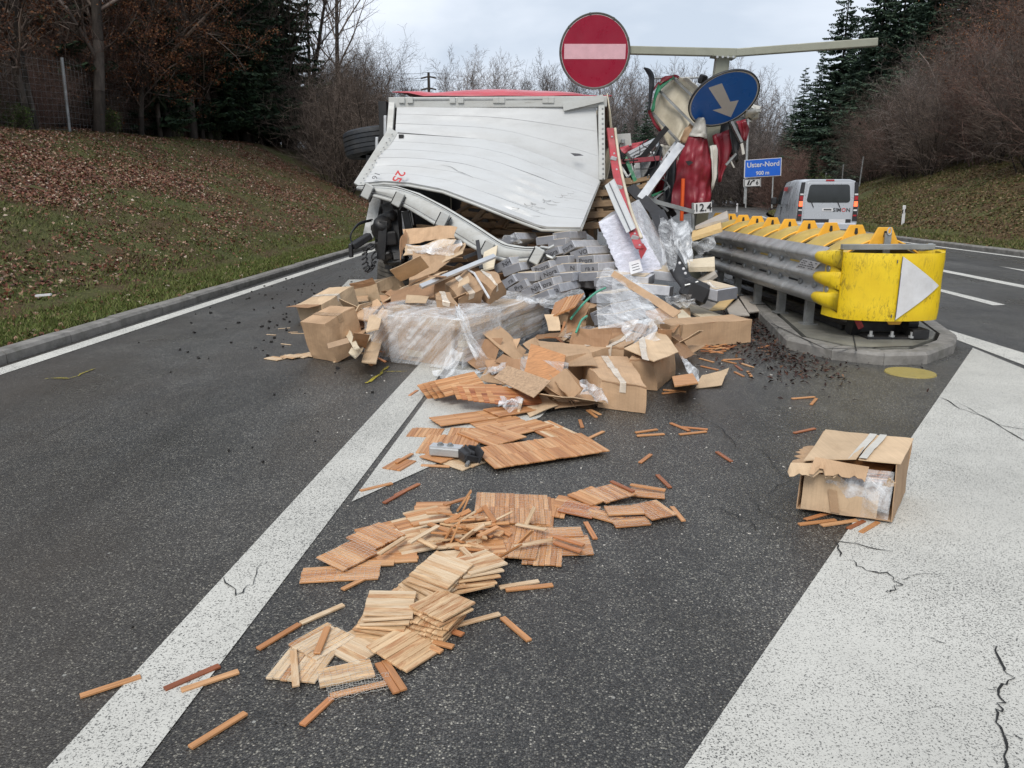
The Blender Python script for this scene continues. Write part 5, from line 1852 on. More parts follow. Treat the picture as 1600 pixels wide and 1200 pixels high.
# ------------------------------------------------------------------ fences
def fence(label, posts, hgt, nw, vstep, grp=None, cat='fence'):
    root = empty('wire_fence', posts[0], label=label, cat=cat, group=grp)
    tops = []
    for i, p in enumerate(posts):
        t_ = p + V((U(-0.10, 0.10), U(-0.05, 0.05), hgt))
        tops.append(t_)
        MB().tube([p - V((0, 0, 0.2)), t_], 0.045, 7).build('fence_post', MT['galv_dull'], root)
    for i in range(len(posts) - 1):
        a, b_, A, B = posts[i], posts[i + 1], tops[i], tops[i + 1]
        segs = []
        L_ = (b_ - a).length
        for k in range(nw):
            f = (k + 0.3) / nw
            p, q_ = a.lerp(A, f), b_.lerp(B, f)
            n_ = 5
            for j in range(n_):
                s0, s1 = p.lerp(q_, j / n_), p.lerp(q_, (j + 1) / n_)
                s0 = s0 - V((0, 0, 0.06 * math.sin(PI * j / n_))); s1 = s1 - V((0, 0, 0.06 * math.sin(PI * (j + 1) / n_)))
                segs.append((tuple(s0), tuple(s1), 0.0035, 0.0035))
        nv = int(L_ / vstep)
        for j in range(1, nv):
            f = j / nv
            p, q_ = a.lerp(b_, f), A.lerp(B, f)
            sg = V((0, 0, -0.06 * math.sin(PI * f)))
            segs.append((tuple(p + sg), tuple(q_ + sg), 0.0028, 0.0028))
        off = offset_of(root)
        segs = [(tuple(V(s_[0]) - off), tuple(V(s_[1]) - off), s_[2], s_[3]) for s_ in segs]
        link('wire_mesh', seg_mesh('wire_mesh', segs, 3, MT['galv_dull']), root)
    return root


lp = []
for px, Y in ((-170, 15.5), (128, 22.0), (281, 31.5), (372, 40.5), (450, 51.0), (503, 62.0)):
    p = left_spot(px, Y)
    lp.append(p)
fence('tall wire game fence on grey posts along the top of the left bank', lp, 2.05, 12, 0.22)
rp = []
for px, Y in ((1228, 80), (1260, 72), (1283, 64), (1309, 57), (1336, 51)):
    p = right_spot(px, Y)
    rp.append(p)
fence('wire fence on thin posts at the foot of the right hillside', rp, 1.9, 9, 0.4)

# ------------------------------------------------------------------ power line
up_ = empty('power_pole', d(672, 205, 98), label='wooden power pole with crossarms before the far trees', cat='power pole')
MB().tube([d(672, 215, 98), d(669.5, 113, 98)], [0.22, 0.15], 8).build('pole', MT['bark_dark'], up_)
for y0, w in ((120, 12), (138, 12)):
    MB().tube([d(669.8 - w, y0 + 2.5, 98), d(669.8, y0 - 0.5, 98), d(669.8 + w, y0 + 2.0, 98)], 0.10, 6).build('crossarm', MT['bark_dark'], up_)
for y0, y1 in ((113, 112), (121, 119.5), (124, 124), (138.5, 134), (140, 137)):
    a = d(669.5, y0, 98)
    b_ = d(595, y1 - 4, 104)
    pts = [a.lerp(b_, t / 8) - V((0, 0, 0.35 * math.sin(PI * t / 8))) for t in range(9)]
    MB().tube(pts, 0.022, 4).build('power_wire', MT['ink_grey'], up_)
for y0, y1 in ((113, 116), (121, 123)):
    MB().tube([d(669.5, y0, 98), d(690, y1 - 1, 104), d(720, y1 + 3, 116)], 0.02, 4).build('power_wire', MT['ink_grey'], up_)
# ------------------------------------------------------------------ overturned trailer
tr = empty('overturned_trailer', (-0.3, 12.5, 0), label='white lorry trailer lying on its side with burst rear doors, underside to the left', cat='lorry trailer')
TY = 12.0


def fix(o):
    bm = bmesh.new(); bm.from_mesh(o.data); bmesh.ops.recalc_face_normals(bm, faces=bm.faces); bm.to_mesh(o.data); bm.free()
    return o


# hull: floor (now the left wall), side walls (now bottom and top), front wall
fl0, fl1 = d(612, 165, 12.3), d(612, 440, 12.3)
MB().box((-1.98, 18.6, 1.62), (0.12, 12.4, 2.55)).build('load_floor', MT['black'], tr)
MB().box((0.05, 24.7, 1.6), (3.9, 0.1, 2.6)).build('front_wall', MT['black'], tr)
MB().box((-0.25, 18.5, 0.36), (3.3, 12.2, 0.06)).build('lower_side', MT['rubber'], tr)
for x in (-2.22, -2.22):
    pass
for z in (1.15, 2.05):
    MB().box((-2.17, 18.4, z), (0.22, 11.8, 0.12)).build('chassis_beam', MT['black'], tr)
# upper tarpaulin side, now the roof of the heap
A = P(12.25, (655, 156), (700, 150), (830, 150), (945, 152))
top_l = [V((-1.72, 12.3, 2.98)), V((-1.0, 12.3, 3.02)), V((0.2, 12.3, 3.04)), V((1.40, 12.3, 3.03))]
rows = []
for i in range(9):
    t = i / 8
    y = 12.25 + 12.0 * t
    row = []
    for j in range(15):
        f = j / 14
        x = -1.80 + 3.3 * f - (0.35 * (f - 0.6) * t)
        z = 2.95 + 0.27 * min(1.0, t * 11.0) * math.sin(PI * min(1, max(0, 0.06 + f * 0.92))) ** 0.35 + 0.03 * mnoise.noise(V((f * 4, t * 6, 1)))
        z += (0.05 if f < 0.12 else 0)
        row.append(V((x, y, z)))
    rows.append(row)
fix(MB().sheet(rows, 0.012).build('red_side_tarpaulin', MT['red_top'], tr, smooth=True))
rows = []
for i in range(7):
    t = i / 6
    rows.append([V((1.42 + 0.06 * math.sin(t * 9) + 0.10 * math.sin(f * 5 + t * 4), 12.2 + 9 * t, 2.98 - 2.2 * f)) for f in [j / 8 for j in range(9)]])
fix(MB().sheet(rows, 0.01).build('torn_roof_tarpaulin', MT['cream_tarp'], tr, smooth=True))
# top edge profile with hinge blocks
tp0, tp1 = d(612, 154.5, TY), d(946, 153.5, TY)
MB().bar(d(608, 161, TY), d(948, 159, TY - 0.02), 0.10, 0.15, (0, 0, 1)).build('door_top_profile', MT['white_edge'], tr, bevel=0.01)
for px in (628, 641, 707, 720, 775, 784, 852, 861, 930):
    MB().box(d(px, 156.5, TY - 0.06), (0.085, 0.05, 0.085)).build('hinge_block', MT['white_edge'], tr, bevel=0.006)
for a, b_ in ((645, 703), (724, 771), (790, 848), (866, 926)):
    MB().bar(d(a, 155.5, TY - 0.055), d(b_, 155.5, TY - 0.055), 0.02, 0.018).build('hinge_rod', MT['galv_dull'], tr)
MB().bar(d(880, 168, TY - 0.08), d(943, 153, TY - 0.14), 0.03, 0.10).build('lifted_profile', MT['white_edge'], tr)


def planks(name, topl, botl, n, mat, nu=16, gap=0.0016, th=0.03, sag=None):
    """a wall of n planks between two polylines (left to right)"""
    G = patch([p for p in topl], [p for p in botl], nu=n * 4, nv=nu)   # rows run left->right, columns top->bottom
    nn_ = n * 4
    for k in range(n):
        gr = []
        for j in range(nu + 1):
            row = []
            for c in range(5):
                f = (k * 4 + c) / nn_
                p = G[j][k * 4 + c].copy()
                row.append(p)
            gr.append(row)
        # pull in the edges for the joints and round them
        for row in gr:
            v = row[4] - row[0]
            L_ = v.length
            row[0] = row[0] + v * (gap / L_); row[4] = row[4] - v * (gap / L_)
        if sag: gr = [[p + sag(j / nu, (k * 4 + c) / nn_) for c, p in enumerate(row)] for j, row in enumerate(gr)]
        o = MB().sheet(gr, th).build(name, mat, tr, smooth=False, angle=30)
        fix(o)


def sag1(u, v):
    return V((0, 0.02 * mnoise.noise(V((u * 4, v * 3, 1))), 0))


MT['rub'] = mk('grey_rub_mark', (0.36, 0.36, 0.355), 0.6, 0.3, 30)


def sag2(u, v):
    # buckled ribs low on the right half
    w = max(0, 1 - abs(u - 0.72) / 0.16) * max(0, min(1, (v - 0.25) / 0.2))
    cr = 0.016 * (1 - 2.4 * abs(mnoise.noise(V((u * 3.2 + v, v * 2.2 - u * 2, 4.4)))))
    return V((0, -0.03 * w * math.sin(v * 46) + 0.03 * mnoise.noise(V((u * 5, v * 3, 7))) - cr, 0.012 * w * math.sin(v * 46)))


fold = P(11.72, (618, 209), (690, 214), (755, 219), (800, 228), (850, 246), (900, 267), (936, 283))
planks('door_plank', P(12.0, (621, 166), (690, 166), (760, 166), (860, 167), (931, 168)), fold, 3, MT['white_panel'], sag=sag1)
low = [d(566, 288, 11.25), d(600, 285, 11.2), d(640, 288, 11.05), d(692, 298, 10.85), d(745, 318, 10.65), (d(800, 340, 10.5)), d(846, 357, 10.4), d(906, 358, 10.45)]
planks('door_plank', [p + V((0, -0.03, -0.012)) for p in fold], low, 6, MT['white_panel'], nu=22, sag=sag2)
# edge profiles
MB().bar(d(613, 163, 11.98), d(609, 214, 11.75), 0.12, 0.09, (1, 0, 0)).build('edge_profile', MT['white_edge'], tr, bevel=0.008)
MB().bar(d(939, 166, 11.96), d(940, 283, 11.70), 0.16, 0.09, (1, 0, 0)).build('edge_profile', MT['white_edge'], tr, bevel=0.008)
MB().bar(d(615, 204, 11.68), d(560, 291, 11.22), 0.15, 0.05, (0, 1, 0)).build('edge_profile', MT['white_edge'], tr, bevel=0.008)
MB().tube([p + V((0, -0.012, -0.02)) for p in low], 0.022, 6).build('lower_trim', MT['white_edge'], tr, smooth=True)
MB().tube([d(936, 284, 11.66), d(922, 320, 11.1), d(907, 359, 10.45)], 0.025, 6).build('edge_trim', MT['white_edge'], tr)
MB().box(d(627, 213, 11.62), (0.07, 0.04, 0.05)).build('corner_catch', MT['black'], tr)
fd = [p + V((0, -0.045, -0.004)) for p in fold]
MB().tube(fd, 0.008, 5).build('fold_seam', MT['gap'], tr)
MB().prism(P(10.62, (796, 327), (805, 336), (806, 341), (799, 335)), V((0, -0.01, 0))).build('torn_notch', MT['ink_grey'], tr)
MB().prism(P(11.6, (891, 239), (905, 240), (912, 243), (898, 244)), V((0, -0.01, 0.0))).build('dent_mark', MT['ink_grey'], tr)
# stencilled numbers, sideways
tcx = d(588, 277, 11.20)
dn = (low[0] - fold[0]).normalized()
rt = (low[2] - low[0]).normalized()
text_mesh('number', '16', 0.13, MT['ink_grey'], d(588, 276, 11.17), dn, rt, tr, lift=0.02)
text_mesh('number', '25', 0.20, MT['ink_red'], d(623, 277, 11.02), dn, rt, tr, lift=0.02, bold=0.003)
for nm in ('number', 'number.001'):
    pass
# rub marks, rivets and a sharp crease on the door skin

def on_door(u, v):
    i = min(39, max(0, int(u * 40)))
    f = u * 40 - i
    tp_ = FT[i].lerp(FT[i + 1], f)
    bt_ = LT[i].lerp(LT[i + 1], f)
    return tp_.lerp(bt_, v) + sag2(u, v) + V((0, -0.085, -0.02))


FT = [r[0] for r in patch(fold, fold, 1, 40)]
LT = [r[0] for r in patch(low, low, 1, 40)]
rm = random.Random(5)
for k in range(11):
    u0, v0 = 0.90 - 0.021 * k, 0.30 + 0.052 * k
    pts = []
    for j in range(9):
        a_ = -0.9 + 2.6 * j / 8
        pts.append(on_door(min(0.985, u0 + 0.028 * math.cos(a_) + rm.gauss(0, 0.001)), min(0.97, v0 + 0.035 * math.sin(a_))))
    MB().tube(pts, 0.004, 4).build('rub_mark', MT['rub'], tr)
    pts = [on_door(min(0.985, u0 + 0.035 + 0.05 * j / 5), min(0.97, v0 + 0.01 * math.sin(j))) for j in range(6)]
    MB().tube(pts, 0.003, 4).build('rub_mark', MT['rub'], tr)
for (u0, v0, u1, v1) in ((0.30, 0.52, 0.48, 0.64), (0.78, 0.86, 0.97, 0.60)):
    MB().tube([on_door(u0 + (u1 - u0) * j / 8 + rm.gauss(0, 0.004), v0 + (v1 - v0) * j / 8 + rm.gauss(0, 0.008)) for j in range(9)], [0.001, 0.002, 0.003, 0.004, 0.003, 0.004, 0.002, 0.002, 0.001], 4).build('scratch', MT['rub'], tr)
for k in range(15):
    f = (k + 0.5) / 15
    p = d(939, 166, 11.90).lerp(d(940, 283, 11.64), f)
    MB().lathe([(0.001, 0.008), (0.012, 0.006), (0.014, 0)], p + V((0.02, -0.03, 0)), (0, -1, 0), 7).build('rivet', MT['galv_dull'], tr)
    if k < 12:
        p = d(615, 206, 11.63).lerp(d(562, 289, 11.18), (k + 0.5) / 12)
        MB().lathe([(0.001, 0.008), (0.011, 0.006), (0.013, 0)], p + V((0, -0.02, 0.0)), (0, -1, 0.2), 7).build('rivet', MT['galv_dull'], tr)
# bent door rail
rail = [d(558, 293, 11.2), d(585, 296, 11.1), d(615, 301, 11.0), d(648, 314, 10.8), d(690, 337, 10.5), d(735, 364, 10.1), d(770, 386, 9.85), d(790, 393, 9.75), d(820, 395, 9.6), d(850, 392, 9.5)]
m = MB()
ww = [0.06, 0.13, 0.20, 0.25, 0.27, 0.26, 0.24, 0.20, 0.15, 0.10]
gr = []
for i, p in enumerate(rail):
    t = (rail[min(i + 1, len(rail) - 1)] - rail[max(i - 1, 0)]).normalized()
    n_ = t.cross(V((0, -1, 0.25))).normalized()
    if n_.z < 0: n_ = -n_
    gr.append([p + n_ * ww[i] * (f - 0.5) + V((0, -0.05 * math.sin(PI * f), 0)) for f in (0, 0.15, 0.4, 0.65, 0.9, 1.0)])
fix(m.sheet(gr, 0.05).build('door_rail', MT['white_edge'], tr, angle=35))
MB().tube(smooth_pl([tuple(r_[4] + V((0, -0.056, 0.0))) for r_ in gr], 3), 0.006, 5).build('rail_groove', MT['gap'], tr)
MB().tube(smooth_pl([tuple(r_[1] + V((0, -0.056, 0.0))) for r_ in gr], 3), 0.004, 5).build('rail_groove', MT['ink_grey'], tr)
pipe = [d(566, 301, 11.12), d(600, 310, 10.98), d(632, 321, 10.85), d(668, 342, 10.55), d(704, 364, 10.2), d(740, 386, 9.92), d(762, 396, 9.75), d(772, 402, 9.70), d(800, 408, 9.58), d(826, 406, 9.5), d(850, 404, 9.45)]
MB().tube(smooth_pl([tuple(p) for p in pipe], 3), 0.026, 8).build('locking_rod', MT['white_edge'], tr, smooth=True)
for px, py, Y in ((575, 299, 11.1), (623, 311, 10.9), (692, 343, 10.3), (761, 388, 9.78), (838, 399, 9.45)):
    MB().cbox(d(px, py, Y) + V((0, -0.03, 0)), (0.13, 0.12, 0.20), (0, R(28), 0), 0.012).build('rod_bracket', MT['white_edge'], tr)
    MB().box(d(px, py, Y) + V((-0.065, -0.035, 0.01)), (0.012, 0.11, 0.20), (0, R(28), 0)).build('bracket_gap', MT['gap'], tr)
    MB().box(d(px, py, Y) + V((0.062, -0.035, -0.06)), (0.012, 0.11, 0.20), (0, R(28), 0)).build('bracket_gap', MT['gap'], tr)
for pts in ([(845, 386, 9.5), (858, 388, 9.45), (866, 384, 9.45)], [(850, 398, 9.45), (864, 404, 9.4), (868, 400, 9.4)]):
    MB().tube(P(9.5, *pts), 0.022, 6).build('torn_end', MT['galv_dull'], tr)
# upper and lower wheels: axle stands upright
def tyre(c, ax_, mat, rim_=True):
    t_ = MB().lathe([(0.30, -0.19), (0.46, -0.195), (0.505, -0.17), (0.515, -0.12), (0.515, -0.112), (0.50, -0.108), (0.50, -0.102), (0.517, -0.098), (0.517, -0.045), (0.50, -0.041), (0.50, -0.035), (0.517, -0.031),
                     (0.517, 0.031), (0.50, 0.035), (0.50, 0.041), (0.517, 0.045), (0.517, 0.098), (0.50, 0.102), (0.50, 0.108), (0.515, 0.112), (0.515, 0.12), (0.505, 0.17), (0.46, 0.195), (0.30, 0.19)], c, ax_, 48).build('wheel', mat, tr, angle=30)
    MB().lathe([(0.30, 0.19), (0.285, 0.12), (0.20, 0.02), (0.12, 0.04), (0.001, 0.04)], c, ax_, 24).build('rim', MT['galv_dull'], t_, smooth=True)
    MB().lathe([(0.30, -0.19), (0.285, -0.02), (0.001, -0.04)], c, ax_, 24).build('rim', MT['black'], t_, smooth=True)


axl = V((-0.20, 0, 0.98)).normalized()
tyre(d(588, 223, 12.9), V((-0.13, 0.05, 0.99)), MT['rubber'])
tyre(V((-2.0, 14.3, 2.35)), V((-0.05, 0.05, 0.99)), MT['rubber'])
lw = g(633, 452) + V((0.0, 0.45, 0.225))
tyre(lw, V((0.10, -0.06, 0.99)), MT['rubber_muddy'])
tyre(lw + V((0.05, 1.35, 0.02)), V((0.03, 0, 0.99)), MT['rubber_muddy'])
MB().tube([lw + V((-0.05, 0, 0.1)), V((-1.95, 12.9, 1.2)), d(588, 223, 12.9)], 0.075, 10).build('axle', MT['black'], tr, smooth=True)
MB().tube([lw + V((0, 1.35, 0.1)), V((-2.0, 14.3, 2.3))], 0.075, 10).build('axle', MT['black'], tr, smooth=True)
# underside jumble seen at the left of the load
for a, b_, w, h_, mt_ in (((605, 318, 11.6), (628, 400, 11.5), 0.16, 0.12, 'black'), ((592, 312, 11.9), (592, 392, 11.7), 0.10, 0.10, 'black'), ((633, 330, 11.4), (645, 392, 11.3), 0.10, 0.05, 'black'),
                          ((612, 330, 11.5), (618, 412, 11.3), 0.20, 0.16, 'black'), ((588, 308, 11.7), (575, 372, 11.5), 0.16, 0.03, 'galv_dull'), ((636, 320, 11.6), (648, 375, 11.6), 0.02, 0.02, 'galv'),
                          ((630, 330, 11.5), (632, 366, 11.5), 0.05, 0.05, 'alu'), ((600, 345, 11.2), (596, 405, 11.2), 0.12, 0.14, 'black'), ((642, 328, 11.6), (646, 352, 11.6), 0.02, 0.02, 'galv')):
    MB().bar(d(*a), d(*b_), w, h_, (0, 1, 0.1)).build('underframe_bar', MT[mt_], tr, bevel=0.006)
MB().lathe([(0.001, .18), (0.10, .18), (0.13, .12), (0.13, -.10), (0.09, -.16), (0.001, -.16)], d(596, 357, 11.3), (0.2, -0.5, 0.4), 18).build('brake_cylinder', MT['black'], tr, smooth=True)
MB().lathe([(0.001, .16), (0.075, .16), (0.075, -.12), (0.001, -.12)], d(604, 340, 11.4), (0.6, -0.5, 0.2), 18).build('air_bellows', MT['black'], tr, smooth=True)
MB().bar(d(578, 368, 11.2), d(550, 386, 11.0), 0.13, 0.10).build('underrun_arm', MT['plastic'], tr, bevel=0.02)
MB().bar(d(548, 381, 10.98), d(549, 402, 10.98), 0.05, 0.10, (0, 1, 0)).build('underrun_end', MT['plastic'], tr, bevel=0.01)
for k in range(2):
    pts = [d(582 - 2 * k, 343 + 2 * k, 11.4), d(562 - k, 348 + 3 * k, 11.2), d(550 - k, 362 + 2 * k, 11.1), d(548, 374, 11.1), d(552, 383, 11.1)]
    MB().tube(smooth_pl([tuple(p) for p in pts], 4), 0.011, 6).build('air_hose', MT['rubber'], tr, smooth=True)
co_ = []
for i in range(140):
    t = i / 139
    ang = t * 2 * PI * 14
    # a loop hanging down
    a = -PI * 0.62 + t * (PI * 2 * 0.92)
    cx, cy = 577 + 7.5 * math.sin(a + PI), 403 + 19 * -math.cos(a + PI)
    c = d(cx, cy, 11.05)
    dr = V((math.cos(a), 0, math.sin(a)))
    co_.append(c + V((math.cos(ang) * 0.036, math.sin(ang) * 0.036, math.sin(ang + 0.8) * 0.03)))
MB().tube(co_, 0.012, 5).build('coiled_hose', MT['plastic'], tr, smooth=True)
for (px, py, w, h_) in ((604, 398, 0.16, 0.12), (612, 408, 0.22, 0.10), (596, 385, 0.12, 0.16), (622, 402, 0.18, 0.14), (586, 356, 0.10, 0.10), (610, 372, 0.18, 0.2)):
    MB().cbox(d(px, py, 11.3 + U(-0.1, 0.2)), (w, 0.16, h_), (U(-.4, .4), U(-.4, .4), U(-.4, .4)), 0.02).build('bracket', MT['black'], tr)
for px, y0, y1 in ((602, 181, 211), (589, 216, 243)):
    MB().cbox((d(px, y0, 12.0) + d(px, y1, 12.0)) / 2, (0.05, 0.04, 0.28), (0, 0.05, 0), 0.01).build('lashing_lug', MT['alu'], tr)
# right-hand door post, red with bolts, and its white board
post = smooth_pl([tuple(d(*p)) for p in ((953, 200, 11.9), (957, 232, 11.8), (962, 265, 11.4), (970, 302, 10.8), (979, 335, 10.2), (990, 365, 9.7), (999, 387, 9.3))], 4)
gr = []
for p in post:
    p = V(p)
    gr.append([p + V((-0.055, 0, 0)), p + V((-0.045, -0.03, 0)), p + V((0.045, -0.03, 0)), p + V((0.055, 0, 0))])
rp_ = fix(MB().sheet(gr, 0.02).build('red_door_post', MT['red_steel'], tr, angle=30))
for k in range(2, len(post) - 1, 3):
    MB().lathe([(0.001, 0.014), (0.013, 0.012), (0.016, 0.0)], V(post[k]) + V((0.01, -0.032, 0)), (0, -1, 0), 8).build('bolt', MT['alu'], rp_)
MB().tube([V(p) + V((0.075, 0.0, 0)) for p in post[:-3]], 0.022, 6).build('post_seal', MT['cream_tarp'], tr, smooth=True)
for k in (6, 11, 16, 21):
    MB().cbox(V(post[min(k, len(post) - 1)]) + V((-0.01, -0.05, 0)), (0.09, 0.05, 0.06), (0, 0.3, 0), 0.01).build('post_hinge', MT['galv'], tr)
MB().prism(P(9.28, (998, 392), (1005, 380), (1011, 389), (1002, 405)), V((0, 0.04, 0))).build('bent_foot', MT['red_steel'], tr)
MB().prism([d(945, 290, 10.9), d(958, 280, 10.9), d(975, 318, 10.3), (d(992, 357, 9.7)), d(979, 364, 9.65), d(961, 328, 10.2)], V((0.02, 0.05, 0.01))).build('white_side_board', MT['white_panel'], tr)
MB().bar(d(952, 286, 10.85), d(985, 360, 9.62), 0.010, 0.012, (0, 1, 0)).build('board_groove', MT['ink_grey'], tr)
MB().prism(P(13.0, (958, 210), (985, 208), (987, 227), (959, 231)), V((0, 0.1, 0))).build('latch_box', MT['white_edge'], tr)
MB().cbox(d(973, 221, 12.95), (0.06, 0.05, 0.07), None, 0.01).build('latch', MT['galv_dull'], tr)

# ------------------------------------------------------------------ torn superstructure round the gantry
wk = empty('torn_lorry_superstructure', d(1080, 330, 12.4), label='torn red and cream lorry curtain with bent bows and slats wrapped round the sign post', cat='lorry wreck')


def cloth(name, left, right, mat, nu=12, nv=10, fold_=0.05, fq=9, th=0.008, seed=0):
    G = patch(left, right, nu, nv)
    G = ripple(G, lambda i, j: V((0.015 * mnoise.noise(V((i * 5, j * 5, seed))), -fold_ * math.sin(j * fq + 1.7 * i) * (0.5 + 0.5 * i) + 0.05 * mnoise.noise(V((i * 3, j * 4, seed + 3))), 0.02 * mnoise.noise(V((i * 4, j * 3, seed + 9))))))
    return fix(MB().sheet(G, th).build(name, mat, wk, smooth=True))


cloth('cream_roof_tarpaulin', P(13.0, (1049, 119), (1030, 140), (1020, 158), (1015, 176), (1030, 200), (1040, 224), (1049, 233)), P(12.6, (1070, 123), (1094, 140), (1100, 160), (1094, 178), (1085, 197), (1066, 216), (1058, 232)), MT['cream_tarp'], 14, 14, 0.07, 11)
cloth('grey_tarpaulin_flap', P(12.75, (1062, 123), (1084, 146)), P(12.5, (1072, 121), (1098, 140)), MT['white_tarp'], 5, 6, 0.03)
cloth('brown_lining', P(12.6, (1078, 192), (1066, 208), (1062, 222)), P(12.5, (1090, 195), (1080, 214), (1072, 224)), MT['card'], 5, 6, 0.03)
for a, b_, w in (((1031, 142, 12.86), (1085, 196, 12.5), 0.05), ((1019, 176, 12.88), (1061, 222, 12.5), 0.05), ((1052, 121, 12.85), (1083, 151, 12.5), 0.045)):
    MB().bar(d(*a), d(*b_), w, 0.03).build('roof_bow', MT['galv_dull'], wk)
cloth('green_webbing', P(12.8, (1050, 117), (1040, 123), (1029, 131), (1022, 146), (1017, 176)), P(12.75, (1054, 121), (1044, 129), (1034, 137), (1026, 150), (1021, 174)), MT['green_band'], 2, 10, 0.01)
cloth('red_hem', P(12.85, (1029, 127), (1016, 140), (1012, 175), (1020, 192), (1030, 206)), P(12.83, (1031, 131), (1020, 142), (1016, 172), (1024, 190), (1034, 204)), MT['red_tarp'], 2, 10, 0.01)
cloth('red_hem', P(12.8, (1028, 130), (1034, 122), (1046, 118), (1056, 116), (1062, 120)), P(12.78, (1031, 134), (1038, 128), (1049, 122), (1058, 121), (1066, 125)), MT['red_tarp'], 2, 8, 0.01)
MB().tube(smooth_pl([tuple(p) for p in P(12.8, (1006, 106), (1013, 111), (1018, 120), (1018, 135), (1016, 150), (1014, 172))], 3), [0.012, 0.02, 0.032, 0.042, 0.044, 0.045, 0.045, 0.045, 0.045, 0.045, 0.04, 0.035, 0.03, 0.025, 0.02, 0.02], 6).build('bent_strap', MT['rubber'], wk)
MB().tube(P(12.9, (1020, 122.5), (1096, 121)), 0.016, 6).build('roof_rod', MT['galv'], wk)
MB().cbox(d(1098, 124, 12.85), (0.12, 0.1, 0.14), (0.3, 0.2, 0.4), 0.02).build('rod_bracket', MT['black'], wk)
# red curtain, wrapped round the post
def wrap(l, r, Yc, dep, n=12, nv=10, seed=1, dent_=0.05):
    G = patch(l, r, n, nv)
    return ripple(G, lambda i, j: V((0, -dep * math.sin(PI * j) + dent_ * mnoise.noise(V((i * 4, j * 3, seed))), 0.02 * mnoise.noise(V((i * 5, j * 3, seed + 4))))))


G = wrap(P(12.35, (1088, 184), (1082, 200), (1076, 213)), P(12.35, (1102, 187), (1104, 202), (1106, 217)), 12.3, 0.16)
fix(MB().sheet(G, 0.008).build('white_curtain_end', MT['white_tarp'], wk, smooth=True))
G = wrap(P(12.35, (1076, 213), (1068, 231), (1059, 256), (1055, 280), (1051, 300), (1046, 326)), P(12.35, (1106, 217), (1110, 236), (1113, 262), (1113, 285), (1112, 302), (1109, 332)), 12.3, 0.13, 24, 30, 5, 0.06)
G = ripple(G, lambda i, j: V((0, -0.035 * math.sin(j * 17 + 5 * mnoise.noise(V((i * 2, j * 2, 4)))) * (0.3 + i) * 0.6 + 0.03 * (1 - 2 * abs(mnoise.noise(V((i * 5 + j * 3, j * 6 - i * 2, 8)))))  , 0)))
fix(MB().sheet(G, 0.008).build('red_curtain', MT['red_tarp'], wk, smooth=True))
MB().prism(P(11.98, (1071, 252), (1079, 251), (1083, 254), (1076, 259), (1074, 256)), V((0, 0.01, 0))).build('curtain_tear', MT['gap'], wk)
cloth('grey_curtain_strip', P(12.3, (1109, 228), (1112, 252), (1113, 280), (1112, 297)), P(12.35, (1119, 226), (1122, 240), (1121, 275), (1114, 296)), MT['white_tarp'], 5, 8, 0.03)
cloth('red_curtain', P(12.45, (1113, 212), (1116, 226), (1122, 250), (1122, 285)), P(12.6, (1140, 202), (1146, 222), (1138, 250), (1126, 284)), MT['red_tarp'], 8, 10, 0.06, 8, seed=7)
cloth('red_curtain', P(12.7, (1150, 190), (1156, 205), (1158, 222)), P(12.8, (1164, 186), (1171, 205), (1166, 219)), MT['red_tarp'], 6, 6, 0.06, 8, seed=8)
cloth('black_lining', P(12.75, (1106, 190), (1110, 205), (1113, 222)), P(12.85, (1164, 184), (1160, 210), (1150, 250)), MT['rubber'], 8, 8, 0.08, 8, seed=9)
cloth('black_lining', P(12.5, (1138, 190), (1141, 215), (1147, 250), (1150, 256)), P(12.5, (1144, 188), (1150, 215), (1154, 240), (1153, 252)), MT['plastic'], 4, 8, 0.03, 8, seed=10)
MB().bar(d(1142, 190, 12.4), d(1158, 222, 12.4), 0.10, 0.04).build('side_slat', MT['galv_dull'], wk)
MB().bar(d(1134, 258, 12.4), d(1150, 240, 12.4), 0.04, 0.03).build('side_slat', MT['galv_dull'], wk)
MB().tube(P(12.4, (1142, 252), (1147, 262)), 0.012, 5).build('torn_cord', MT['white_tarp'], wk)
G = patch(P(12.5, (1164, 166), (1162, 178), (1170, 186)), P(12.6, (1178, 158), (1188, 170), (1178, 186)), 9, 9)
G = ripple(G, lambda i, j: mnoise.noise_vector(V((i * 5, j * 5, 2))) * 0.10 + V((0, -0.18 * math.sin(PI * i) * math.sin(PI * j), 0)))
fix(MB().sheet(G, 0.008).build('white_tarpaulin_bundle', MT['white_tarp'], wk, smooth=True))
MB().prism(P(12.35, (1157, 225), (1161, 223), (1164, 240), (1160, 242)), V((0, 0.03, 0))).build('white_scrap', MT['white_tarp'], wk)
# slats, beams, black straps between trailer and post
MB().bar(d(1064, 226, 12.0), d(1001, 311, 11.3), 0.12, 0.035, (0, -1, 0.6)).build('aluminium_board', MT['alu'], wk)
MB().bar(d(1060, 229, 12.05), d(1010, 312, 11.5), 0.03, 0.10, (0, -1, 0.6)).build('aluminium_board', MT['galv'], wk)
for k in range(3):
    MB().bar(d(981 + 2 * k, 241 + 4 * k, 12.6), d(1025 + 2 * k, 218 + 4 * k, 13.2), 0.05, 0.05, (0, -1, 0.5)).build('side_slat', MT['alu'], wk)
cloth('pink_red_tarpaulin', P(12.9, (966, 231), (975, 240)), P(13.2, (1013, 218), (1003, 231)), MT['red_top'], 8, 5, 0.05)
cloth('dark_tarpaulin', P(12.6, (965, 228), (968, 256), (985, 292)), P(12.6, (978, 246), (986, 268), (995, 288)), MT['plastic'], 6, 8, 0.05, seed=12)
MB().bar(d(977, 246, 12.4), d(994, 286, 12.2), 0.055, 0.03, (0, 1, 0)).build('green_strap', MT['green_band'], wk)
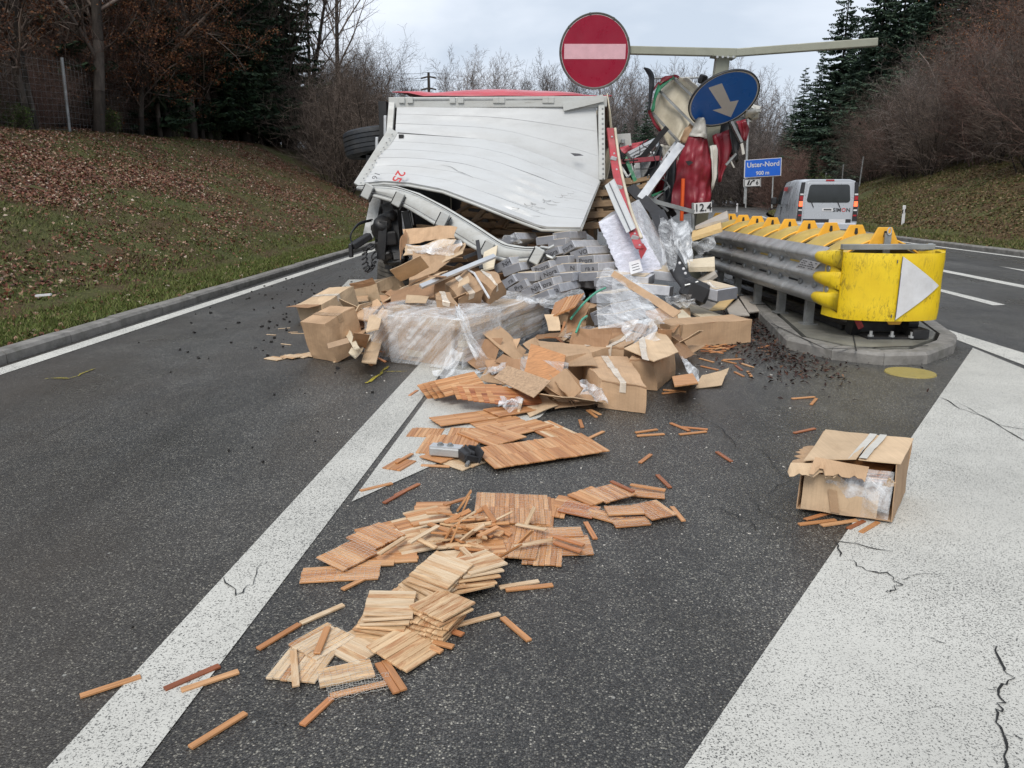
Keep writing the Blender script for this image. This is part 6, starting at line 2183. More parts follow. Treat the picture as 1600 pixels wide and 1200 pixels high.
MB().bar(d(969, 258, 12.4), d(990, 292, 12.2), 0.035, 0.03, (0, 1, 0)).build('stanchion', MT['galv_dull'], wk)
MB().bar(d(976, 296, 12.2), d(994, 292, 12.1), 0.05, 0.05).build('stanchion', MT['galv_dull'], wk)
cloth('dark_tarpaulin', P(12.5, (1030, 222), (1012, 262), (997, 292)), P(12.4, (1035, 232), (1030, 262), (1003, 300)), MT['rubber'], 8, 8, 0.08, seed=13)
cloth('dark_red_lining', P(12.9, (1005, 238), (990, 262)), P(12.9, (1026, 226), (1008, 268)), mk('brown_lining', (0.05, 0.03, 0.03), 0.7, 0.3), 6, 6, 0.05, seed=14)
cloth('dark_tarpaulin', P(12.4, (1040, 270), (1034, 300), (1040, 335)), P(12.5, (1056, 235), (1058, 280), (1054, 325)), MT['rubber'], 8, 8, 0.10, seed=15)
MB().bar(d(1001, 309, 11.6), d(1084, 331, 11.8), 0.055, 0.06).build('grey_beam', MT['galv_dull'], wk)
MB().bar(d(984, 292, 11.6), d(1032, 338, 10.9), 0.16, 0.03, (0, -1, 0.5)).build('black_strap', MT['plastic'], wk)
MB().bar(d(1026, 330, 10.9), d(1052, 385, 10.2), 0.20, 0.03, (0, -1, 0.4)).build('black_strap', MT['plastic'], wk)
for a, b_ in (((1010, 322, 12), (1046, 290, 12)), ((1018, 306, 12), (1038, 298, 12)), ((1030, 318, 12.2), (1044, 330, 12.2)), ((1008, 330, 12.1), (1028, 318, 12.2))):
    MB().bar(d(*a), d(*b_), 0.03, 0.03).build('bent_rod', MT['green_band'] if rnd.random() < 0.5 else MT['galv_dull'], wk)
for k in range(16):
    MB().cbox(d(U(998, 1046), U(296, 340), U(12.5, 13.2)), (U(.08, .3), U(.1, .3), U(.04, .16)), (U(-1, 1), U(-1, 1), U(-1, 1)), 0.01).build('wreck_scrap', [MT['plastic'], MT['black'], MT['galv_dull'], MT['rubber']][k % 4], wk)

rc_ = random.Random(31)
for k in range(12):
    x, y = rc_.uniform(968, 1060), rc_.uniform(215, 285)
    Y0 = rc_.uniform(12.1, 12.8)
    pts = [d(x + i * rc_.uniform(-5, 7), y + i * rc_.uniform(6, 14), Y0 + rc_.uniform(-0.15, 0.15)) for i in range(5)]
    MB().tube(smooth_pl([tuple(p) for p in pts], 3), rc_.choice([0.008, 0.012, 0.018]), 5).build('torn_cable', [MT['ink'], MT['rubber'], MT['galv_dull']][k % 3], wk)
for k in range(7):
    x, y = rc_.uniform(985, 1052), rc_.uniform(228, 318)
    c = d(x, y, rc_.uniform(12.2, 12.9))
    dv = V((rc_.gauss(0, 1), rc_.gauss(0, .4), rc_.gauss(0, 1))).normalized()
    MB().bar(c - dv * rc_.uniform(.2, .45), c + dv * rc_.uniform(.2, .45), rc_.uniform(.03, .09), 0.02, (0, -1, 0.3)).build('bent_profile', [MT['galv_dull'], MT['plastic'], MT['alu'], MT['red_tarp']][k % 4], wk)
cloth('red_curtain', P(12.3, (1092, 320), (1098, 328)), P(12.3, (1060, 326), (1066, 336)), MT['red_tarp'], 5, 4, 0.03, seed=21)
cloth('crumpled_red_panel', P(12.9, (1024, 262), (1020, 292), (1028, 322)), P(12.7, (1058, 250), (1056, 285), (1052, 322)), MT['red_tarp'], 12, 12, 0.12, 13, seed=31)
cloth('crumpled_grey_panel', P(12.6, (986, 262), (990, 285), (1000, 305)), P(12.9, (1020, 240), (1026, 268), (1022, 300)), MT['galv_dull'], 10, 10, 0.12, 9, seed=33)
cloth('crumpled_cream_panel', P(12.85, (1030, 226), (1034, 244), (1044, 262)), P(12.7, (1058, 230), (1062, 246), (1056, 264)), MT['white_tarp'], 10, 8, 0.10, 11, seed=35)
cloth('crumpled_red_panel', P(13.2, (1160, 186), (1152, 215), (1140, 245)), P(13.2, (1120, 190), (1118, 225), (1122, 262)), MT['red_tarp'], 10, 10, 0.14, 12, seed=37)
# ------------------------------------------------------------------ cartons
def frame_from(bl, br, z0=0.0, pitch=0.0, roll=0.0):
    """front lower edge from two picture points on the level z0; returns origin, axes"""
    a = bl if isinstance(bl, Vector) else g(bl[0], bl[1], z0)
    b_ = br if isinstance(br, Vector) else g(br[0], br[1], z0)
    ex = (b_ - a)
    w = ex.length
    ex.normalize()
    ey = V((-ex.y, ex.x, 0)).normalized()
    if ey.y < 0: ey = -ey
    ez = ex.cross(ey)
    if ez.z < 0: ez = -ez
    M = Matrix((ex, ey, ez)).transposed()
    if pitch: M = Matrix.Rotation(R(pitch), 3, ex) @ M
    if roll: M = Matrix.Rotation(R(roll), 3, M.col[1]) @ M
    return a, M, w


def field(p, seed, amp, freq):
    o = V((seed * 7.3, seed * 3.1, seed * 5.7))
    return p + mnoise.noise_vector(p * freq + o) * amp + mnoise.noise_vector(p * freq * 3.1 + o) * amp * 0.35


def carton(label, bl, br, L, h, z0=0.0, pitch=0, roll=0, tape=1, amp=0.014, freq=3.4, seed=1, mat='card', group=None, open_flap=None, name='cardboard_box', slant=0.0, top_gap=True, w=None):
    a, M, w_ = frame_from(bl, br, z0, pitch, roll)
    w = w or w_
    root = empty(name, a + M @ V((w / 2, L / 2, 0)), label=label, cat='cardboard box', group=group)

    def q(x, y, z):
        p = a + M @ V((x + slant * z, y, z))
        r = field(p, seed, amp, freq)
        if r.z < 0.004: r.z = 0.004
        return r

    n = 7
    m = MB()
    for fa in range(6):
        gr = []
        for i in range(n + 1):
            row = []
            for j in range(n + 1):
                u, v = i / n, j / n
                row.append({0: (u * w, 0, v * h), 1: (u * w, L, v * h), 2: (0, u * L, v * h), 3: (w, u * L, v * h), 4: (u * w, v * L, h), 5: (u * w, v * L, 0)}[fa])
            gr.append([q(*c) for c in row])
        m.sheet(gr)
    o = m.build('carton_body', MT[mat], root)
    bm = bmesh.new(); bm.from_mesh(o.data)
    bmesh.ops.remove_doubles(bm, verts=bm.verts, dist=0.0008)
    bmesh.ops.recalc_face_normals(bm, faces=bm.faces)
    bm.to_mesh(o.data); bm.free()
    up = M.col[2]
    fw = -M.col[1]
    if tape:
        tw = 0.030
        tm = MB()
        rows = []
        for i in range(9):
            y = L * i / 8
            rows.append([q(w / 2 + s_ * tw, y, h) + up * 0.004 for s_ in (-1, 1)])
        front = [[q(w / 2 + s_ * tw, 0, h - 0.07 * k / 2) + fw * 0.004 for s_ in (-1, 1)] for k in (2, 1, 0)]
        tm.sheet(front + rows)
        fix(tm.build('parcel_tape', MT['tape'] if tape == 1 else MT['tape_brown'], root))
    if top_gap:
        rows = [[q(w * f, L * 0.012, h * 0.985) + fw * 0.003 + up * 0.002 for f in (k / 8,)] + [q(w * f, L * 0.012, h * 0.955) + fw * 0.004 for f in (k / 8,)] for k in range(9)]
        fix(MB().sheet(rows).build('lid_edge', MT['card_in'], root))
    for fl in (open_flap or []):
        side, ang, len_ = fl
        e0, e1, out = {'l': (V((0, 0, h)), V((0, L, h)), V((-1, 0, 0))), 'r': (V((w, 0, h)), V((w, L, h)), V((1, 0, 0))), 'f': (V((0, 0, h)), V((w, 0, h)), V((0, -1, 0))), 'b': (V((0, L, h)), V((w, L, h)), V((0, 1, 0)))}[side]
        dirv = out * math.cos(R(ang)) + V((0, 0, math.sin(R(ang))))
        gr = []
        for i in range(7):
            row = []
            for j in range(5):
                c = e0.lerp(e1, 0.02 + 0.96 * i / 6) + dirv * (len_ * j / 4)
                c2 = q(c.x, c.y, c.z) + mnoise.noise_vector(V((i * 0.9, j * 0.9, seed))) * 0.012 * j / 4
                row.append(c2)
            gr.append(row)
        fix(MB().sheet(gr, 0.005).build('flap', MT['card_in'], root))
    return root


def hexcarton(label, quad, dn, tape=(0.5, 'v'), seed=1, mat='card', amp=0.014, crush=0.03, name='cardboard_box', flaps=None, group=None):
    """carton from its top face (front-left, front-right, back-right, back-left) and the vector to its bottom"""
    A, B, C_, D_ = [V(p) for p in quad]
    dn = V(dn)
    rg_ = random.Random(seed)
    cv = [V((rg_.gauss(0, 1), rg_.gauss(0, 1), rg_.gauss(-0.6, 0.8))) * crush for _ in range(8)]
    root = empty(name, (A + B + C_ + D_) / 4 + dn, label=label, cat='cardboard box', group=group)

    def q(u, v, t):
        p = A.lerp(B, u).lerp(D_.lerp(C_, u), v) + dn * t
        k = 0
        for uu in (0, 1):
            for vv in (0, 1):
                for tt in (0, 1):
                    wgt = max(0, 1 - abs(u - uu) * 1.6) * max(0, 1 - abs(v - vv) * 1.6) * max(0, 1 - abs(t - tt) * 1.3)
                    p = p + cv[k] * (wgt if tt == 0 else wgt * 0.3)
                    k += 1
        r = field(p, seed, amp, 3.4)
        n3 = mnoise.noise(p * 5 + V((seed, 0, 0)))
        r += V((0, 0, -0.010 * max(0, 1 - 6 * abs(n3))))
        r.z = max(0.004, r.z)
        return r

    n = 9
    m = MB()
    for fa in range(6):
        m.sheet([[q(*{0: (i / n, 0, j / n), 1: (i / n, 1, j / n), 2: (0, i / n, j / n), 3: (1, i / n, j / n), 4: (i / n, j / n, 0), 5: (i / n, j / n, 1)}[fa]) for j in range(n + 1)] for i in range(n + 1)])
    o = m.build('carton_body', MT[mat], root)
    bm = bmesh.new(); bm.from_mesh(o.data)
    bmesh.ops.remove_doubles(bm, verts=bm.verts, dist=0.0008)
    bmesh.ops.recalc_face_normals(bm, faces=bm.faces)
    bm.to_mesh(o.data); bm.free()
    nrm = (B - A).cross(D_ - A).normalized()
    if nrm.z < 0: nrm = -nrm
    fn = (B - A).cross(dn).normalized()
    if fn.y > 0: fn = -fn
    if tape:
        c, ax_ = tape
        L_ = (B - A).length if ax_ == 'v' else (D_ - A).length
        hw = 0.028 / L_
        if ax_ == 'v':
            rows = [[q(c + s_ * hw, 0, t) + fn * 0.005 for s_ in (-1, 1)] for t in (0.36, 0.24, 0.12, 0.0)] + [[q(c + s_ * hw, i / 9, 0) + nrm * 0.005 for s_ in (-1, 1)] for i in range(10)]
        else:
            rows = [[q(i / 9, c + s_ * hw, 0) + nrm * 0.005 for s_ in (-1, 1)] for i in range(10)]
        fix(MB().sheet(rows).build('parcel_tape', MT['tape'], root))
    rows = [[q(i / 10, 0, 0.03) + fn * 0.003, q(i / 10, 0, 0.075) + fn * 0.003 + V((0, 0, 0.004 * math.sin(i)))] for i in range(11)]
    fix(MB().sheet(rows).build('lid_edge', MT['card_in'], root))
    for side, ang, ln in (flaps or []):
        e = {'f': (A, B), 'r': (B, C_), 'b': (C_, D_), 'l': (D_, A)}[side]
        out = (e[0] + e[1]) / 2 - (A + B + C_ + D_) / 4
        out.z = 0
        out.normalize()
        dv = out * math.cos(R(ang)) + V((0, 0, math.sin(R(ang))))
        gr = [[field(e[0].lerp(e[1], 0.03 + 0.94 * i / 7) + dv * ln * (j / 4) * (1 + 0.15 * rg_.random() * (j == 4)), seed + 3, 0.02 * j / 4, 5) for j in range(5)] for i in range(8)]
        for row in gr:
            for p in row: p.z = max(0.006, p.z)
        fix(MB().sheet(gr, 0.005).build('flap', MT['card_in'], root))
    return root


def slab(name, label, pts, th, mat, cat, group=None, amp=0.0, seed=0, n=8, parent=None):
    """a sheet lying or leaning: four corner points (front-left, front-right, back-right, back-left), thickened downwards"""
    A, B, C_, D_ = [V(p) for p in pts]
    gr = []
    for i in range(n + 1):
        t = i / n
        l, r = A.lerp(D_, t), B.lerp(C_, t)
        row = []
        for j in range(n + 1):
            p = l.lerp(r, j / n)
            if amp: p = field(p, seed, amp, 3.5)
            if p.z < th + 0.004 and amp: p.z = max(p.z, 0.008)
            row.append(p)
        gr.append(row)
    ctr = (A + B + C_ + D_) / 4
    root = parent or empty(name, ctr, label=label, cat=cat, group=group)
    if parent is None:
        # single-mesh thing
        bpy.data.objects.remove(root)
        off = ctr
        m = MB().sheet(gr, th)
        m.v = [p - ctr for p in m.v]
        o = m.build(name, MT[mat])
        o.location = ctr
        fix(o)
        return tag(o, label, cat, group)
    return fix(MB().sheet(gr, th).build(name, MT[mat], parent))


def film_shell(name, label, bl, br, L, h, z0=0.0, mat='film', amp=0.035, seed=3, infl=0.025, slant=0.0, pitch=0, roll=0, parent=None, n=26, freq=4.0, drape=0.0, wd=(0.7, 0.1, 0.65), end_mat=None):
    wd = V(wd).normalized()
    a, M, w = frame_from(bl, br, z0, pitch, roll)
    m = MB()

    def q(x, y, z):
        p = a + M @ V((x + slant * z, y, z))
        r = p + mnoise.noise_vector(p * freq * 0.6 + V((seed, 0, 0))) * amp
        s_ = p.dot(wd)
        pc_ = (p - wd * s_) * 13 + wd * s_ * 1.1
        o_ = (M @ V((x - w / 2, y - L / 2, 0.6 * (z - h / 2)))).normalized()
        r += o_ * (1 - 2.2 * abs(mnoise.noise(pc_))) * amp * 0.30
        if r.z < 0.006: r.z = 0.006 + abs(amp * 0.2 * mnoise.noise(p * 9))
        return r

    e = infl
    x0, x1, y0, y1, z1 = -e, w + e, -e, L + e, h + e
    for fa in range(5):
        m.mat(1 if (end_mat and fa == 2) else 0)
        gr = []
        for i in range(n + 1):
            row = []
            for j in range(n + 1):
                u, v = i / n, j / n
                c = {0: (x0 + u * (x1 - x0), y0 - drape * (1 - v), v * z1), 1: (x0 + u * (x1 - x0), y1, v * z1), 2: (x0, y0 + u * (y1 - y0), v * z1), 3: (x1, y0 + u * (y1 - y0), v * z1),
                     4: (x0 + u * (x1 - x0), y0 + v * (y1 - y0), z1)}[fa]
                row.append(q(*c))
            gr.append(row)
        m.sheet(gr)
    root = parent
    o = m.build(name, [MT[mat], MT[end_mat]] if end_mat else MT[mat], root, smooth=True)
    bm = bmesh.new(); bm.from_mesh(o.data)
    bmesh.ops.remove_doubles(bm, verts=bm.verts, dist=0.0008)
    bmesh.ops.recalc_face_normals(bm, faces=bm.faces)
    bm.to_mesh(o.data); bm.free()
    if label: tag(o, label, 'stretch wrap')
    return o


def film_sheet(name, label, left, right, mat='film', amp=0.04, seed=1, nu=24, nv=24, parent=None, cat='stretch wrap'):
    G = patch(left, right, nu, nv)
    G = ripple(G, lambda i, j: mnoise.noise_vector(V((i * 3.2, j * 3.2, seed))) * amp + mnoise.noise_vector(V((i * 2 + j * 14, j * 5 - i * 2, seed + 5))) * amp * 0.22)
    for row in G:
        for p in row:
            if p.z < 0.008: p.z = 0.008 + 0.01 * abs(mnoise.noise(p * 14))
    o = MB().sheet(G).build(name, MT[mat], parent, smooth=True)
    if label: tag(o, label, cat)
    return o


# --- cartons in the front of the pile (from the nearest to the back)
hexcarton('intact taped cardboard box foremost in the pile, nearest the camera', [g(934, 592, .22), g(1012, 601, .22), g(982, 557, .23), g(908, 556, .23)], (0, 0, -0.22), (0.5, 'v'), 2, crush=0.012)
hexcarton('crushed taped cardboard box with parquet sheets spilling from its right side', [g(990, 560, .25), g(1026, 563, .25), g(1056, 540, .27), g(1012, 522, .28)], (0.01, -0.02, -0.25), None, 5, amp=0.02)
slab('cardboard_sheet', 'tilted cardboard lid with tape across lying on the crushed box', [g(975, 545, .30), g(1022, 566, .28), g(1060, 550, .28), g(1034, 514, .34)], 0.007, 'card_light', 'cardboard', None, 0.012, 25)
slab('parcel_tape', 'pale tape strip running across the tilted lid', [g(1004, 561, .297), g(1014, 564, .297), g(1006, 526, .345), g(997, 530, .345)], 0.002, 'tape', 'tape', None, 0.012, 25)
hexcarton('crushed box with a short tape strip wedged behind the two front boxes', [g(920, 541, .26), g(974, 545, .28), g(1016, 516, .33), g(958, 522, .32)], (0, 0.02, -0.26), (0.6, 'v'), 8, amp=0.02)
carton('long corrugated box lying lengthwise at the right foot of the pile', (1046, 546), (1173, 536), 0.34, 0.25, tape=0, amp=0.012, seed=11)
for k in range(13):
    f = (k + 1.2) / 14
    p0, p1 = g(1046 + 127 * f, 546 - 10 * f, 0.0), g(1046 + 127 * f, 546 - 10 * f, 0.0)
carton('open torn box end standing between the long box and the taped boxes', (1016, 536), (1062, 545), 0.34, 0.24, tape=0, amp=0.02, seed=13, open_flap=[('l', 30, 0.16), ('f', -30, 0.14)])
b = carton('split box showing film wrapped parquet in its open end', (820, 598), (884, 612), 0.60, 0.24, z0=0.0, roll=-4, amp=0.015, seed=17, open_flap=[('b', 60, 0.15)])
film_shell('film_bag', None, (815, 604), (880, 618), 0.05, 0.25, 0.0, 'film', 0.012, 4, 0.006, parent=b, n=12)
slab('inner_parquet', None, [d(818, 590, 5.9), d(876, 606, 5.75), d(884, 556, 5.95), d(830, 538, 6.1)], 0.012, 'w_orange', 'x', parent=b)
slab('fibreboard_sheet', 'speckled brown fibreboard sheet lying slanted on the fanned parquet', [g(834, 622, 0.13), g(861, 596, 0.20), g(793, 572, 0.22), g(771, 591, 0.16)], 0.006, 'chipboard', 'board')
slab('cardboard_flap', 'upright torn cardboard flap right of the fibreboard sheet', [g(845, 618, 0.02), g(866, 628, 0.02), g(884, 598, 0.13), g(872, 586, 0.20)], 0.006, 'card', 'cardboard', None, 0.01, 2)
slab('cardboard_flap', 'cardboard flap leaning left against the foremost box', [g(903, 624, 0.02), g(914, 606, 0.05), g(885, 575, 0.24), g(874, 586, 0.20)], 0.006, 'card', 'cardboard', None, 0.01, 3)
slab('flattened_cardboard', 'flattened cardboard before the fibreboard sheet', [g(828, 652, 0.01), g(872, 634, 0.04), g(850, 617, 0.07), g(812, 628, 0.04)], 0.006, 'card_light', 'cardboard', None, 0.01, 4)
slab('flattened_cardboard', 'flattened cardboard strip under the foremost box, sticking out left', [g(868, 640, 0.015), g(932, 630, 0.03), g(918, 612, 0.05), g(862, 622, 0.05)], 0.006, 'card', 'cardboard', None, 0.012, 5)
slab('flattened_cardboard', 'torn cardboard piece with tape lying flat right of the crushed box', [g(1086, 607, 0.01), g(1128, 602, 0.02), g(1138, 575, 0.07), g(1096, 588, 0.05)], 0.005, 'card_light', 'cardboard', None, 0.012, 6)
slab('cardboard_flap', 'torn cardboard lid right of the crushed taped box, tilted down', [g(1066, 562, 0.12), g(1084, 555, 0.08), g(1060, 522, 0.20), g(1046, 530, 0.22)], 0.006, 'card_in', 'cardboard', None, 0.012, 7)
slab('cardboard_flap', 'folded cardboard above the fanned parquet, left of the wrapped box end', [g(765, 583, 0.1), g(828, 580, 0.12), g(826, 562, 0.2), g(760, 564, 0.16)], 0.006, 'card_in', 'cardboard', None, 0.02, 9)
slab('cardboard_flap', 'crumpled cardboard lid behind the foremost box', [g(862, 570, 0.22), g(935, 572, 0.24), g(915, 541, 0.28), g(838, 533, 0.28)], 0.006, 'card', 'cardboard', None, 0.018, 10)
slab('cardboard_flap', 'long crumpled cardboard strip ahead of the torn film veil', [g(890, 533, 0.22), g(990, 510, 0.34), g(1000, 499, 0.36), g(896, 522, 0.26)], 0.006, 'card', 'cardboard', None, 0.02, 12)
for k in range(5):
    z = 0.03 + 0.035 * k
    slab('parquet_sheet', 'edge of a parquet sheet spilling from the crushed taped box', [g(1054, 605, z), g(1091, 600, z), g(1082, 585, z), g(1050, 590, z)], 0.010, ['w_orange', 'w_red'][k % 2], 'parquet', 'sheets spilling from the crushed box')
film_sheet('plastic_scrap', 'white plastic scrap hanging from the crushed taped box', [g(1063, 555, .2), g(1072, 575, .12), g(1083, 595, .05)], [g(1072, 560, .17), g(1090, 578, .1), g(1094, 597, .03)], 'film_milky', 0.02, 4, 10, 10)

# --- left cluster
carton('bent box with white tape at the far left of the pile', (512, 507), (566, 496), 0.42, 0.26, z0=0.0, roll=-14, pitch=-6, tape=1, amp=0.018, seed=21, mat='card_light', open_flap=[('l', 10, 0.16)])
carton('box standing on its corner with brown tape at the left front of the pile', (526, 567), (575, 556), 0.34, 0.40, z0=0.0, roll=-16, pitch=-3, tape=2, amp=0.012, seed=23, mat='card')
slab('tape_band', None, [d(513, 545, 6.25), d(546, 536, 6.35), d(543, 528, 6.4), d(511, 537, 6.3)], 0.003, 'tape_brown', 'x', parent=[o for o in bpy.data.objects if o.get('label', '').startswith('box standing on its corner')][0])
slab('cardboard_flap', 'grey brown cardboard lid lying behind the bent left box', [g(512, 476, 0.06), g(576, 470, 0.10), g(574, 462, 0.10), g(530, 466, 0.06)], 0.006, 'card', 'cardboard', None, 0.015, 13)
slab('cardboard_flap', 'torn cardboard flap at the outer left edge of the pile', [g(482, 500, 0.02), g(500, 492, 0.06), g(500, 474, 0.14), g(479, 479, 0.14)], 0.006, 'card_in', 'cardboard', None, 0.012, 14)
for k, (pts, z, mt_, lb_) in enumerate([
        ([(489, 524), (500, 518), (497, 498), (488, 500)], 0.03, 'board_pale', 'pale board leaning on the bent left box'),
        ([(480, 523), (499, 510), (503, 506), (486, 518)], 0.02, 'board_pale', 'narrow pale batten at the left foot of the pile'),
        ([(537, 516), (555, 548), (563, 545), (545, 512)], 0.22, 'board_pale', 'pale batten between the corner box and the wrapped load'),
        ([(545, 553), (556, 560), (586, 520), (574, 510)], 0.16, 'board_pale', 'pale boards slipping out beside the corner box'),
        ([(565, 567), (588, 569), (600, 525), (578, 520)], 0.12, 'card_light', 'torn cardboard sheet before the wrapped load'),
        ([(556, 500), (582, 505), (592, 488), (562, 484)], 0.34, 'card', 'folded cardboard corner on top of the left cluster'),
        ([(555, 487), (578, 478), (590, 470), (562, 476)], 0.40, 'card_light', 'curled cardboard edge behind the left cluster'),
        ([(572, 520), (592, 515), (596, 492), (575, 495)], 0.36, 'card_light', 'torn carton piece at the left end of the wrapped load')]):
    slab('cardboard_piece' if mt_.startswith('card') else 'pale_board', lb_, [g(p[0], p[1], z + 0.02 * i) for i, p in enumerate(pts)], 0.012, mt_, 'cardboard' if mt_.startswith('card') else 'board', None, 0.010, 30 + k)
for k, (x0, y0, x1, y1) in enumerate(((572, 556, 585, 569), (570, 561, 581, 571), (574, 562, 578, 548))):
    MB().bar(g(x0, y0, 0.05), g(x1, y1, 0.012), 0.025, 0.012).build('pale_splinter', MT['w_orange'])
    o = bpy.data.objects['pale_splinter' if k == 0 else 'pale_splinter.%03d' % k]
    tag(o, 'brown wood splinter below the left end of the wrapped load', 'splinter', 'splinters below the wrapped load')

# --- wrapped load in the middle
wl_ = empty('wrapped_load', g(720, 560), label='big toppled load of cartons under wrinkled clear stretch wrap in the pile centre', cat='wrapped load')


def inner_box(parent, bl, br, L, h, z0=0.0, mat='card', roll=0, pitch=0, seed=0, name='carton'):
    a, M, w = frame_from(bl, br, z0, pitch, roll)
    m = MB()
    bm = bmesh.new()
    bmesh.ops.create_cube(bm, size=1)
    bmesh.ops.subdivide_edges(bm, edges=list(bm.edges), cuts=4, use_grid_fill=True)
    bm.verts.index_update()
    vs = []
    for v in bm.verts:
        p = a + M @ V(((v.co.x + .5) * w, (v.co.y + .5) * L, (v.co.z + .5) * h))
        p = field(p, seed, 0.008, 4)
        p.z = max(p.z, 0.005)
        vs.append(p)
    m.add(vs, [[v.index for v in f.verts] for f in bm.faces])
    bm.free()
    return m.build(name, MT[mat], parent)


inner_box(wl_, (586, 556), (706, 574), 0.62, 0.33, 0.0, 'card', 0, 0, 1)
inner_box(wl_, (606, 500), (700, 505), 0.40, 0.12, 0.30, 'card_light', 0, 0, 2)
for k in range(5):
    z = 0.05 + 0.062 * k
    inner_box(wl_, g(728, 574) + V((0.01 * k, 0.02 * k, z)), g(846, 521) + V((0.01 * k, 0.02 * k, z)), 0.62 - 0.01 * k, 0.058, 0, ['pack_top', 'card_light', 'board_pale', 'pack_top', 'card_light'][k], 0, 0, 3 + k, 'layer')
film_shell('wrap', None, (583, 558), (708, 577), 0.66, 0.42, 0.0, 'film_left', 0.032, 5, 0.055, parent=wl_, n=44, wd=(0.71, -0.23, 0.66))
film_shell('wrap', None, (722, 577), (850, 520), 0.68, 0.40, 0.0, 'film_right', 0.032, 9, 0.05, parent=wl_, n=44, wd=(0.47, 0.88, 0.05), end_mat='film_left')
film_sheet('wrap_fold', None, [d(708, 476, 6.9), d(722, 520, 6.6), d(738, 560, 6.4), g(745, 572, 0.02)], [d(722, 474, 6.9), d(740, 520, 6.55), d(760, 560, 6.35), g(775, 575, 0.02)], 'film', 0.05, 3, 12, 24, wl_)
film_sheet('wrap_tail', None, [g(672, 582, 0.04), g(690, 576, 0.06), g(700, 545, 0.2)], [g(690, 592, 0.02), g(712, 584, 0.04), g(722, 550, 0.18)], 'film_milky', 0.035, 8, 12, 16, wl_)
film_sheet('wrap_tail', None, [g(700, 580, 0.02), g(740, 577, 0.03), g(790, 566, 0.06)], [g(708, 590, 0.01), g(745, 586, 0.01), g(785, 575, 0.02)], 'film_milky', 0.03, 11, 16, 16, wl_)

# --- large opened carton at the left rear, under the bent rail
big = empty('opened_carton', d(680, 420, 9.9), label='large burst open carton lined with crumpled plastic below the bent white rail', cat='cardboard box')
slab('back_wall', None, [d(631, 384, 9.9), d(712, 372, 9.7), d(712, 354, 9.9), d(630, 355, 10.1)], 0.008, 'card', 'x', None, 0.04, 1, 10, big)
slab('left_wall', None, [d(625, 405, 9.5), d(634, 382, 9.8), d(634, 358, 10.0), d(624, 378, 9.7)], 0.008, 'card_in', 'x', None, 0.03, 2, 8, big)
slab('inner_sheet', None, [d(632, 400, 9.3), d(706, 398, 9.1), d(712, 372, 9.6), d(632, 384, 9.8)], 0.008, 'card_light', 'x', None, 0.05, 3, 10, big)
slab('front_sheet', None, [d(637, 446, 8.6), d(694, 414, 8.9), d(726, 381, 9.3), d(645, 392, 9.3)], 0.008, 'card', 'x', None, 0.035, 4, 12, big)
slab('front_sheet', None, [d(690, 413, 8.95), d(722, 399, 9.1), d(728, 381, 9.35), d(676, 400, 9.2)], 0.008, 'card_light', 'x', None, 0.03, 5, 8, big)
film_sheet('plastic_liner', None, P(9.3, (632, 384), (634, 392), (636, 400)), [d(722, 378, 9.2), d(716, 388, 9.05), d(700, 396, 9.0)], 'film_milky', 0.07, 6, 16, 12, big)
slab('cardboard_sheet', 'broad torn cardboard sheet sloping from the muddy tyre under the metal rail', [d(598, 470, 8.3), d(659, 449, 8.2), d(700, 424, 8.7), d(640, 444, 8.9)], 0.008, 'card_light', 'cardboard', None, 0.03, 6)
carton('open cardboard box tipped against the muddy tyre', (597, 470), (636, 462), 0.45, 0.26, z0=0.03, roll=-8, pitch=-14, tape=0, amp=0.02, seed=31, mat='card_light', open_flap=[('l', 70, 0.1)])
slab('cardboard_sheet', 'dark inner side of a cardboard sheet above the wrapped load', [d(612, 476, 7.9), d(680, 464, 7.8), d(680, 440, 8.2), d(611, 455, 8.3)], 0.008, 'card_in', 'cardboard', None, 0.025, 7)
slab('cardboard_sheet', 'small pale cardboard lid on the left shoulder of the wrapped load', [d(634, 473, 7.5), d(666, 474, 7.5), d(671, 464, 7.7), d(636, 461, 7.8)], 0.006, 'card_light', 'cardboard', None, 0.012, 8)
MB().bar(d(657, 448, 7.7), d(773, 400, 8.35), 0.05, 0.03, (0, -1, 1)).build('aluminium_rail', MT['alu'])
tag(bpy.data.objects['aluminium_rail'], 'long thin aluminium rail lying across the cartons', 'metal rail')
hexcarton('taped box lying tilted left of the white strap, above the wrapped load', [d(720, 469, 7.5), d(755, 449, 7.6), d(733, 424, 8.2), d(699, 440, 8.1)], (-0.03, 0.10, -0.17), (0.5, 'v'), 41)
hexcarton('taped box lying tilted right of the white strap, beside the grey packs', [d(762, 453, 7.6), d(793, 434, 7.7), d(766, 415, 8.2), d(742, 427, 8.1)], (-0.02, 0.10, -0.16), (0.5, 'v'), 43)
hexcarton('narrow taped box squeezed under the two strapped boxes', [d(683, 470, 7.4), d(711, 473, 7.35), d(698, 450, 7.8), d(680, 455, 7.8)], (0, 0.06, -0.12), (0.5, 'v'), 45)
MB().tube(P(7.55, (733, 423, 8.2), (741, 427, 7.9), (752, 445, 7.55), (764, 465, 7.2)), 0.012, 6).build('white_strap', MT['white'])
tag(bpy.data.objects['white_strap'], 'narrow white plastic strap across the two tilted boxes', 'strap')
slab('pale_board', 'long pale plank slanting down behind the black strap under the rail', [d(752, 425, 9.0), d(772, 420, 9.0), d(778, 385, 9.6), d(757, 396, 9.5)], 0.02, 'board_pale', 'board')
m = MB().bar(d(746, 376, 9.2), d(752, 420, 8.8), 0.045, 0.02, (0, -1, 0)).bar(d(724, 403, 9.0), d(748, 394, 9.1), 0.04, 0.02, (0, -1, 0))
tag(m.build('rubber_strap', MT['plastic']), 'bent black rubber strap hanging below the white rail', 'strap')

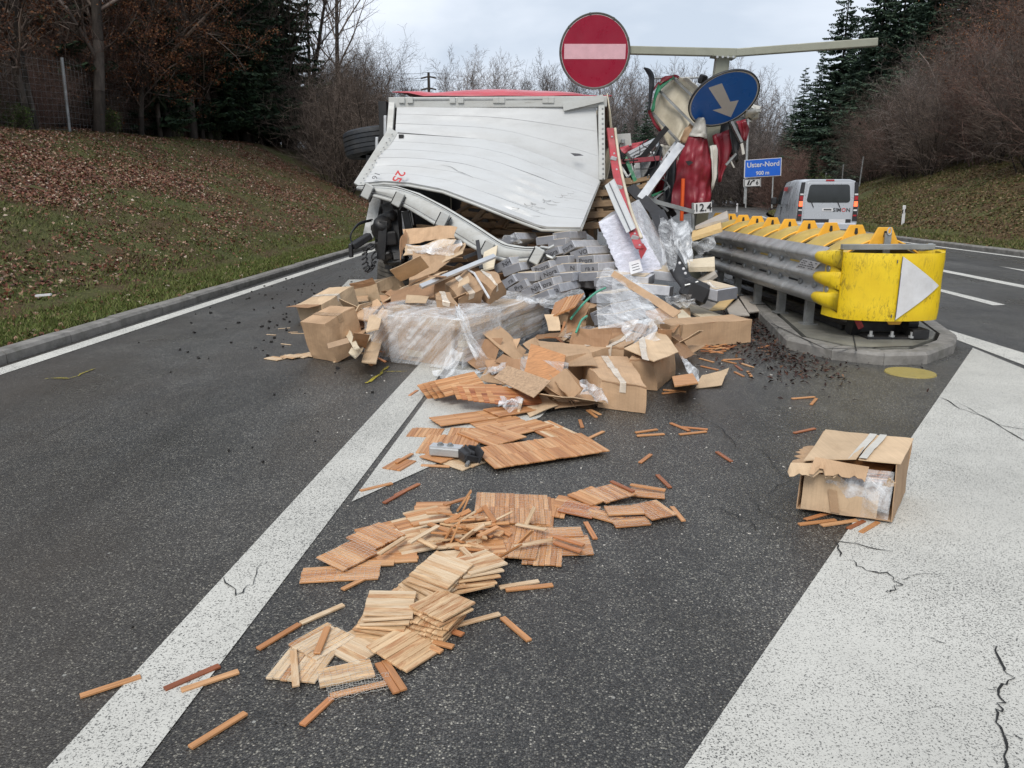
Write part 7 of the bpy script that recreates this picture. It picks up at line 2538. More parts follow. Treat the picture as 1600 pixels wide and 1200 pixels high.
# --- grey wrapped packs
PK = [(70, 16, 30, 2), (70, 8, 20, 1)]


def pack(cx, cy, Y, tilt, yaw=24, pitch=-3, w=0.235, h=0.098, L=0.85, label=None, text=None, group='grey ended packs sliding out of the trailer', mat_end='pack_end'):
    c = d(780 + cx / 8, 360 + cy / 8, Y)
    M = (Matrix.Rotation(R(-yaw), 3, 'Z') @ Matrix.Rotation(R(pitch), 3, 'X') @ Matrix.Rotation(R(-tilt), 3, 'Y'))
    root = empty('parquet_pack', c, label=label or 'flat grey ended pack in the heap slid out of the trailer', cat='pack', group=None if label else group)
    m = MB()
    m.cbox(c + M @ V((0, L / 2, 0)), (w, L, h), M, 0.006)
    m.crumple(0.006, 6, cx * 0.01)
    m.build('pack_body', MT['pack_side'], root)
    MB().box(c + M @ V((0, L / 2 + 0.02, h / 2 + 0.003)), (w * 0.93, L * 0.93, 0.006), M).build('wood_face', MT['pack_top'], root)
    e = MB()
    gr = [[c + M @ V(((i / 4 - .5) * w * 0.985, -0.006 + 0.004 * mnoise.noise(V((i, j, cx))), (j / 3 - .5) * h * 0.97)) for j in range(4)] for i in range(5)]
    eo = fix(e.sheet(gr).build('pack_end', MT[mat_end], root))
    if text:
        text_mesh('lettering', text, 0.078, MT['ink'], c + M @ V((0.01 if len(text) > 2 else 0.06, -0.014, -0.006)), M.col[0], M.col[2], eo, lift=0.0)
    return root


PL = [(640, 285, 9.6, 22, 'Prora', 'grey pack reading Prora just right of the torn rail end'), (835, 225, 9.7, 32, 'Prora', 'steeply tilted grey pack reading Prora, high in the heap'),
      (1000, 285, 9.6, 20, 'VO', 'grey pack marked VO near the top right of the heap'), (1075, 372, 9.4, 8, 'Prora', 'level grey pack with clear Prora lettering at the right of the heap'),
      (1125, 468, 9.2, 6, 'ra a', 'grey pack second from the bottom of the right column'), (1110, 580, 9.0, 6, None, 'blank grey pack lowest of the right column'),
      (748, 378, 9.4, 6, None, 'blank grey pack in the heap centre under the two tilted packs'), (862, 468, 9.2, 5, 'N', 'grey pack with a single letter N at its right end'), (800, 590, 8.9, 6, None, 'blank grey pack in the middle of the lowest full row'),
      (522, 470, 9.2, 22, 'Prora', 'tilted grey pack reading Prora left of the heap centre'), (628, 530, 9.0, 24, 'Nora', 'tilted pack stacked just under another, with faint letters'),
      (328, 585, 8.9, 3, None, 'level grey pack with bare wood top at the left of the heap'), (555, 680, 8.6, 20, 'Prora', 'tilted grey pack reading Prora low in the heap'),
      (640, 765, 8.4, 22, 'Prora', 'lowest tilted pack reading Prora, next to the draped film'), (505, 845, 8.2, 24, None, 'small pale pack end beside the wrapped load'),
      (155, 490, 9.2, 22, None, 'grey pack at the left of the heap under the locking rod'), (45, 435, 9.3, 30, 'NH', 'grey pack marked NH farthest left in the heap'), (400, 395, 9.5, 10, None, 'grey pack under the torn rail bracket'),
      (90, 660, 8.9, 34, 'ra', 'tilted grey pack beside the taped box'), (235, 715, 8.8, 30, 'Pra', 'tilted pack end above the wrapped load'), (405, 750, 8.6, 30, 'NH', 'dark pack end half hidden by film'),
      (1305, 640, 8.8, 8, None, 'short grey pack end at the right end of the lowest row'), (1290, 850, 8.0, 4, None, 'grey pack under the film veil'), (1285, 1040, 7.4, 26, 'Prora', 'tilted pack reading Prora under the edge of the film veil'),
      (1330, 1120, 7.3, 6, None, 'wrapped grey pack below the tilted Prora pack'),
      (570, 125, 10.0, 8, None, 'grey pack in the back row below the white door'), (780, 70, 10.1, 8, None, 'pack in the back row touching the white door edge'), (720, 160, 9.9, 8, None, 'pale pack behind the torn rail end'),
      (290, 300, 9.9, 14, None, 'grey pack behind the locking rod'), (120, 120, 10.1, 28, None, 'film covered pack under the bent rail')]
for (cx, cy, Y, t_, tx, lb_) in PL:
    pack(cx, cy, Y, t_, yaw=(28 if cx > 800 else 20), text=tx, label=lb_)
rp2 = random.Random(77)
for k in range(22):
    cx = rp2.uniform(60, 1350)
    cy = rp2.uniform(330, 1000)
    if cy > 700 and 350 < cx < 1150: cy = rp2.uniform(330, 700)
    pack(cx, cy, 9.55 - (cy - 330) * 0.0022 + 0.75, rp2.uniform(-5, 30), yaw=rp2.uniform(5, 40))

# pallets and dark planks inside the trailer
for k, (px, py, Y, rz) in enumerate(((770, 356, 13.2, 0.2), (825, 360, 12.6, -0.3), (935, 322, 11.7, 0.3), (960, 318, 12.1, -0.2))):
    c = d(px, py, Y)
    pal = empty('pallet', c, label=['broken wooden pallet deep under the white door', 'pallet tipped on edge behind the grey packs', 'pallet wedged right of the white door', 'pallet behind the red door post'][k], cat='pallet')
    M = Matrix.Rotation(rz, 3, 'Z') @ Matrix.Rotation(R(38 if k % 2 else 62), 3, 'X') @ Matrix.Rotation(R(12 - 9 * k), 3, 'Y')
    for i in range(5):
        MB().box(c + M @ V((0, -0.34 + 0.17 * i, 0.07)), (1.1, 0.10, 0.022), M).build('deck_board', MT['pallet'], pal)
    for i in range(3):
        MB().box(c + M @ V((-0.48 + 0.48 * i, 0, 0.0)), (0.10, 0.78, 0.09), M).build('bearer', MT['pallet'], pal)
for k in range(8):
    a = d(rp2.uniform(680, 800), rp2.uniform(340, 372), rp2.uniform(11.0, 12.5))
    MB().bar(a, a + V((rp2.uniform(-0.5, 0.5), rp2.uniform(0.3, 0.9), rp2.uniform(0.0, 0.5))), 0.11, 0.03).build('dark_plank', MT['pallet'])
    o = bpy.data.objects['dark_plank' if k == 0 else 'dark_plank.%03d' % k]
    tag(o, 'loose plank in the dark under the white door', 'plank', 'planks inside the trailer')
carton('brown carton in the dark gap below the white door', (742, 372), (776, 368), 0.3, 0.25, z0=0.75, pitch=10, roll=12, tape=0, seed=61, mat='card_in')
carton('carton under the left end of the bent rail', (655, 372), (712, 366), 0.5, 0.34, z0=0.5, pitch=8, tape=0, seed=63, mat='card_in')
# hidden bulk that carries the heap
for k, (bl, br, L, h, z0) in enumerate((((640, 470), (760, 478), 1.2, 0.40, 0.0), ((770, 490), (900, 500), 1.3, 0.30, 0.0), ((900, 500), (1010, 490), 1.4, 0.26, 0.0), ((780, 452), (960, 448), 1.6, 0.62, 0.0), ((640, 440), (760, 445), 1.2, 0.55, 0.0))):
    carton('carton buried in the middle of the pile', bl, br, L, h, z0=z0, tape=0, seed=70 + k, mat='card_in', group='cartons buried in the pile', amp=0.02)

# --- lilac wrapped pack block leaning on the right
lb2 = empty('wrapped_pack_block', d(985, 400, 10.0), label='leaning block of packs in wrinkled lilac film behind the red door post', cat='wrapped load')
qa = [d(974, 442, 9.3), d(1034, 419, 9.5), d(982, 324, 10.5), d(934, 347, 10.3)]
ez_ = V((0.25, 0.75, 0.10))
m = MB()
for f in range(2):
    pass
gr = [[qa[0].lerp(qa[3], i / 14).lerp(qa[1].lerp(qa[2], i / 14), j / 10) for j in range(11)] for i in range(15)]
fix(MB().prism([p + V((0.02, 0.06, 0)) for p in qa], ez_).build('pack_core', MT['pack_side'], lb2))
gr = ripple(gr, lambda i, j: V((0, -0.03 * math.sin(i * 60 + 3 * mnoise.noise(V((j * 4, i * 3, 1)))) * 0.5, 0)) + mnoise.noise_vector(V((i * 9, j * 5, 2))) * 0.03)
G2 = patch([qa[0], qa[3]], [qa[1], qa[2]], 26, 60)
G2 = ripple(G2, lambda i, j: mnoise.noise_vector(V((i * 26, j * 4, 2))) * 0.014 + mnoise.noise_vector(V((i * 60, j * 5, 5))) * 0.006 + V((0, -0.02, 0)))
MB().sheet(G2).build('lilac_film', MT['film_lilac'], lb2, smooth=True)
G3 = patch([qa[1], qa[2]], [qa[1] + ez_, qa[2] + ez_], 12, 24)
G3 = ripple(G3, lambda i, j: mnoise.noise_vector(V((i * 16, j * 4, 7))) * 0.03)
MB().sheet(G3).build('lilac_film', MT['film_milky'], lb2, smooth=True)
lab_ = [p + V((0, -0.07, 0)) for p in (d(984, 428, 9.25), d(1003, 422, 9.3), d(998, 404, 9.42), d(981, 409, 9.38))]
lo = MB().prism(lab_, V((0, -0.004, 0))).build('delivery_label', MT['white'], lb2)
for k in range(3):
    MB().bar(lab_[0].lerp(lab_[3], 0.25 + 0.22 * k).lerp(lab_[1].lerp(lab_[2], 0.25 + 0.22 * k), 0.2) + V((0, -0.008, 0)), lab_[0].lerp(lab_[3], 0.25 + 0.22 * k).lerp(lab_[1].lerp(lab_[2], 0.25 + 0.22 * k), 0.8) + V((0, -0.008, 0)), 0.008, 0.002, (0, -1, 0)).build('print', MT['ink_grey'], lo)
inner_box(lb2, (985, 452), (1060, 440), 0.8, 0.18, 0.25, 'card', -8, 0, 9, 'carton')

# --- boards and packs right of the lilac block, up to the guard rail
def board(lb_, pts, th, mat):
    return slab('pale_board', lb_, pts, th, mat, 'board')


board('grey backed board resting on the guard rail end, topmost', [d(1087, 359, 10.6), d(1139, 345, 10.4), d(1138, 333, 10.8), d(1090, 356, 11.0)], 0.04, 'board_grey')
board('pale yellow board on the guard rail end, under the grey one', [d(1082, 377, 10.2), d(1129, 362, 10.1), d(1128, 349, 10.6), d(1084, 366, 10.7)], 0.05, 'board_yellow')
board('pale board stack end right of the black mudguard', [d(1076, 425, 9.5), d(1117, 424, 9.4), d(1117, 408, 9.8), d(1074, 413, 9.9)], 0.06, 'board_pale')
board('grey plank under the pale board stack by the mudguard', [d(1098, 448, 9.3), d(1122, 432, 9.2), d(1118, 424, 9.5), d(1092, 440, 9.6)], 0.04, 'board_grey')
board('grey laminate board at the right foot of the pile, outermost', [g(1170, 490, 0.10), g(1192, 487, 0.08), g(1174, 462, 0.12), g(1155, 465, 0.13)], 0.015, 'board_grey')
board('grey laminate board left of the outermost one', [g(1140, 494, 0.13), g(1171, 494, 0.12), g(1153, 468, 0.15), g(1135, 483, 0.15)], 0.015, 'board_grey')
board('golden yellow board lying across two white boards', [g(1107, 487, 0.17), g(1132, 484, 0.18), g(1153, 462, 0.22), g(1135, 463, 0.22)], 0.015, 'board_yellow')
board('white board pointing left under the golden board', [g(1072, 476, 0.12), g(1112, 487, 0.11), g(1120, 476, 0.14), g(1087, 467, 0.14)], 0.02, 'board_grey')
board('long white board with dark edge behind the long box', [g(1098, 500, 0.16), g(1130, 496, 0.16), g(1066, 474, 0.18), g(1056, 478, 0.18)], 0.025, 'board_pale')
board('short pale board end left of the long box', [g(1060, 504, 0.2), g(1083, 501, 0.2), g(1066, 486, 0.22), g(1058, 490, 0.22)], 0.02, 'board_pale')
pack(2850, 800, 8.6, 4, yaw=-26, pitch=4, w=0.29, h=0.13, L=0.45, label='film covered pack with blurred print before the guard rail posts')
film_sheet('film_scrap', 'clear film crumpled left of the pack before the guard rail', P(8.7, (1098, 440), (1108, 450), (1120, 462)), P(8.6, (1118, 446), (1124, 455), (1132, 464)), 'film', 0.05, 14, 10, 10)
for k, (cx, cy, Y, t_, yw) in enumerate(((1900, 620, 9.3, 4, 65), (2150, 760, 9.0, -6, 70), (1700, 700, 9.2, 8, 60), (2300, 560, 9.4, 10, 60))):
    pack(cx, cy, Y, t_, yaw=-yw, pitch=3, w=0.26, h=0.11, L=0.8, label=['dark pack lying long behind the film veil', 'dark pack lying flat before the mudguard foot', 'dark pack half buried behind the film veil', 'dark pack under the pale board stack'][k])
# black curved mudguard
mg = [d(1043, 372, 9.6), d(1048, 395, 9.45), d(1056, 415, 9.3), d(1066, 432, 9.15), d(1080, 448, 9.0), d(1092, 462, 8.8)]
gr = []
for i, p in enumerate(mg):
    wd = [0.05, 0.14, 0.20, 0.22, 0.24, 0.24][i]
    gr.append([p + V((x * wd, -0.07 * math.cos(x * PI), 0.08 * wd * x)) for x in (-0.5, -0.3, 0, 0.3, 0.5)])
mo = empty('mudguard', mg[3], label='curved black plastic mudguard with white bolts stuck in the pile', cat='mudguard')
fix(MB().sheet(gr, 0.012).build('guard_shell', MT['plastic'], mo, smooth=True))
for px, py in ((1062, 411), (1068, 420), (1071, 427)):
    MB().lathe([(0.001, 0.012), (0.014, 0.010), (0.018, 0.0)], d(px, py, 9.05), (0, -1, 0.2), 8).build('bolt', MT['white'], mo)
MB().cbox(d(1086, 455, 8.75), (0.30, 0.25, 0.26), (0, 0.4, 0), 0.05).build('guard_foot', MT['plastic'], mo)
MB().tube(P(8.65, (1070, 446), (1082, 443), (1091, 440)), 0.012, 6).build('cable_tie', MT['galv'], mo)

# --- film veils
film_sheet('film_veil', 'torn clear film veil stretched over packs in the centre right', [d(945, 418, 8.6), d(930, 440, 8.0), d(931, 475, 7.4), d(934, 515, 6.9)], [d(975, 424, 8.5), d(1010, 448, 7.9), d(1040, 475, 7.4), d(1056, 498, 7.1)], 'film', 0.03, 21, 30, 30)
film_sheet('film_veil', 'second layer of film hanging over the packs right of the green strap', [d(960, 425, 8.5), d(955, 460, 7.7), d(945, 512, 6.85)], [d(985, 432, 8.4), d(1020, 470, 7.4), d(1040, 505, 7.0)], 'film', 0.035, 25, 24, 24)
film_sheet('film_bag', 'clear film bag hanging over the black mudguard', [d(1028, 338, 10.2), d(1030, 370, 9.6), d(1036, 412, 9.2)], [d(1056, 343, 10.0), d(1060, 375, 9.4), d(1050, 425, 9.1)], 'film', 0.06, 28, 20, 24)
film_sheet('film_bag', 'milky film bundle between the mudguard and the pale boards', [d(1048, 342, 9.9), d(1055, 370, 9.5), d(1072, 412, 9.2)], [d(1082, 350, 9.9), d(1084, 375, 9.5), d(1080, 410, 9.3)], 'film_milky', 0.06, 31, 20, 24)
film_sheet('film_sheet', 'film draped over the broken carton at the pile centre', [d(820, 472, 7.9), d(838, 464, 7.8), d(850, 482, 7.2)], [d(905, 452, 7.9), d(915, 462, 7.6), d(905, 478, 7.2)], 'film', 0.04, 33, 18, 14)
film_sheet('film_sheet', 'film rumpled along the dark floor behind the white boards', P(8.4, (1035, 462), (1045, 474), (1058, 480)), P(8.3, (1080, 462), (1086, 470), (1090, 474)), 'film', 0.06, 35, 14, 10)
film_sheet('film_sheet', 'film scrap above the back row of packs under the bent rail', P(10.2, (778, 372), (785, 380), (800, 386)), P(10.0, (806, 362), (812, 370), (815, 380)), 'film_milky', 0.05, 37, 12, 10)
film_sheet('film_sheet', 'film wrapped around the ends of the pale boards on the rail', P(10.2, (1080, 378), (1085, 392), (1092, 402)), P(10.0, (1120, 368), (1118, 382), (1108, 396)), 'film', 0.05, 39, 12, 10)
slab('cardboard_strip', 'long narrow cardboard edge strip lying over the film veil', [d(1052, 497, 7.0), d(1064, 488, 7.05), d(961, 424, 8.35), d(955, 432, 8.3)], 0.008, 'card', 'cardboard', None, 0.01, 16)
# broken carton with fanned sheets
bc_ = carton('broken carton with a fan of parquet sheets sliding out', (868, 505), (915, 508), 0.5, 0.26, z0=0.10, pitch=-4, roll=10, tape=0, seed=51, amp=0.02, open_flap=[('f', -60, 0.12)])
for k in range(6):
    x = 866 + 5 * k
    slab('fanned_sheet', None, [d(x - 6, 498 - 2 * k, 7.0 - 0.02 * k), d(x + 8, 490 - 2 * k, 6.95 - 0.02 * k), d(x + 22, 464 - 1 * k, 7.3), d(x + 2, 474 - 1.5 * k, 7.35)], 0.010, 'w_orange', 'x', parent=bc_)
slab('cardboard_flap', 'fallen carton flap below the fanned sheets', [d(857, 518, 6.8), d(876, 517, 6.75), d(872, 492, 7.0), d(851, 492, 7.05)], 0.006, 'card_light', 'cardboard', None, 0.01, 17)
slab('cardboard_flap', 'brown carton wall right of the fanned sheets', [d(884, 520, 6.9), d(903, 515, 6.9), d(922, 476, 7.3), d(897, 466, 7.4)], 0.006, 'card_in', 'cardboard', None, 0.015, 18)
for pts, lb_ in (([(946, 450, 7.5), (930, 458, 7.3), (912, 474, 7.1), (898, 490, 7.0), (892, 498, 6.9)], 'green strapping band curving over the broken carton'), ([(917, 494, 6.9), (909, 500, 6.8), (904, 510, 6.7), (900, 520, 6.65)], 'short green strapping end below the first')):
    pl_ = smooth_pl([tuple(d(*p)) for p in pts], 4)
    m = MB().tube(pl_, 0.011, 5)
    o = m.build('green_strap', MT['strap_green'])
    tag(o, lb_, 'strap')
film_sheet('plastic_scrap', 'torn white plastic scrap on the parquet stack below the fibreboard', [g(782, 640, 0.06), g(780, 632, 0.09), g(786, 622, 0.10)], [g(816, 638, 0.05), g(808, 630, 0.1), g(818, 624, 0.09)], 'film_milky', 0.05, 71, 14, 14)
film_sheet('plastic_scrap', 'white plastic scrap between the carton and the fanned stack', [g(752, 590, 0.12), g(758, 582, 0.16), g(764, 574, 0.16)], [g(782, 584, 0.13), g(786, 577, 0.17), g(792, 570, 0.17)], 'film_milky', 0.05, 73, 14, 14)

# torn pieces filling the heap
rt = random.Random(404)
REG = [((595, 440), (700, 480), 0.10, 0.45, 12, 'below the white rail'), ((845, 495), (905, 560), 0.03, 0.22, 10, 'right of the wrapped load'), ((890, 505), (1045, 545), 0.12, 0.32, 12, 'before the film veil'),
       ((555, 480), (620, 540), 0.10, 0.36, 12, 'left of the wrapped load'), ((745, 548), (835, 585), 0.02, 0.10, 8, 'behind the fanned parquet'), ((835, 605), (895, 640), 0.01, 0.08, 7, 'beside the foremost box'),
       ((640, 400), (770, 440), 0.5, 0.75, 9, 'under the rail'), ((485, 478), (560, 530), 0.02, 0.14, 8, 'at the left end of the heap'), ((1040, 500), (1100, 560), 0.04, 0.2, 7, 'round the long corrugated box'), ((700, 470), (760, 476), 0.42, 0.5, 3, 'on the wrapped load')]
for (p0, p1, z0_, z1_, n_, where) in REG:
    for k in range(n_):
        c = g(rt.uniform(p0[0], p1[0]), rt.uniform(p0[1], p1[1]), rt.uniform(z0_, z1_))
        M_ = Matrix.Rotation(rt.uniform(0, 6.28), 3, 'Z') @ Matrix.Rotation(rt.gauss(0, 0.45), 3, 'X') @ Matrix.Rotation(rt.gauss(0, 0.4), 3, 'Y')
        lx, ly = rt.uniform(0.08, 0.26), rt.uniform(0.06, 0.17)
        pts = [c + M_ @ V((sx_ * lx * rt.uniform(0.6, 1.1), sy_ * ly * rt.uniform(0.6, 1.1), 0)) for sx_, sy_ in ((-1, -1), (1, -1), (1, 1), (-1, 1))]
        lo_ = min(p.z for p in pts)
        if lo_ < 0.01: pts = [p + V((0, 0, 0.012 - lo_)) for p in pts]
        slab('torn_cardboard', 'torn cardboard piece ' + where, pts, 0.005, rt.choice(['card', 'card_light', 'card_in', 'card']), 'cardboard', 'torn cardboard ' + where, 0.02, 500 + k, 6)
for k in range(16):
    px, py, z = rt.choice([(rt.uniform(850, 910), rt.uniform(500, 540), 0.15), (rt.uniform(800, 900), rt.uniform(605, 645), 0.05), (rt.uniform(560, 600), rt.uniform(520, 560), 0.1)])
    c = g(px, py, z)
    o = MB().cbox((0, 0, 0), (0.19, 0.024, 0.009), None, 0.001).build('parquet_strip', MT[rt.choice(['w_orange', 'w_red', 'w_pale'])])
    o.location = c
    o.rotation_euler = (rt.gauss(0, .2), rt.gauss(0, .25), rt.uniform(0, 3.1))
    tag(o, 'loose strip caught among the torn cardboard', 'wood strip', 'strips among the cardboard')
for k, (px, py, z) in enumerate(((838, 470, 0.62), (905, 520, 0.25), (800, 575, 0.1), (930, 612, 0.14), (1000, 520, 0.36))):
    c = g(px, py, z)
    u_, v_ = V((rt.uniform(.08, .16), rt.uniform(-.1, .1), rt.uniform(-.04, .06))), V((rt.uniform(-.05, .05), rt.uniform(.1, .2), rt.uniform(0, .08)))
    film_sheet('film_scrap', ['film scrap beside the grey packs', 'film scrap before the broken carton', 'film scrap behind the fibreboard sheet', 'film bulging from the left side of the foremost box', 'film scrap on the long cardboard strip', 'film scrap at the left foot of the wrapped load'][k], [c - u_ - v_, c - u_ + v_], [c + u_ - v_, c + u_ + v_], 'film_milky', 0.05, 60 + k, 12, 12)

# ------------------------------------------------------------------ lone torn box on the right
a, M, w = frame_from((1243, 800), (1390, 820))
ey_ = (g(1410, 779) - g(1390, 820)); ey_.normalize()
M = Matrix((M.col[0], ey_, V((0.03, 0.0, 1.0)))).transposed()
L_, h_ = 0.44, 0.285
lone = empty('torn_box', a + M @ V((w / 2, L_ / 2, 0)), label='lone torn cardboard box beside the white hatched area with film bulging from its front', cat='cardboard box')


def lq(x, y, z):
    p = a + M @ V((x, y, z))
    r = field(p, 91, 0.006, 4)
    r.z = max(0.012, r.z)
    return r


def lpan(name, fn, mat='card', n=10, th=0.005, seedn=None):
    gr = [[lq(*fn(i / n, j / n)) for j in range(n + 1)] for i in range(n + 1)]
    return fix(MB().sheet(gr, th).build(name, MT[mat], lone))


z0 = 0.022
lpan('back_wall', lambda u, v: (u * w, L_, z0 + v * h_))
lpan('right_wall', lambda u, v: (w + 0.02 * (1 - v) - 0.012, L_ * u - 0.02 * (1 - u) * (1 - v), z0 + v * h_))
lpan('left_wall', lambda u, v: (0.004, L_ * u, z0 + v * h_ * (0.78 + 0.22 * u)))
lpan('bottom', lambda u, v: (u * w, v * L_, z0))
lpan('lid', lambda u, v: (u * (w * 0.55) + 0.008, -0.015 + v * (L_ + 0.01), z0 + h_ + 0.012 - 0.035 * (1 - u) * (1 - v) * 1.2), 'card_light')
lpan('lid', lambda u, v: (w * 0.56 + 0.012 + u * (w * 0.44 - 0.008), -0.005 + v * (L_ + 0.005), z0 + h_ + 0.008), 'card_light')
lpan('front_wall', lambda u, v: (0.02 + u * (w * 0.80), -0.004 - 0.01 * math.sin(PI * u), z0 + v * h_ * (0.60 + 0.10 * math.sin(u * 5) + 0.03 * math.sin(u * 19))), 'card_light')
for u0 in (0.46, 0.57):
    gr = [[lq(w * u0 + 0.045 + s_ * 0.017 - 0.06 * (1 - i / 8) * 0.3, -0.012 + L_ * i / 8, z0 + h_ + 0.018 - 0.012 * (1 - i / 8) * (u0 < 0.55)) for s_ in (-1, 1)] for i in range(9)]
    fix(MB().sheet(gr).build('parcel_tape', MT['white_tarp'], lone))


def ragged(name, p0, p1, dirv, l0, seed, mat='card_light', n=14):
    rg_ = random.Random(seed)
    gr = []
    for i in range(n + 1):
        t = i / n
        c = V(p0).lerp(V(p1), t)
        l = l0 * (0.55 + 0.75 * rg_.random())
        gr.append([lq(*(c + V(dirv) * l * k / 3 + V((0, 0, -0.02 * (k / 3) ** 2)))) for k in range(4)])
    return fix(MB().sheet(gr, 0.004).build(name, MT[mat], lone))


ragged('torn_flap', (-0.045, -0.02, z0 + h_ - 0.05), (0.20, -0.01, z0 + h_ - 0.03), (0.05, -1, -0.30), 0.07, 1)
ragged('torn_flap', (0.06, -0.02, z0 + h_ - 0.01), (0.30, -0.01, z0 + h_ - 0.025), (0.05, -1, -0.35), 0.075, 2, 'card')
ragged('torn_flap', (0.0, 0.0, z0 + h_ - 0.06), (0.0, 0.25, z0 + h_ - 0.03), (-1, 0, 0.1), 0.06, 3, 'card')
ragged('torn_flap', (w * 0.86, 0.0, z0 + h_ * 0.55), (w * 0.99, 0.0, z0 + h_ * 0.62), (0, -0.3, 0.9), 0.07, 4)
for k in range(4):
    gr = [[lq(0.03 + u * w * 0.84, 0.02 + v * 0.3, z0 + h_ - 0.055 - 0.014 * k) for v in (0, 1)] for u in [i / 6 for i in range(7)]]
    fix(MB().sheet(gr, 0.009).build('inner_parquet', MT['w_red' if k % 2 else 'w_orange'], lone))
gr = []
for i in range(19):
    row = []
    for j in range(17):
        u, v = i / 18, j / 16
        bul = 0.045 * math.sin(PI * u) ** 0.6 * math.sin(PI * v) ** 0.7 * (0.6 + 0.8 * v)
        row.append(lq(0.04 + u * w * 0.86, 0.035 - bul - 0.02 * u + 0.012 * mnoise.noise(V((u * 7, v * 7, 5))), z0 + 0.03 + v * (h_ - 0.075)))
    gr.append(row)
MB().sheet(gr).build('inner_film', MT['film_milky'], lone, smooth=True)
gr = []
for i in range(15):
    row = []
    for j in range(15):
        u, v = i / 14, j / 14
        row.append(lq(w * (0.68 + 0.29 * u), -0.012 - 0.055 * math.sin(PI * u) * math.sin(PI * v) + 0.010 * mnoise.noise(V((u * 6, v * 6, 9))), z0 + 0.005 + v * h_ * 0.72))
    gr.append(row)
MB().sheet(gr).build('inner_film', MT['film'], lone, smooth=True)
MB().box(a + M @ V((w * 0.45, L_ * 0.5, z0 + h_ * 0.4)), (w * 0.80, L_ * 0.7, h_ * 0.60), Matrix.Rotation(math.atan2(M.col[0].y, M.col[0].x), 3, 'Z')).build('inner_carton', MT['card_in'], lone)
MB().prism([lq(0.16, -0.02, z0 + 0.01), lq(0.20, -0.02, z0 + 0.01), lq(0.175, -0.022, z0 + 0.125), lq(0.135, -0.022, z0 + 0.125)], M @ V((0, -0.002, 0))).build('tape_patch', MT['tape_brown'], lone)
# ------------------------------------------------------------------ parquet
SL, SW, ST = 0.178, 0.0238, 0.0085


def strip_mesh(name, L, W, T, mat):
    m = MB().cbox((0, 0, 0), (L, W, T), None, 0.0012)
    return mesh_from(name, m.v, m.f, mat)


STM = {k: strip_mesh('strip_' + k, SL, SW, ST, MT[k]) for k in ('w_orange', 'w_pale', 'w_red', 'w_stain')}
STM_S = STM
rq = random.Random(99)


def net_mesh(w, l, n, m_, seed):
    segs = []
    rg = random.Random(seed)
    for i in range(n + 1):
        x = -w / 2 + w * i / n
        pr = None
        for j in range(m_ + 1):
            p = (x + rg.gauss(0, .002), -l / 2 + l * j / m_, rg.gauss(0.0, 0.002))
            if pr: segs.append((pr, p, 0.00045, 0.00045))
            pr = p
    for j in range(m_ + 1):
        y = -l / 2 + l * j / m_
        pr = None
        for i in range(n + 1):
            p = (-w / 2 + w * i / n, y + rg.gauss(0, .002), rg.gauss(0.0, 0.002))
            if pr: segs.append((pr, p, 0.00045, 0.00045))
            pr = p
    return seg_mesh('netting', segs, 3, MT['net'])


def sheet(px, py, z, yaw, rows, cols, mat, label, tilt=(0, 0), group=None, jit=1.0, miss=0.0, net=False, wide=False, Y=None, bow=0.0, mixm=None):
    """mosaic parquet sheet: rows x cols strips, strips run along local x"""
    c = g(px, py, z) if Y is None else d(px, py, Y)
    if z > 0.012 and px < 790 and py > 840: yaw += rq.gauss(0, 5); tilt = (tilt[0] + rq.gauss(0, 1.6), tilt[1] + rq.gauss(0, 1.6))
    root = empty('parquet_sheet', c, (R(tilt[0]), R(tilt[1]), R(yaw)), label, 'parquet sheet', group)
    lib_ = STM_S if wide else STM
    wstep = (SW * 1.9 if wide else SW) + 0.0006
    for r_ in range(rows):
        for k in range(cols):
            if rq.random() < miss: continue
            mt_ = ('w_stain' if mat == 'w_pale' and mixm is None and rq.random() < 0.3 else mat) if mixm is None or rq.random() > 0.16 else mixm
            yy = (k - (cols - 1) / 2) * wstep
            o = link('strip', lib_[mt_], root)
            o.location = ((r_ - (rows - 1) / 2) * (SL + 0.001) + rq.gauss(0, 0.0015) * jit, yy, bow * (yy ** 2) + rq.gauss(0, 0.0008) * jit)
            o.rotation_euler = (rq.gauss(0, 0.012) * jit + bow * yy * 1.5, rq.gauss(0, 0.006) * jit, rq.gauss(0, 0.004) * jit + (PI if rq.random() < 0.5 else 0))
    if net:
        o = link('netting', net_mesh(rows * SL, cols * wstep, int(rows * SL / 0.018), int(cols * wstep / 0.016), int(px)), root)
        o.location = (0, 0, ST * 0.5 + 0.0012)
        o['kind'] = 'stuff'
    return root


# --- nearest pile
G1 = 'parquet sheets stacked in the near pile'
sheet(505, 898, 0.006, 8, 1, 5, 'w_orange', 'orange parquet sheet flat on the asphalt at the left end of the near pile', net=True, wide=False)
sheet(560, 893, 0.007, 5, 1, 6, 'w_orange', 'orange parquet sheet flat beside the leftmost one', net=True)
sheet(585, 872, 0.008, 4, 1, 6, 'w_orange', 'partly covered orange sheet behind the left end of the near pile')
sheet(543, 868, 0.026, -38, 1, 8, 'w_orange', 'netted parquet sheet turned diagonal, front one of two at the left', (2, 3), net=True)
sheet(587, 838, 0.034, -38, 1, 8, 'w_orange', 'netted parquet sheet turned diagonal, rear one of two at the left', (2, 3), net=True)
sheet(676, 795, 0.012, 3, 1, 7, 'w_orange', 'orange sheet at the back left of the near pile, under the chips')
sheet(618, 824, 0.016, 28, 2, 6, 'w_orange', 'long double sheet running back left in the near pile', (0, -2), mixm='w_pale')
sheet(665, 806, 0.030, 26, 1, 7, 'w_orange', 'upper sheet on the long double one', (0, -2), mixm='w_pale')
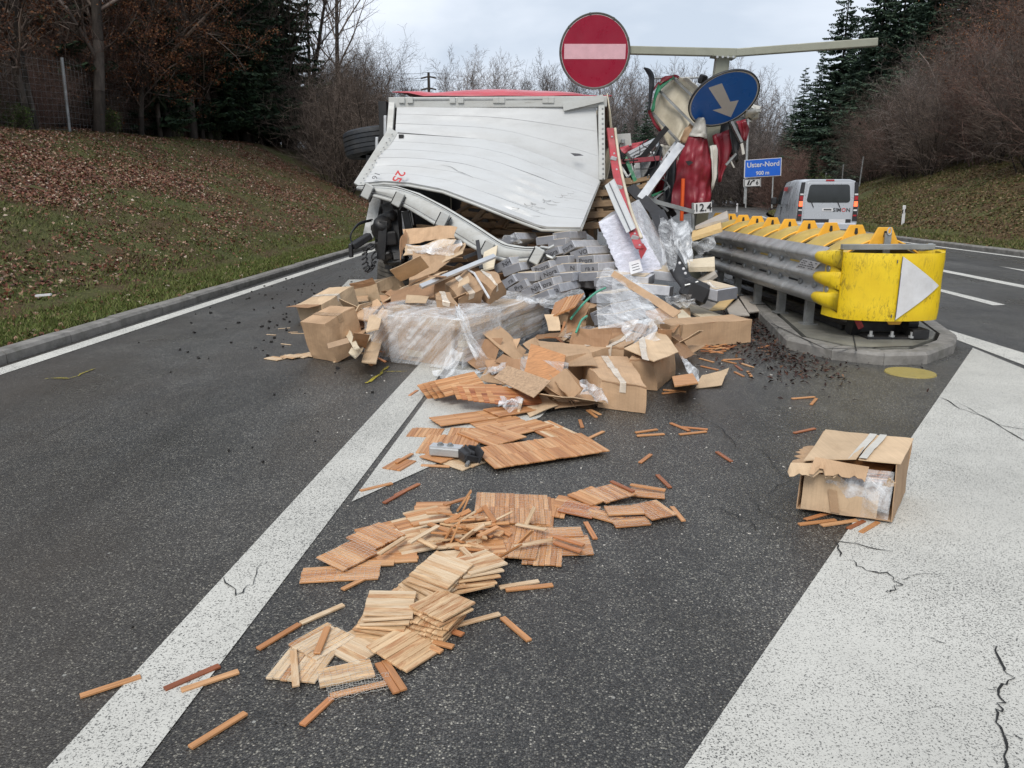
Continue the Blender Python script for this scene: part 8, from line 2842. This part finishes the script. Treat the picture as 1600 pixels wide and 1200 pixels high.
for k in range(3):
    sheet(808 - 4 * k, 800 - 3 * k, 0.008 + 0.012 * k, 86 + 2 * k, 2, 15, 'w_orange', ['bottom large sheet at the back of the near pile', 'middle large sheet at the back of the near pile', 'topmost large striped sheet at the back of the near pile'][k], (1.5 * k, 0), net=(k == 2))
sheet(862, 796, 0.010, 80, 1, 6, 'w_orange', 'narrow sheet leaning at the right back of the large striped sheets', (3, 2))
sheet(893, 852, 0.007, 3, 1, 8, 'w_orange', 'orange sheet with netting at the right front of the near pile', net=True)
sheet(880, 832, 0.016, 4, 1, 4, 'w_orange', 'half sheet with exposed netting behind the right front sheet', net=True)
sheet(848, 868, 0.010, 84, 1, 7, 'w_orange', 'orange sheet with zigzag netting right of the pale stack', net=True)
sheet(806, 858, 0.020, 82, 1, 8, 'w_orange', 'orange sheet partly under the pale stack', (0, 2), net=True)
sheet(757, 852, 0.024, 6, 1, 8, 'w_orange', 'orange sheet buried at the middle of the near pile', mixm='w_pale')
sheet(715, 862, 0.030, 12, 1, 7, 'w_pale', 'pale broken sheet in the middle of the near pile', (3, 0), mixm='w_orange', miss=0.1)
sheet(690, 836, 0.034, 20, 1, 6, 'w_pale', 'pale broken sheet below the loose chips', (4, 3), miss=0.15)
for k in range(5):
    sheet(670 + 5 * k, 922 - 8 * k, 0.040 + 0.014 * k, -38 + 3 * k, 1, 8, 'w_pale', ['lowest pale sheet of the slanted stack', 'second pale sheet of the slanted stack', 'third pale sheet of the slanted stack', 'fourth pale sheet of the slanted stack', 'topmost pale raw wood sheet of the slanted stack'][k], (3, 5), mixm='w_stain' if k < 3 else None)
    sheet(728 + 5 * k, 910 - 8 * k, 0.030 + 0.012 * k, 22 + 3 * k, 1, 7, 'w_stain' if k < 3 else 'w_pale', ['lowest sheet right of the slanted stack', 'second sheet right of the slanted stack', 'third sheet right of the slanted stack', 'fourth sheet right of the slanted stack', 'uppermost pale sheet right of the slanted stack'][k], (-4, 3))
for k in range(6):
    sheet(600 + 2 * k, 978 - 7 * k, 0.007 + 0.0125 * k, -4 + 1.5 * k, 1, 7, 'w_pale' if k > 2 else 'w_stain', 'pale sheet in the level stack below the slanted one', (0, 1), G1)
    sheet(676 + 3 * k, 980 - 7 * k, 0.007 + 0.0125 * k, 68 - 3 * k, 1, 7, 'w_stain', 'brown edged sheet at the right half of the level stack', (0, 1), 'brown edged sheets in the level stack')
sheet(562, 1006, 0.007, -36, 1, 8, 'w_pale', 'pale sheet lying loose before the level stack')
sheet(632, 1013, 0.022, 56, 1, 8, 'w_stain', 'large brown streaked sheet foremost of the near pile', (4, 2))
sheet(472, 1039, 0.007, 80, 1, 7, 'w_pale', 'separate pale sheet at the far left of the near pile', mixm='w_stain', net=True)
sheet(503, 1002, 0.014, 62, 1, 6, 'w_pale', 'pale netted sheet next to the separate left one', (2, 0), net=True)
sheet(540, 1052, 0.008, 20, 1, 4, 'w_stain', 'ragged sheet with wide netting at the front of the near pile', mixm='w_pale', net=True)
sheet(560, 1078, 0.007, 22, 1, 1, 'w_orange', 'single strip hanging in netting at the very front of the near pile')
sheet(610, 1056, 0.016, -58, 1, 2, 'w_orange', 'two joined strips crossing the ragged front sheet', wide=False, mixm='w_pale')
o = link('torn_netting', net_mesh(0.20, 0.075, 20, 7, 5))
o.location = g(562, 1072, 0.016)
o.rotation_euler = (0.06, 0, R(20))
tag(o, 'white netting stretched between strips at the front of the near pile', 'netting')
for k, (px, py, z, yw, mt_, lb_) in enumerate([(745, 880, 0.028, 70, 'w_orange', 'orange sheet filling the gap right of the slanted stack'), (775, 838, 0.020, 10, 'w_orange', 'orange sheet under the right of the jumble'),
        (725, 822, 0.014, 20, 'w_pale', 'pale sheet under the left of the jumble'), (648, 846, 0.016, 30, 'w_pale', 'pale sheet between the left sheets and the jumble'), (620, 862, 0.010, 10, 'w_orange', 'orange sheet under the leaning pale strip'),
        (640, 935, 0.03, -36, 'w_pale', 'pale sheet at the left foot of the slanted stack'), (830, 838, 0.018, 85, 'w_orange', 'orange sheet before the large striped sheets')]):
    sheet(px, py, z, yw, 1, 8, mt_, lb_, (2, 1), net=(k == 6))
# --- mid right pile
MR = [(893, 787, 0.007, -20, 1, 6, 'w_orange', 'left sheet of the small right pile', (0, 2)), (905, 796, 0.016, -24, 1, 6, 'w_red', 'lower left sheet of the small right pile', (0, 3)), (924, 775, 0.026, -52, 1, 7, 'w_orange', 'knotty sheet at the back left of the small right pile', (2, 0)),
      (955, 770, 0.030, -60, 1, 8, 'w_orange', 'back middle sheet of the small right pile', (2, 0)), (1012, 770, 0.018, -12, 1, 5, 'w_orange', 'back right sheet of the small right pile', (0, 0)),
      (975, 797, 0.034, 6, 1, 4, 'w_orange', 'middle netted sheet of the small right pile', (2, 0)), (1022, 797, 0.026, -66, 1, 6, 'w_orange', 'right sheet of the small right pile, ends to the front', (0, 2)), (985, 815, 0.010, 12, 1, 4, 'w_orange', 'front sheet of the small right pile', (0, 0)),
      (945, 806, 0.012, -30, 1, 4, 'w_orange', 'front left sheet of the small right pile', (0, 2))]
for (px, py, z, yw, r_, c_, mt_, lb_, tl) in MR:
    sheet(px, py, z, yw, r_, c_, mt_, lb_, tl, net=(yw % 3 == 0))
# --- middle sheets below the cartons
sheet(735, 652, 0.022, 28, 3, 9, 'w_orange', 'big striped sheet below the fanned stack', (0, 1))
sheet(800, 640, 0.030, 34, 2, 9, 'w_orange', 'striped sheet under the white foam scrap', (0, 1))
sheet(695, 694, 0.008, 84, 2, 12, 'w_orange', 'striped sheet under the metal bracket')
sheet(768, 680, 0.020, -50, 2, 12, 'w_orange', 'striped sheet right behind the metal bracket', (0, 0))
sheet(820, 668, 0.016, 40, 2, 8, 'w_orange', 'sheet forming a chevron with its neighbour behind the long sheet')
sheet(845, 703, 0.030, -66, 2, 31, 'w_orange', 'long double row sheet reaching right below the cartons', (0, 1))
sheet(727, 722, 0.007, -42, 1, 9, 'w_pale', 'pale slatted sheet peeking out before the metal bracket')
sheet(690, 712, 0.018, -38, 1, 8, 'w_orange', 'sheet under the left end of the metal bracket')
sheet(624, 726, 0.007, 66, 1, 5, 'w_orange', 'small sheet on the white stripe tip')
sheet(632, 716, 0.016, 66, 1, 1, 'w_orange', 'single strip on the small sheet at the stripe tip')
sheet(778, 660, 0.012, 30, 2, 10, 'w_orange', 'striped sheet between the white foam and the long double sheet')
sheet(725, 682, 0.010, 86, 2, 9, 'w_orange', 'striped sheet right behind the middle of the metal bracket')
sheet(860, 672, 0.010, -60, 2, 9, 'w_orange', 'striped sheet behind the right half of the long double sheet', mixm='w_pale')
sheet(665, 676, 0.006, 84, 1, 9, 'w_orange', 'striped sheet at the left edge, behind the metal bracket')
# --- fanned stacks
for k in range(4):
    sheet(692 + 9 * k, 606 - 2 * k, 0.05 + 0.03 * k, 34, 2, 8, 'w_orange', 'sheet in the left fanned stack before the wrapped load', (26, -4), 'sheets of the left fanned stack', wide=False)
for k in range(8):
    sheet(745 + 9 * k, 612 + 1.5 * k, 0.12 - 0.006 * k, 24 - 1.5 * k, 2, 7, ['w_orange', 'w_red'][k % 2], 'sheet in the right fanned stack under the fibreboard', (24 - k, 5), 'sheets of the right fanned stack')
sheet(680, 606, 0.02, 30, 1, 7, 'w_orange', 'lowest left sheet of the fanned stacks', (14, 0))
# --- pale pieces on the left lane
for k, (px, py, yw) in enumerate(((430, 560, -30), (455, 557, -34), (470, 556, -28), (485, 554, -34), (502, 553, -20))):
    sheet(px, py, 0.008 + 0.006 * (k % 2), yw, 1, 5, 'w_pale', ['leftmost of the pale pieces in a row on the left lane', 'second pale piece in the row on the left lane', 'third pale piece in the row on the left lane', 'fourth pale piece in the row on the left lane', 'last pale piece of the row, nearest the corner box'][k])


# --- loose strips
def loose(x0, y0, x1, y1, mat, label, z=0.006, group=None, L=None):
    p, q_ = g(x0, y0, z), g(x1, y1, z)
    m_ = (p + q_) / 2
    o = link('parquet_strip', STM[mat])
    dv = q_ - p
    o.location = m_
    o.rotation_euler = (rq.gauss(0, 0.02), 0, math.atan2(dv.y, dv.x))
    s = max(0.45, min(1.15, dv.length / SL))
    o.scale = (s, 1, 1)
    return tag(o, label, 'wood strip', group)


for a in [
    (125, 1088, 220, 1057, 'w_orange', 'lone orange strip across the left edge of the white line'),
    (257, 1077, 343, 1040, 'w_red', 'reddish strip on the white line, left of a close pair'),
    (283, 1079, 373, 1049, 'w_orange', 'lighter strip on the white line, right of a close pair'),
    (297, 1168, 384, 1114, 'w_orange', 'lone strip on dark asphalt right of the white line, nearest the camera'),
    (403, 1014, 468, 975, 'w_orange', 'orange half of two strips lying end to end'),
    (470, 974, 537, 945, 'w_pale', 'pale half of two strips lying end to end'),
    (472, 1133, 518, 1091, 'w_red', 'dark strip pointing at the netted front sheet'),
    (710, 978, 781, 959, 'w_pale', 'pale strip right of the level stack'),
    (785, 965, 827, 1001, 'w_orange', 'strip pointing to the lower right, right of the level stack'),
    (535, 921, 588, 895, 'w_orange', 'honey coloured strip left of the slanted stack'),
    (780, 918, 842, 908, 'w_pale', 'pale strip right of the slanted stack'), (790, 922, 864, 914, 'w_orange', 'strip under the pale one right of the slanted stack'),
    (600, 786, 632, 768, 'w_red', 'lower of two strips touching near the stripe tip'), (618, 774, 655, 756, 'w_red', 'upper of two strips touching near the stripe tip'),
    (563, 767, 613, 755, 'w_orange', 'strip lying on the point of the white stripe'), (658, 727, 703, 729, 'w_orange', 'strip below the striped sheet under the bracket'),
    (915, 816, 930, 842, 'w_red', 'dark red strip between the near pile and the small right pile'), (1027, 742, 1047, 762, 'w_red', 'red strip behind the small right pile'),
    (1120, 706, 1143, 721, 'w_red', 'lone red strip right of the middle'), (1000, 723, 1017, 710, 'w_red', 'short strip pointing up right in mid road'),
    (993, 676, 1027, 671, 'w_orange', 'rear of two strips right of the long sheet'), (995, 681, 1038, 678, 'w_orange', 'front of two strips right of the long sheet'),
    (1048, 661, 1077, 673, 'w_red', 'first of three strips in mid road'), (1062, 667, 1106, 671, 'w_red', 'second of three strips in mid road'), (1060, 679, 1105, 674, 'w_orange', 'third of three strips in mid road'),
    (918, 686, 943, 674, 'w_orange', 'strip at the right end of the long sheet'), (906, 656, 910, 668, 'w_orange', 'short strip below the foremost box'),
    (918, 641, 932, 652, 'w_orange', 'strip under the left corner of the foremost box'), (922, 640, 938, 648, 'w_orange', 'second strip under the left corner of the foremost box'),
    (1036, 609, 1072, 612, 'w_orange', 'upper of two strips before the crushed box'), (1035, 615, 1067, 611, 'w_orange', 'lower of two strips before the crushed box'),
    (1239, 677, 1275, 669, 'w_red', 'strip left of the lone torn box'), (1236, 623, 1274, 620, 'w_orange', 'strip far behind the lone torn box'), (1267, 633, 1276, 622, 'w_orange', 'short strip touching another far behind the lone torn box'),
    (1244, 820, 1310, 812, 'w_orange', 'front left strip under the lone torn box'), (1278, 822, 1345, 812, 'w_orange', 'second strip under the front of the lone torn box'), (1325, 826, 1350, 814, 'w_red', 'third strip under the front of the lone torn box'),
    (1345, 832, 1372, 816, 'w_orange', 'strip sticking out from the right front corner of the lone torn box'), (1258, 812, 1300, 800, 'w_red', 'strip pinned under the left of the lone torn box'),
    (1093, 560, 1115, 566, 'w_orange', 'strip left of the scattered group by the long box'), (1130, 562, 1158, 561, 'w_orange', 'upper strip of the scattered group by the long box'), (1128, 563, 1150, 568, 'w_orange', 'slanted strip of the scattered group by the long box'),
    (1156, 567, 1177, 574, 'w_orange', 'right strip of the scattered group by the long box'), (1148, 570, 1160, 579, 'w_red', 'dark short strip of the scattered group by the long box'), (1168, 580, 1174, 588, 'w_orange', 'stub right of the torn flat cardboard'),
    (1148, 581, 1162, 588, 'w_orange', 'stub beside the torn flat cardboard'), (1182, 545, 1205, 539, 'w_red', 'strip among the dark mulch'), (1095, 572, 1122, 578, 'w_red', 'strip behind the torn flat cardboard'),
    (640, 618, 652, 610, 'w_red', 'red stub on the white line by the fanned stacks'), (522, 566, 533, 560, 'w_pale', 'pale chip below the corner box')]:
    loose(*a)
for k in range(14):
    x, y = 1080 + rq.uniform(0, 50), 537 + rq.uniform(0, 14)
    a = rq.uniform(-0.7, 0.7)
    loose(x, y, x + 26 * math.cos(a), y + 8 * math.sin(a), rq.choice(['w_orange', 'w_red']), 'orange strip in the small heap before the long corrugated box', 0.006 + 0.01 * (k % 4), 'strips before the long box')
for k, (x, y) in enumerate(((424, 523), (444, 513), (458, 519), (465, 521), (447, 538))):
    p = g(x, y, 0.005)
    o = link('pale_chip', STM['w_pale'])
    o.location = p
    o.rotation_euler = (0, 0, rq.uniform(-0.6, 0.6))
    o.scale = (rq.uniform(0.5, 1.0), 0.7, 0.6)
    tag(o, 'small pale wood chip on the wet left lane', 'wood chip', 'chips on the left lane')
# chips heaped in the middle of the near pile
for k in range(46):
    px, py = rq.gauss(722, 38), rq.gauss(826, 18)
    z = rq.uniform(0.035, 0.075)
    o = link('parquet_strip', STM[rq.choice(['w_pale', 'w_stain', 'w_orange', 'w_orange'])])
    o.location = g(px, py, z)
    st_ = rq.random() < 0.16
    o.rotation_euler = (rq.gauss(0, 0.25), rq.uniform(-1.2, -0.6) if st_ else rq.gauss(0, 0.16), rq.choice([rq.gauss(0.15, 0.25), rq.gauss(0.7, 0.4), rq.gauss(-0.7, 0.3)]))
    o.scale = (rq.uniform(0.7, 1.0), 1, 1)
    tag(o, 'loose pale strip in the jumble on top of the near pile', 'wood strip', 'loose strips on the near pile')
for (x0, y0, x1, y1, z, mt_, lb_) in [(592, 866, 632, 840, 0.05, 'w_pale', 'long pale strip leaning over the left sheets'), (636, 850, 688, 820, 0.07, 'w_pale', 'broad pale strip slanting on the jumble'), (655, 818, 712, 810, 0.06, 'w_pale', 'pale strip lying level at the back of the jumble'),
                                      (803, 854, 862, 843, 0.05, 'w_pale', 'pale strip on the orange sheets right of the jumble'), (866, 838, 912, 852, 0.035, 'w_red', 'upper strip lying on the right front sheet'), (866, 848, 908, 862, 0.03, 'w_red', 'lower strip lying on the right front sheet'),
                                      (721, 856, 752, 886, 0.075, 'w_pale', 'short strip pointing to the camera on the pale stack'), (702, 879, 740, 872, 0.075, 'w_red', 'brown strip beside the short pointing one'), (458, 1012, 463, 1078, 0.018, 'w_pale', 'pale strip lying crosswise on the separate left sheet'),
                                      (495, 1021, 512, 980, 0.026, 'w_orange', 'orange strip lying on the pale netted sheet'), (955, 752, 990, 768, 0.045, 'w_red', 'strip on top of the small right pile'), (985, 757, 1040, 766, 0.045, 'w_orange', 'long strip at the back of the small right pile'),
                                      (1050, 792, 1068, 814, 0.02, 'w_orange', 'strip at the right end of the small right pile'), (680, 1004, 705, 1010, 0.012, 'w_orange', 'strip end sticking out right of the foremost sheet'), (668, 1010, 684, 1016, 0.012, 'w_orange', 'strip end below the foremost sheet'), (700, 984, 718, 990, 0.012, 'w_red', 'strip end at the lower right of the level stack')]:
    loose(x0, y0, x1, y1, mt_, lb_, z)

# --- metal bracket on the sheets
br = empty('metal_bracket', g(705, 703, 0.06), label='galvanised metal bracket with a black plastic end lying on the striped sheets', cat='bracket')
p0, p1 = g(674, 702, 0.055), g(722, 706, 0.055)
ud = (p1 - p0).normalized()
MB().bar(p0, p1, 0.085, 0.05).build('steel_channel', MT['galv'], br, bevel=0.006)
MB().bar(p0 + V((0, 0, 0.028)), p1 + V((0, 0, 0.028)), 0.07, 0.008).build('steel_plate', MT['alu'], br)
for f in (0.30, 0.62):
    MB().lathe([(0.001, 0.016), (0.013, 0.016), (0.013, 0.006), (0.02, 0.006), (0.02, 0.0)], p0.lerp(p1, f) + V((0, 0, 0.032)), (0, 0, 1), 8).build('bolt', MT['galv_dull'], br)
MB().bar(p1, g(735, 715, 0.05), 0.075, 0.06).build('black_joint', MT['plastic'], br, bevel=0.01)
c = g(738, 712, 0.05)
m = MB()
for s_ in (-1, 1):
    m.box(c + V((0.035 * s_, 0, 0.012)), (0.012, 0.10, 0.075), (0.2, 0.35, 0.5))
m.box(c + V((0, 0.04, 0.012)), (0.085, 0.012, 0.075), (0.2, 0.35, 0.5)).box(c + V((0, -0.04, -0.005)), (0.085, 0.012, 0.04), (0.2, 0.35, 0.5))
m.build('black_socket', MT['plastic'], br, bevel=0.004)
MB().tube([c + V((-0.02, -0.05, -0.02)), c + V((-0.03, -0.09, -0.03))], 0.012, 8).build('bolt', MT['galv_dull'], br)
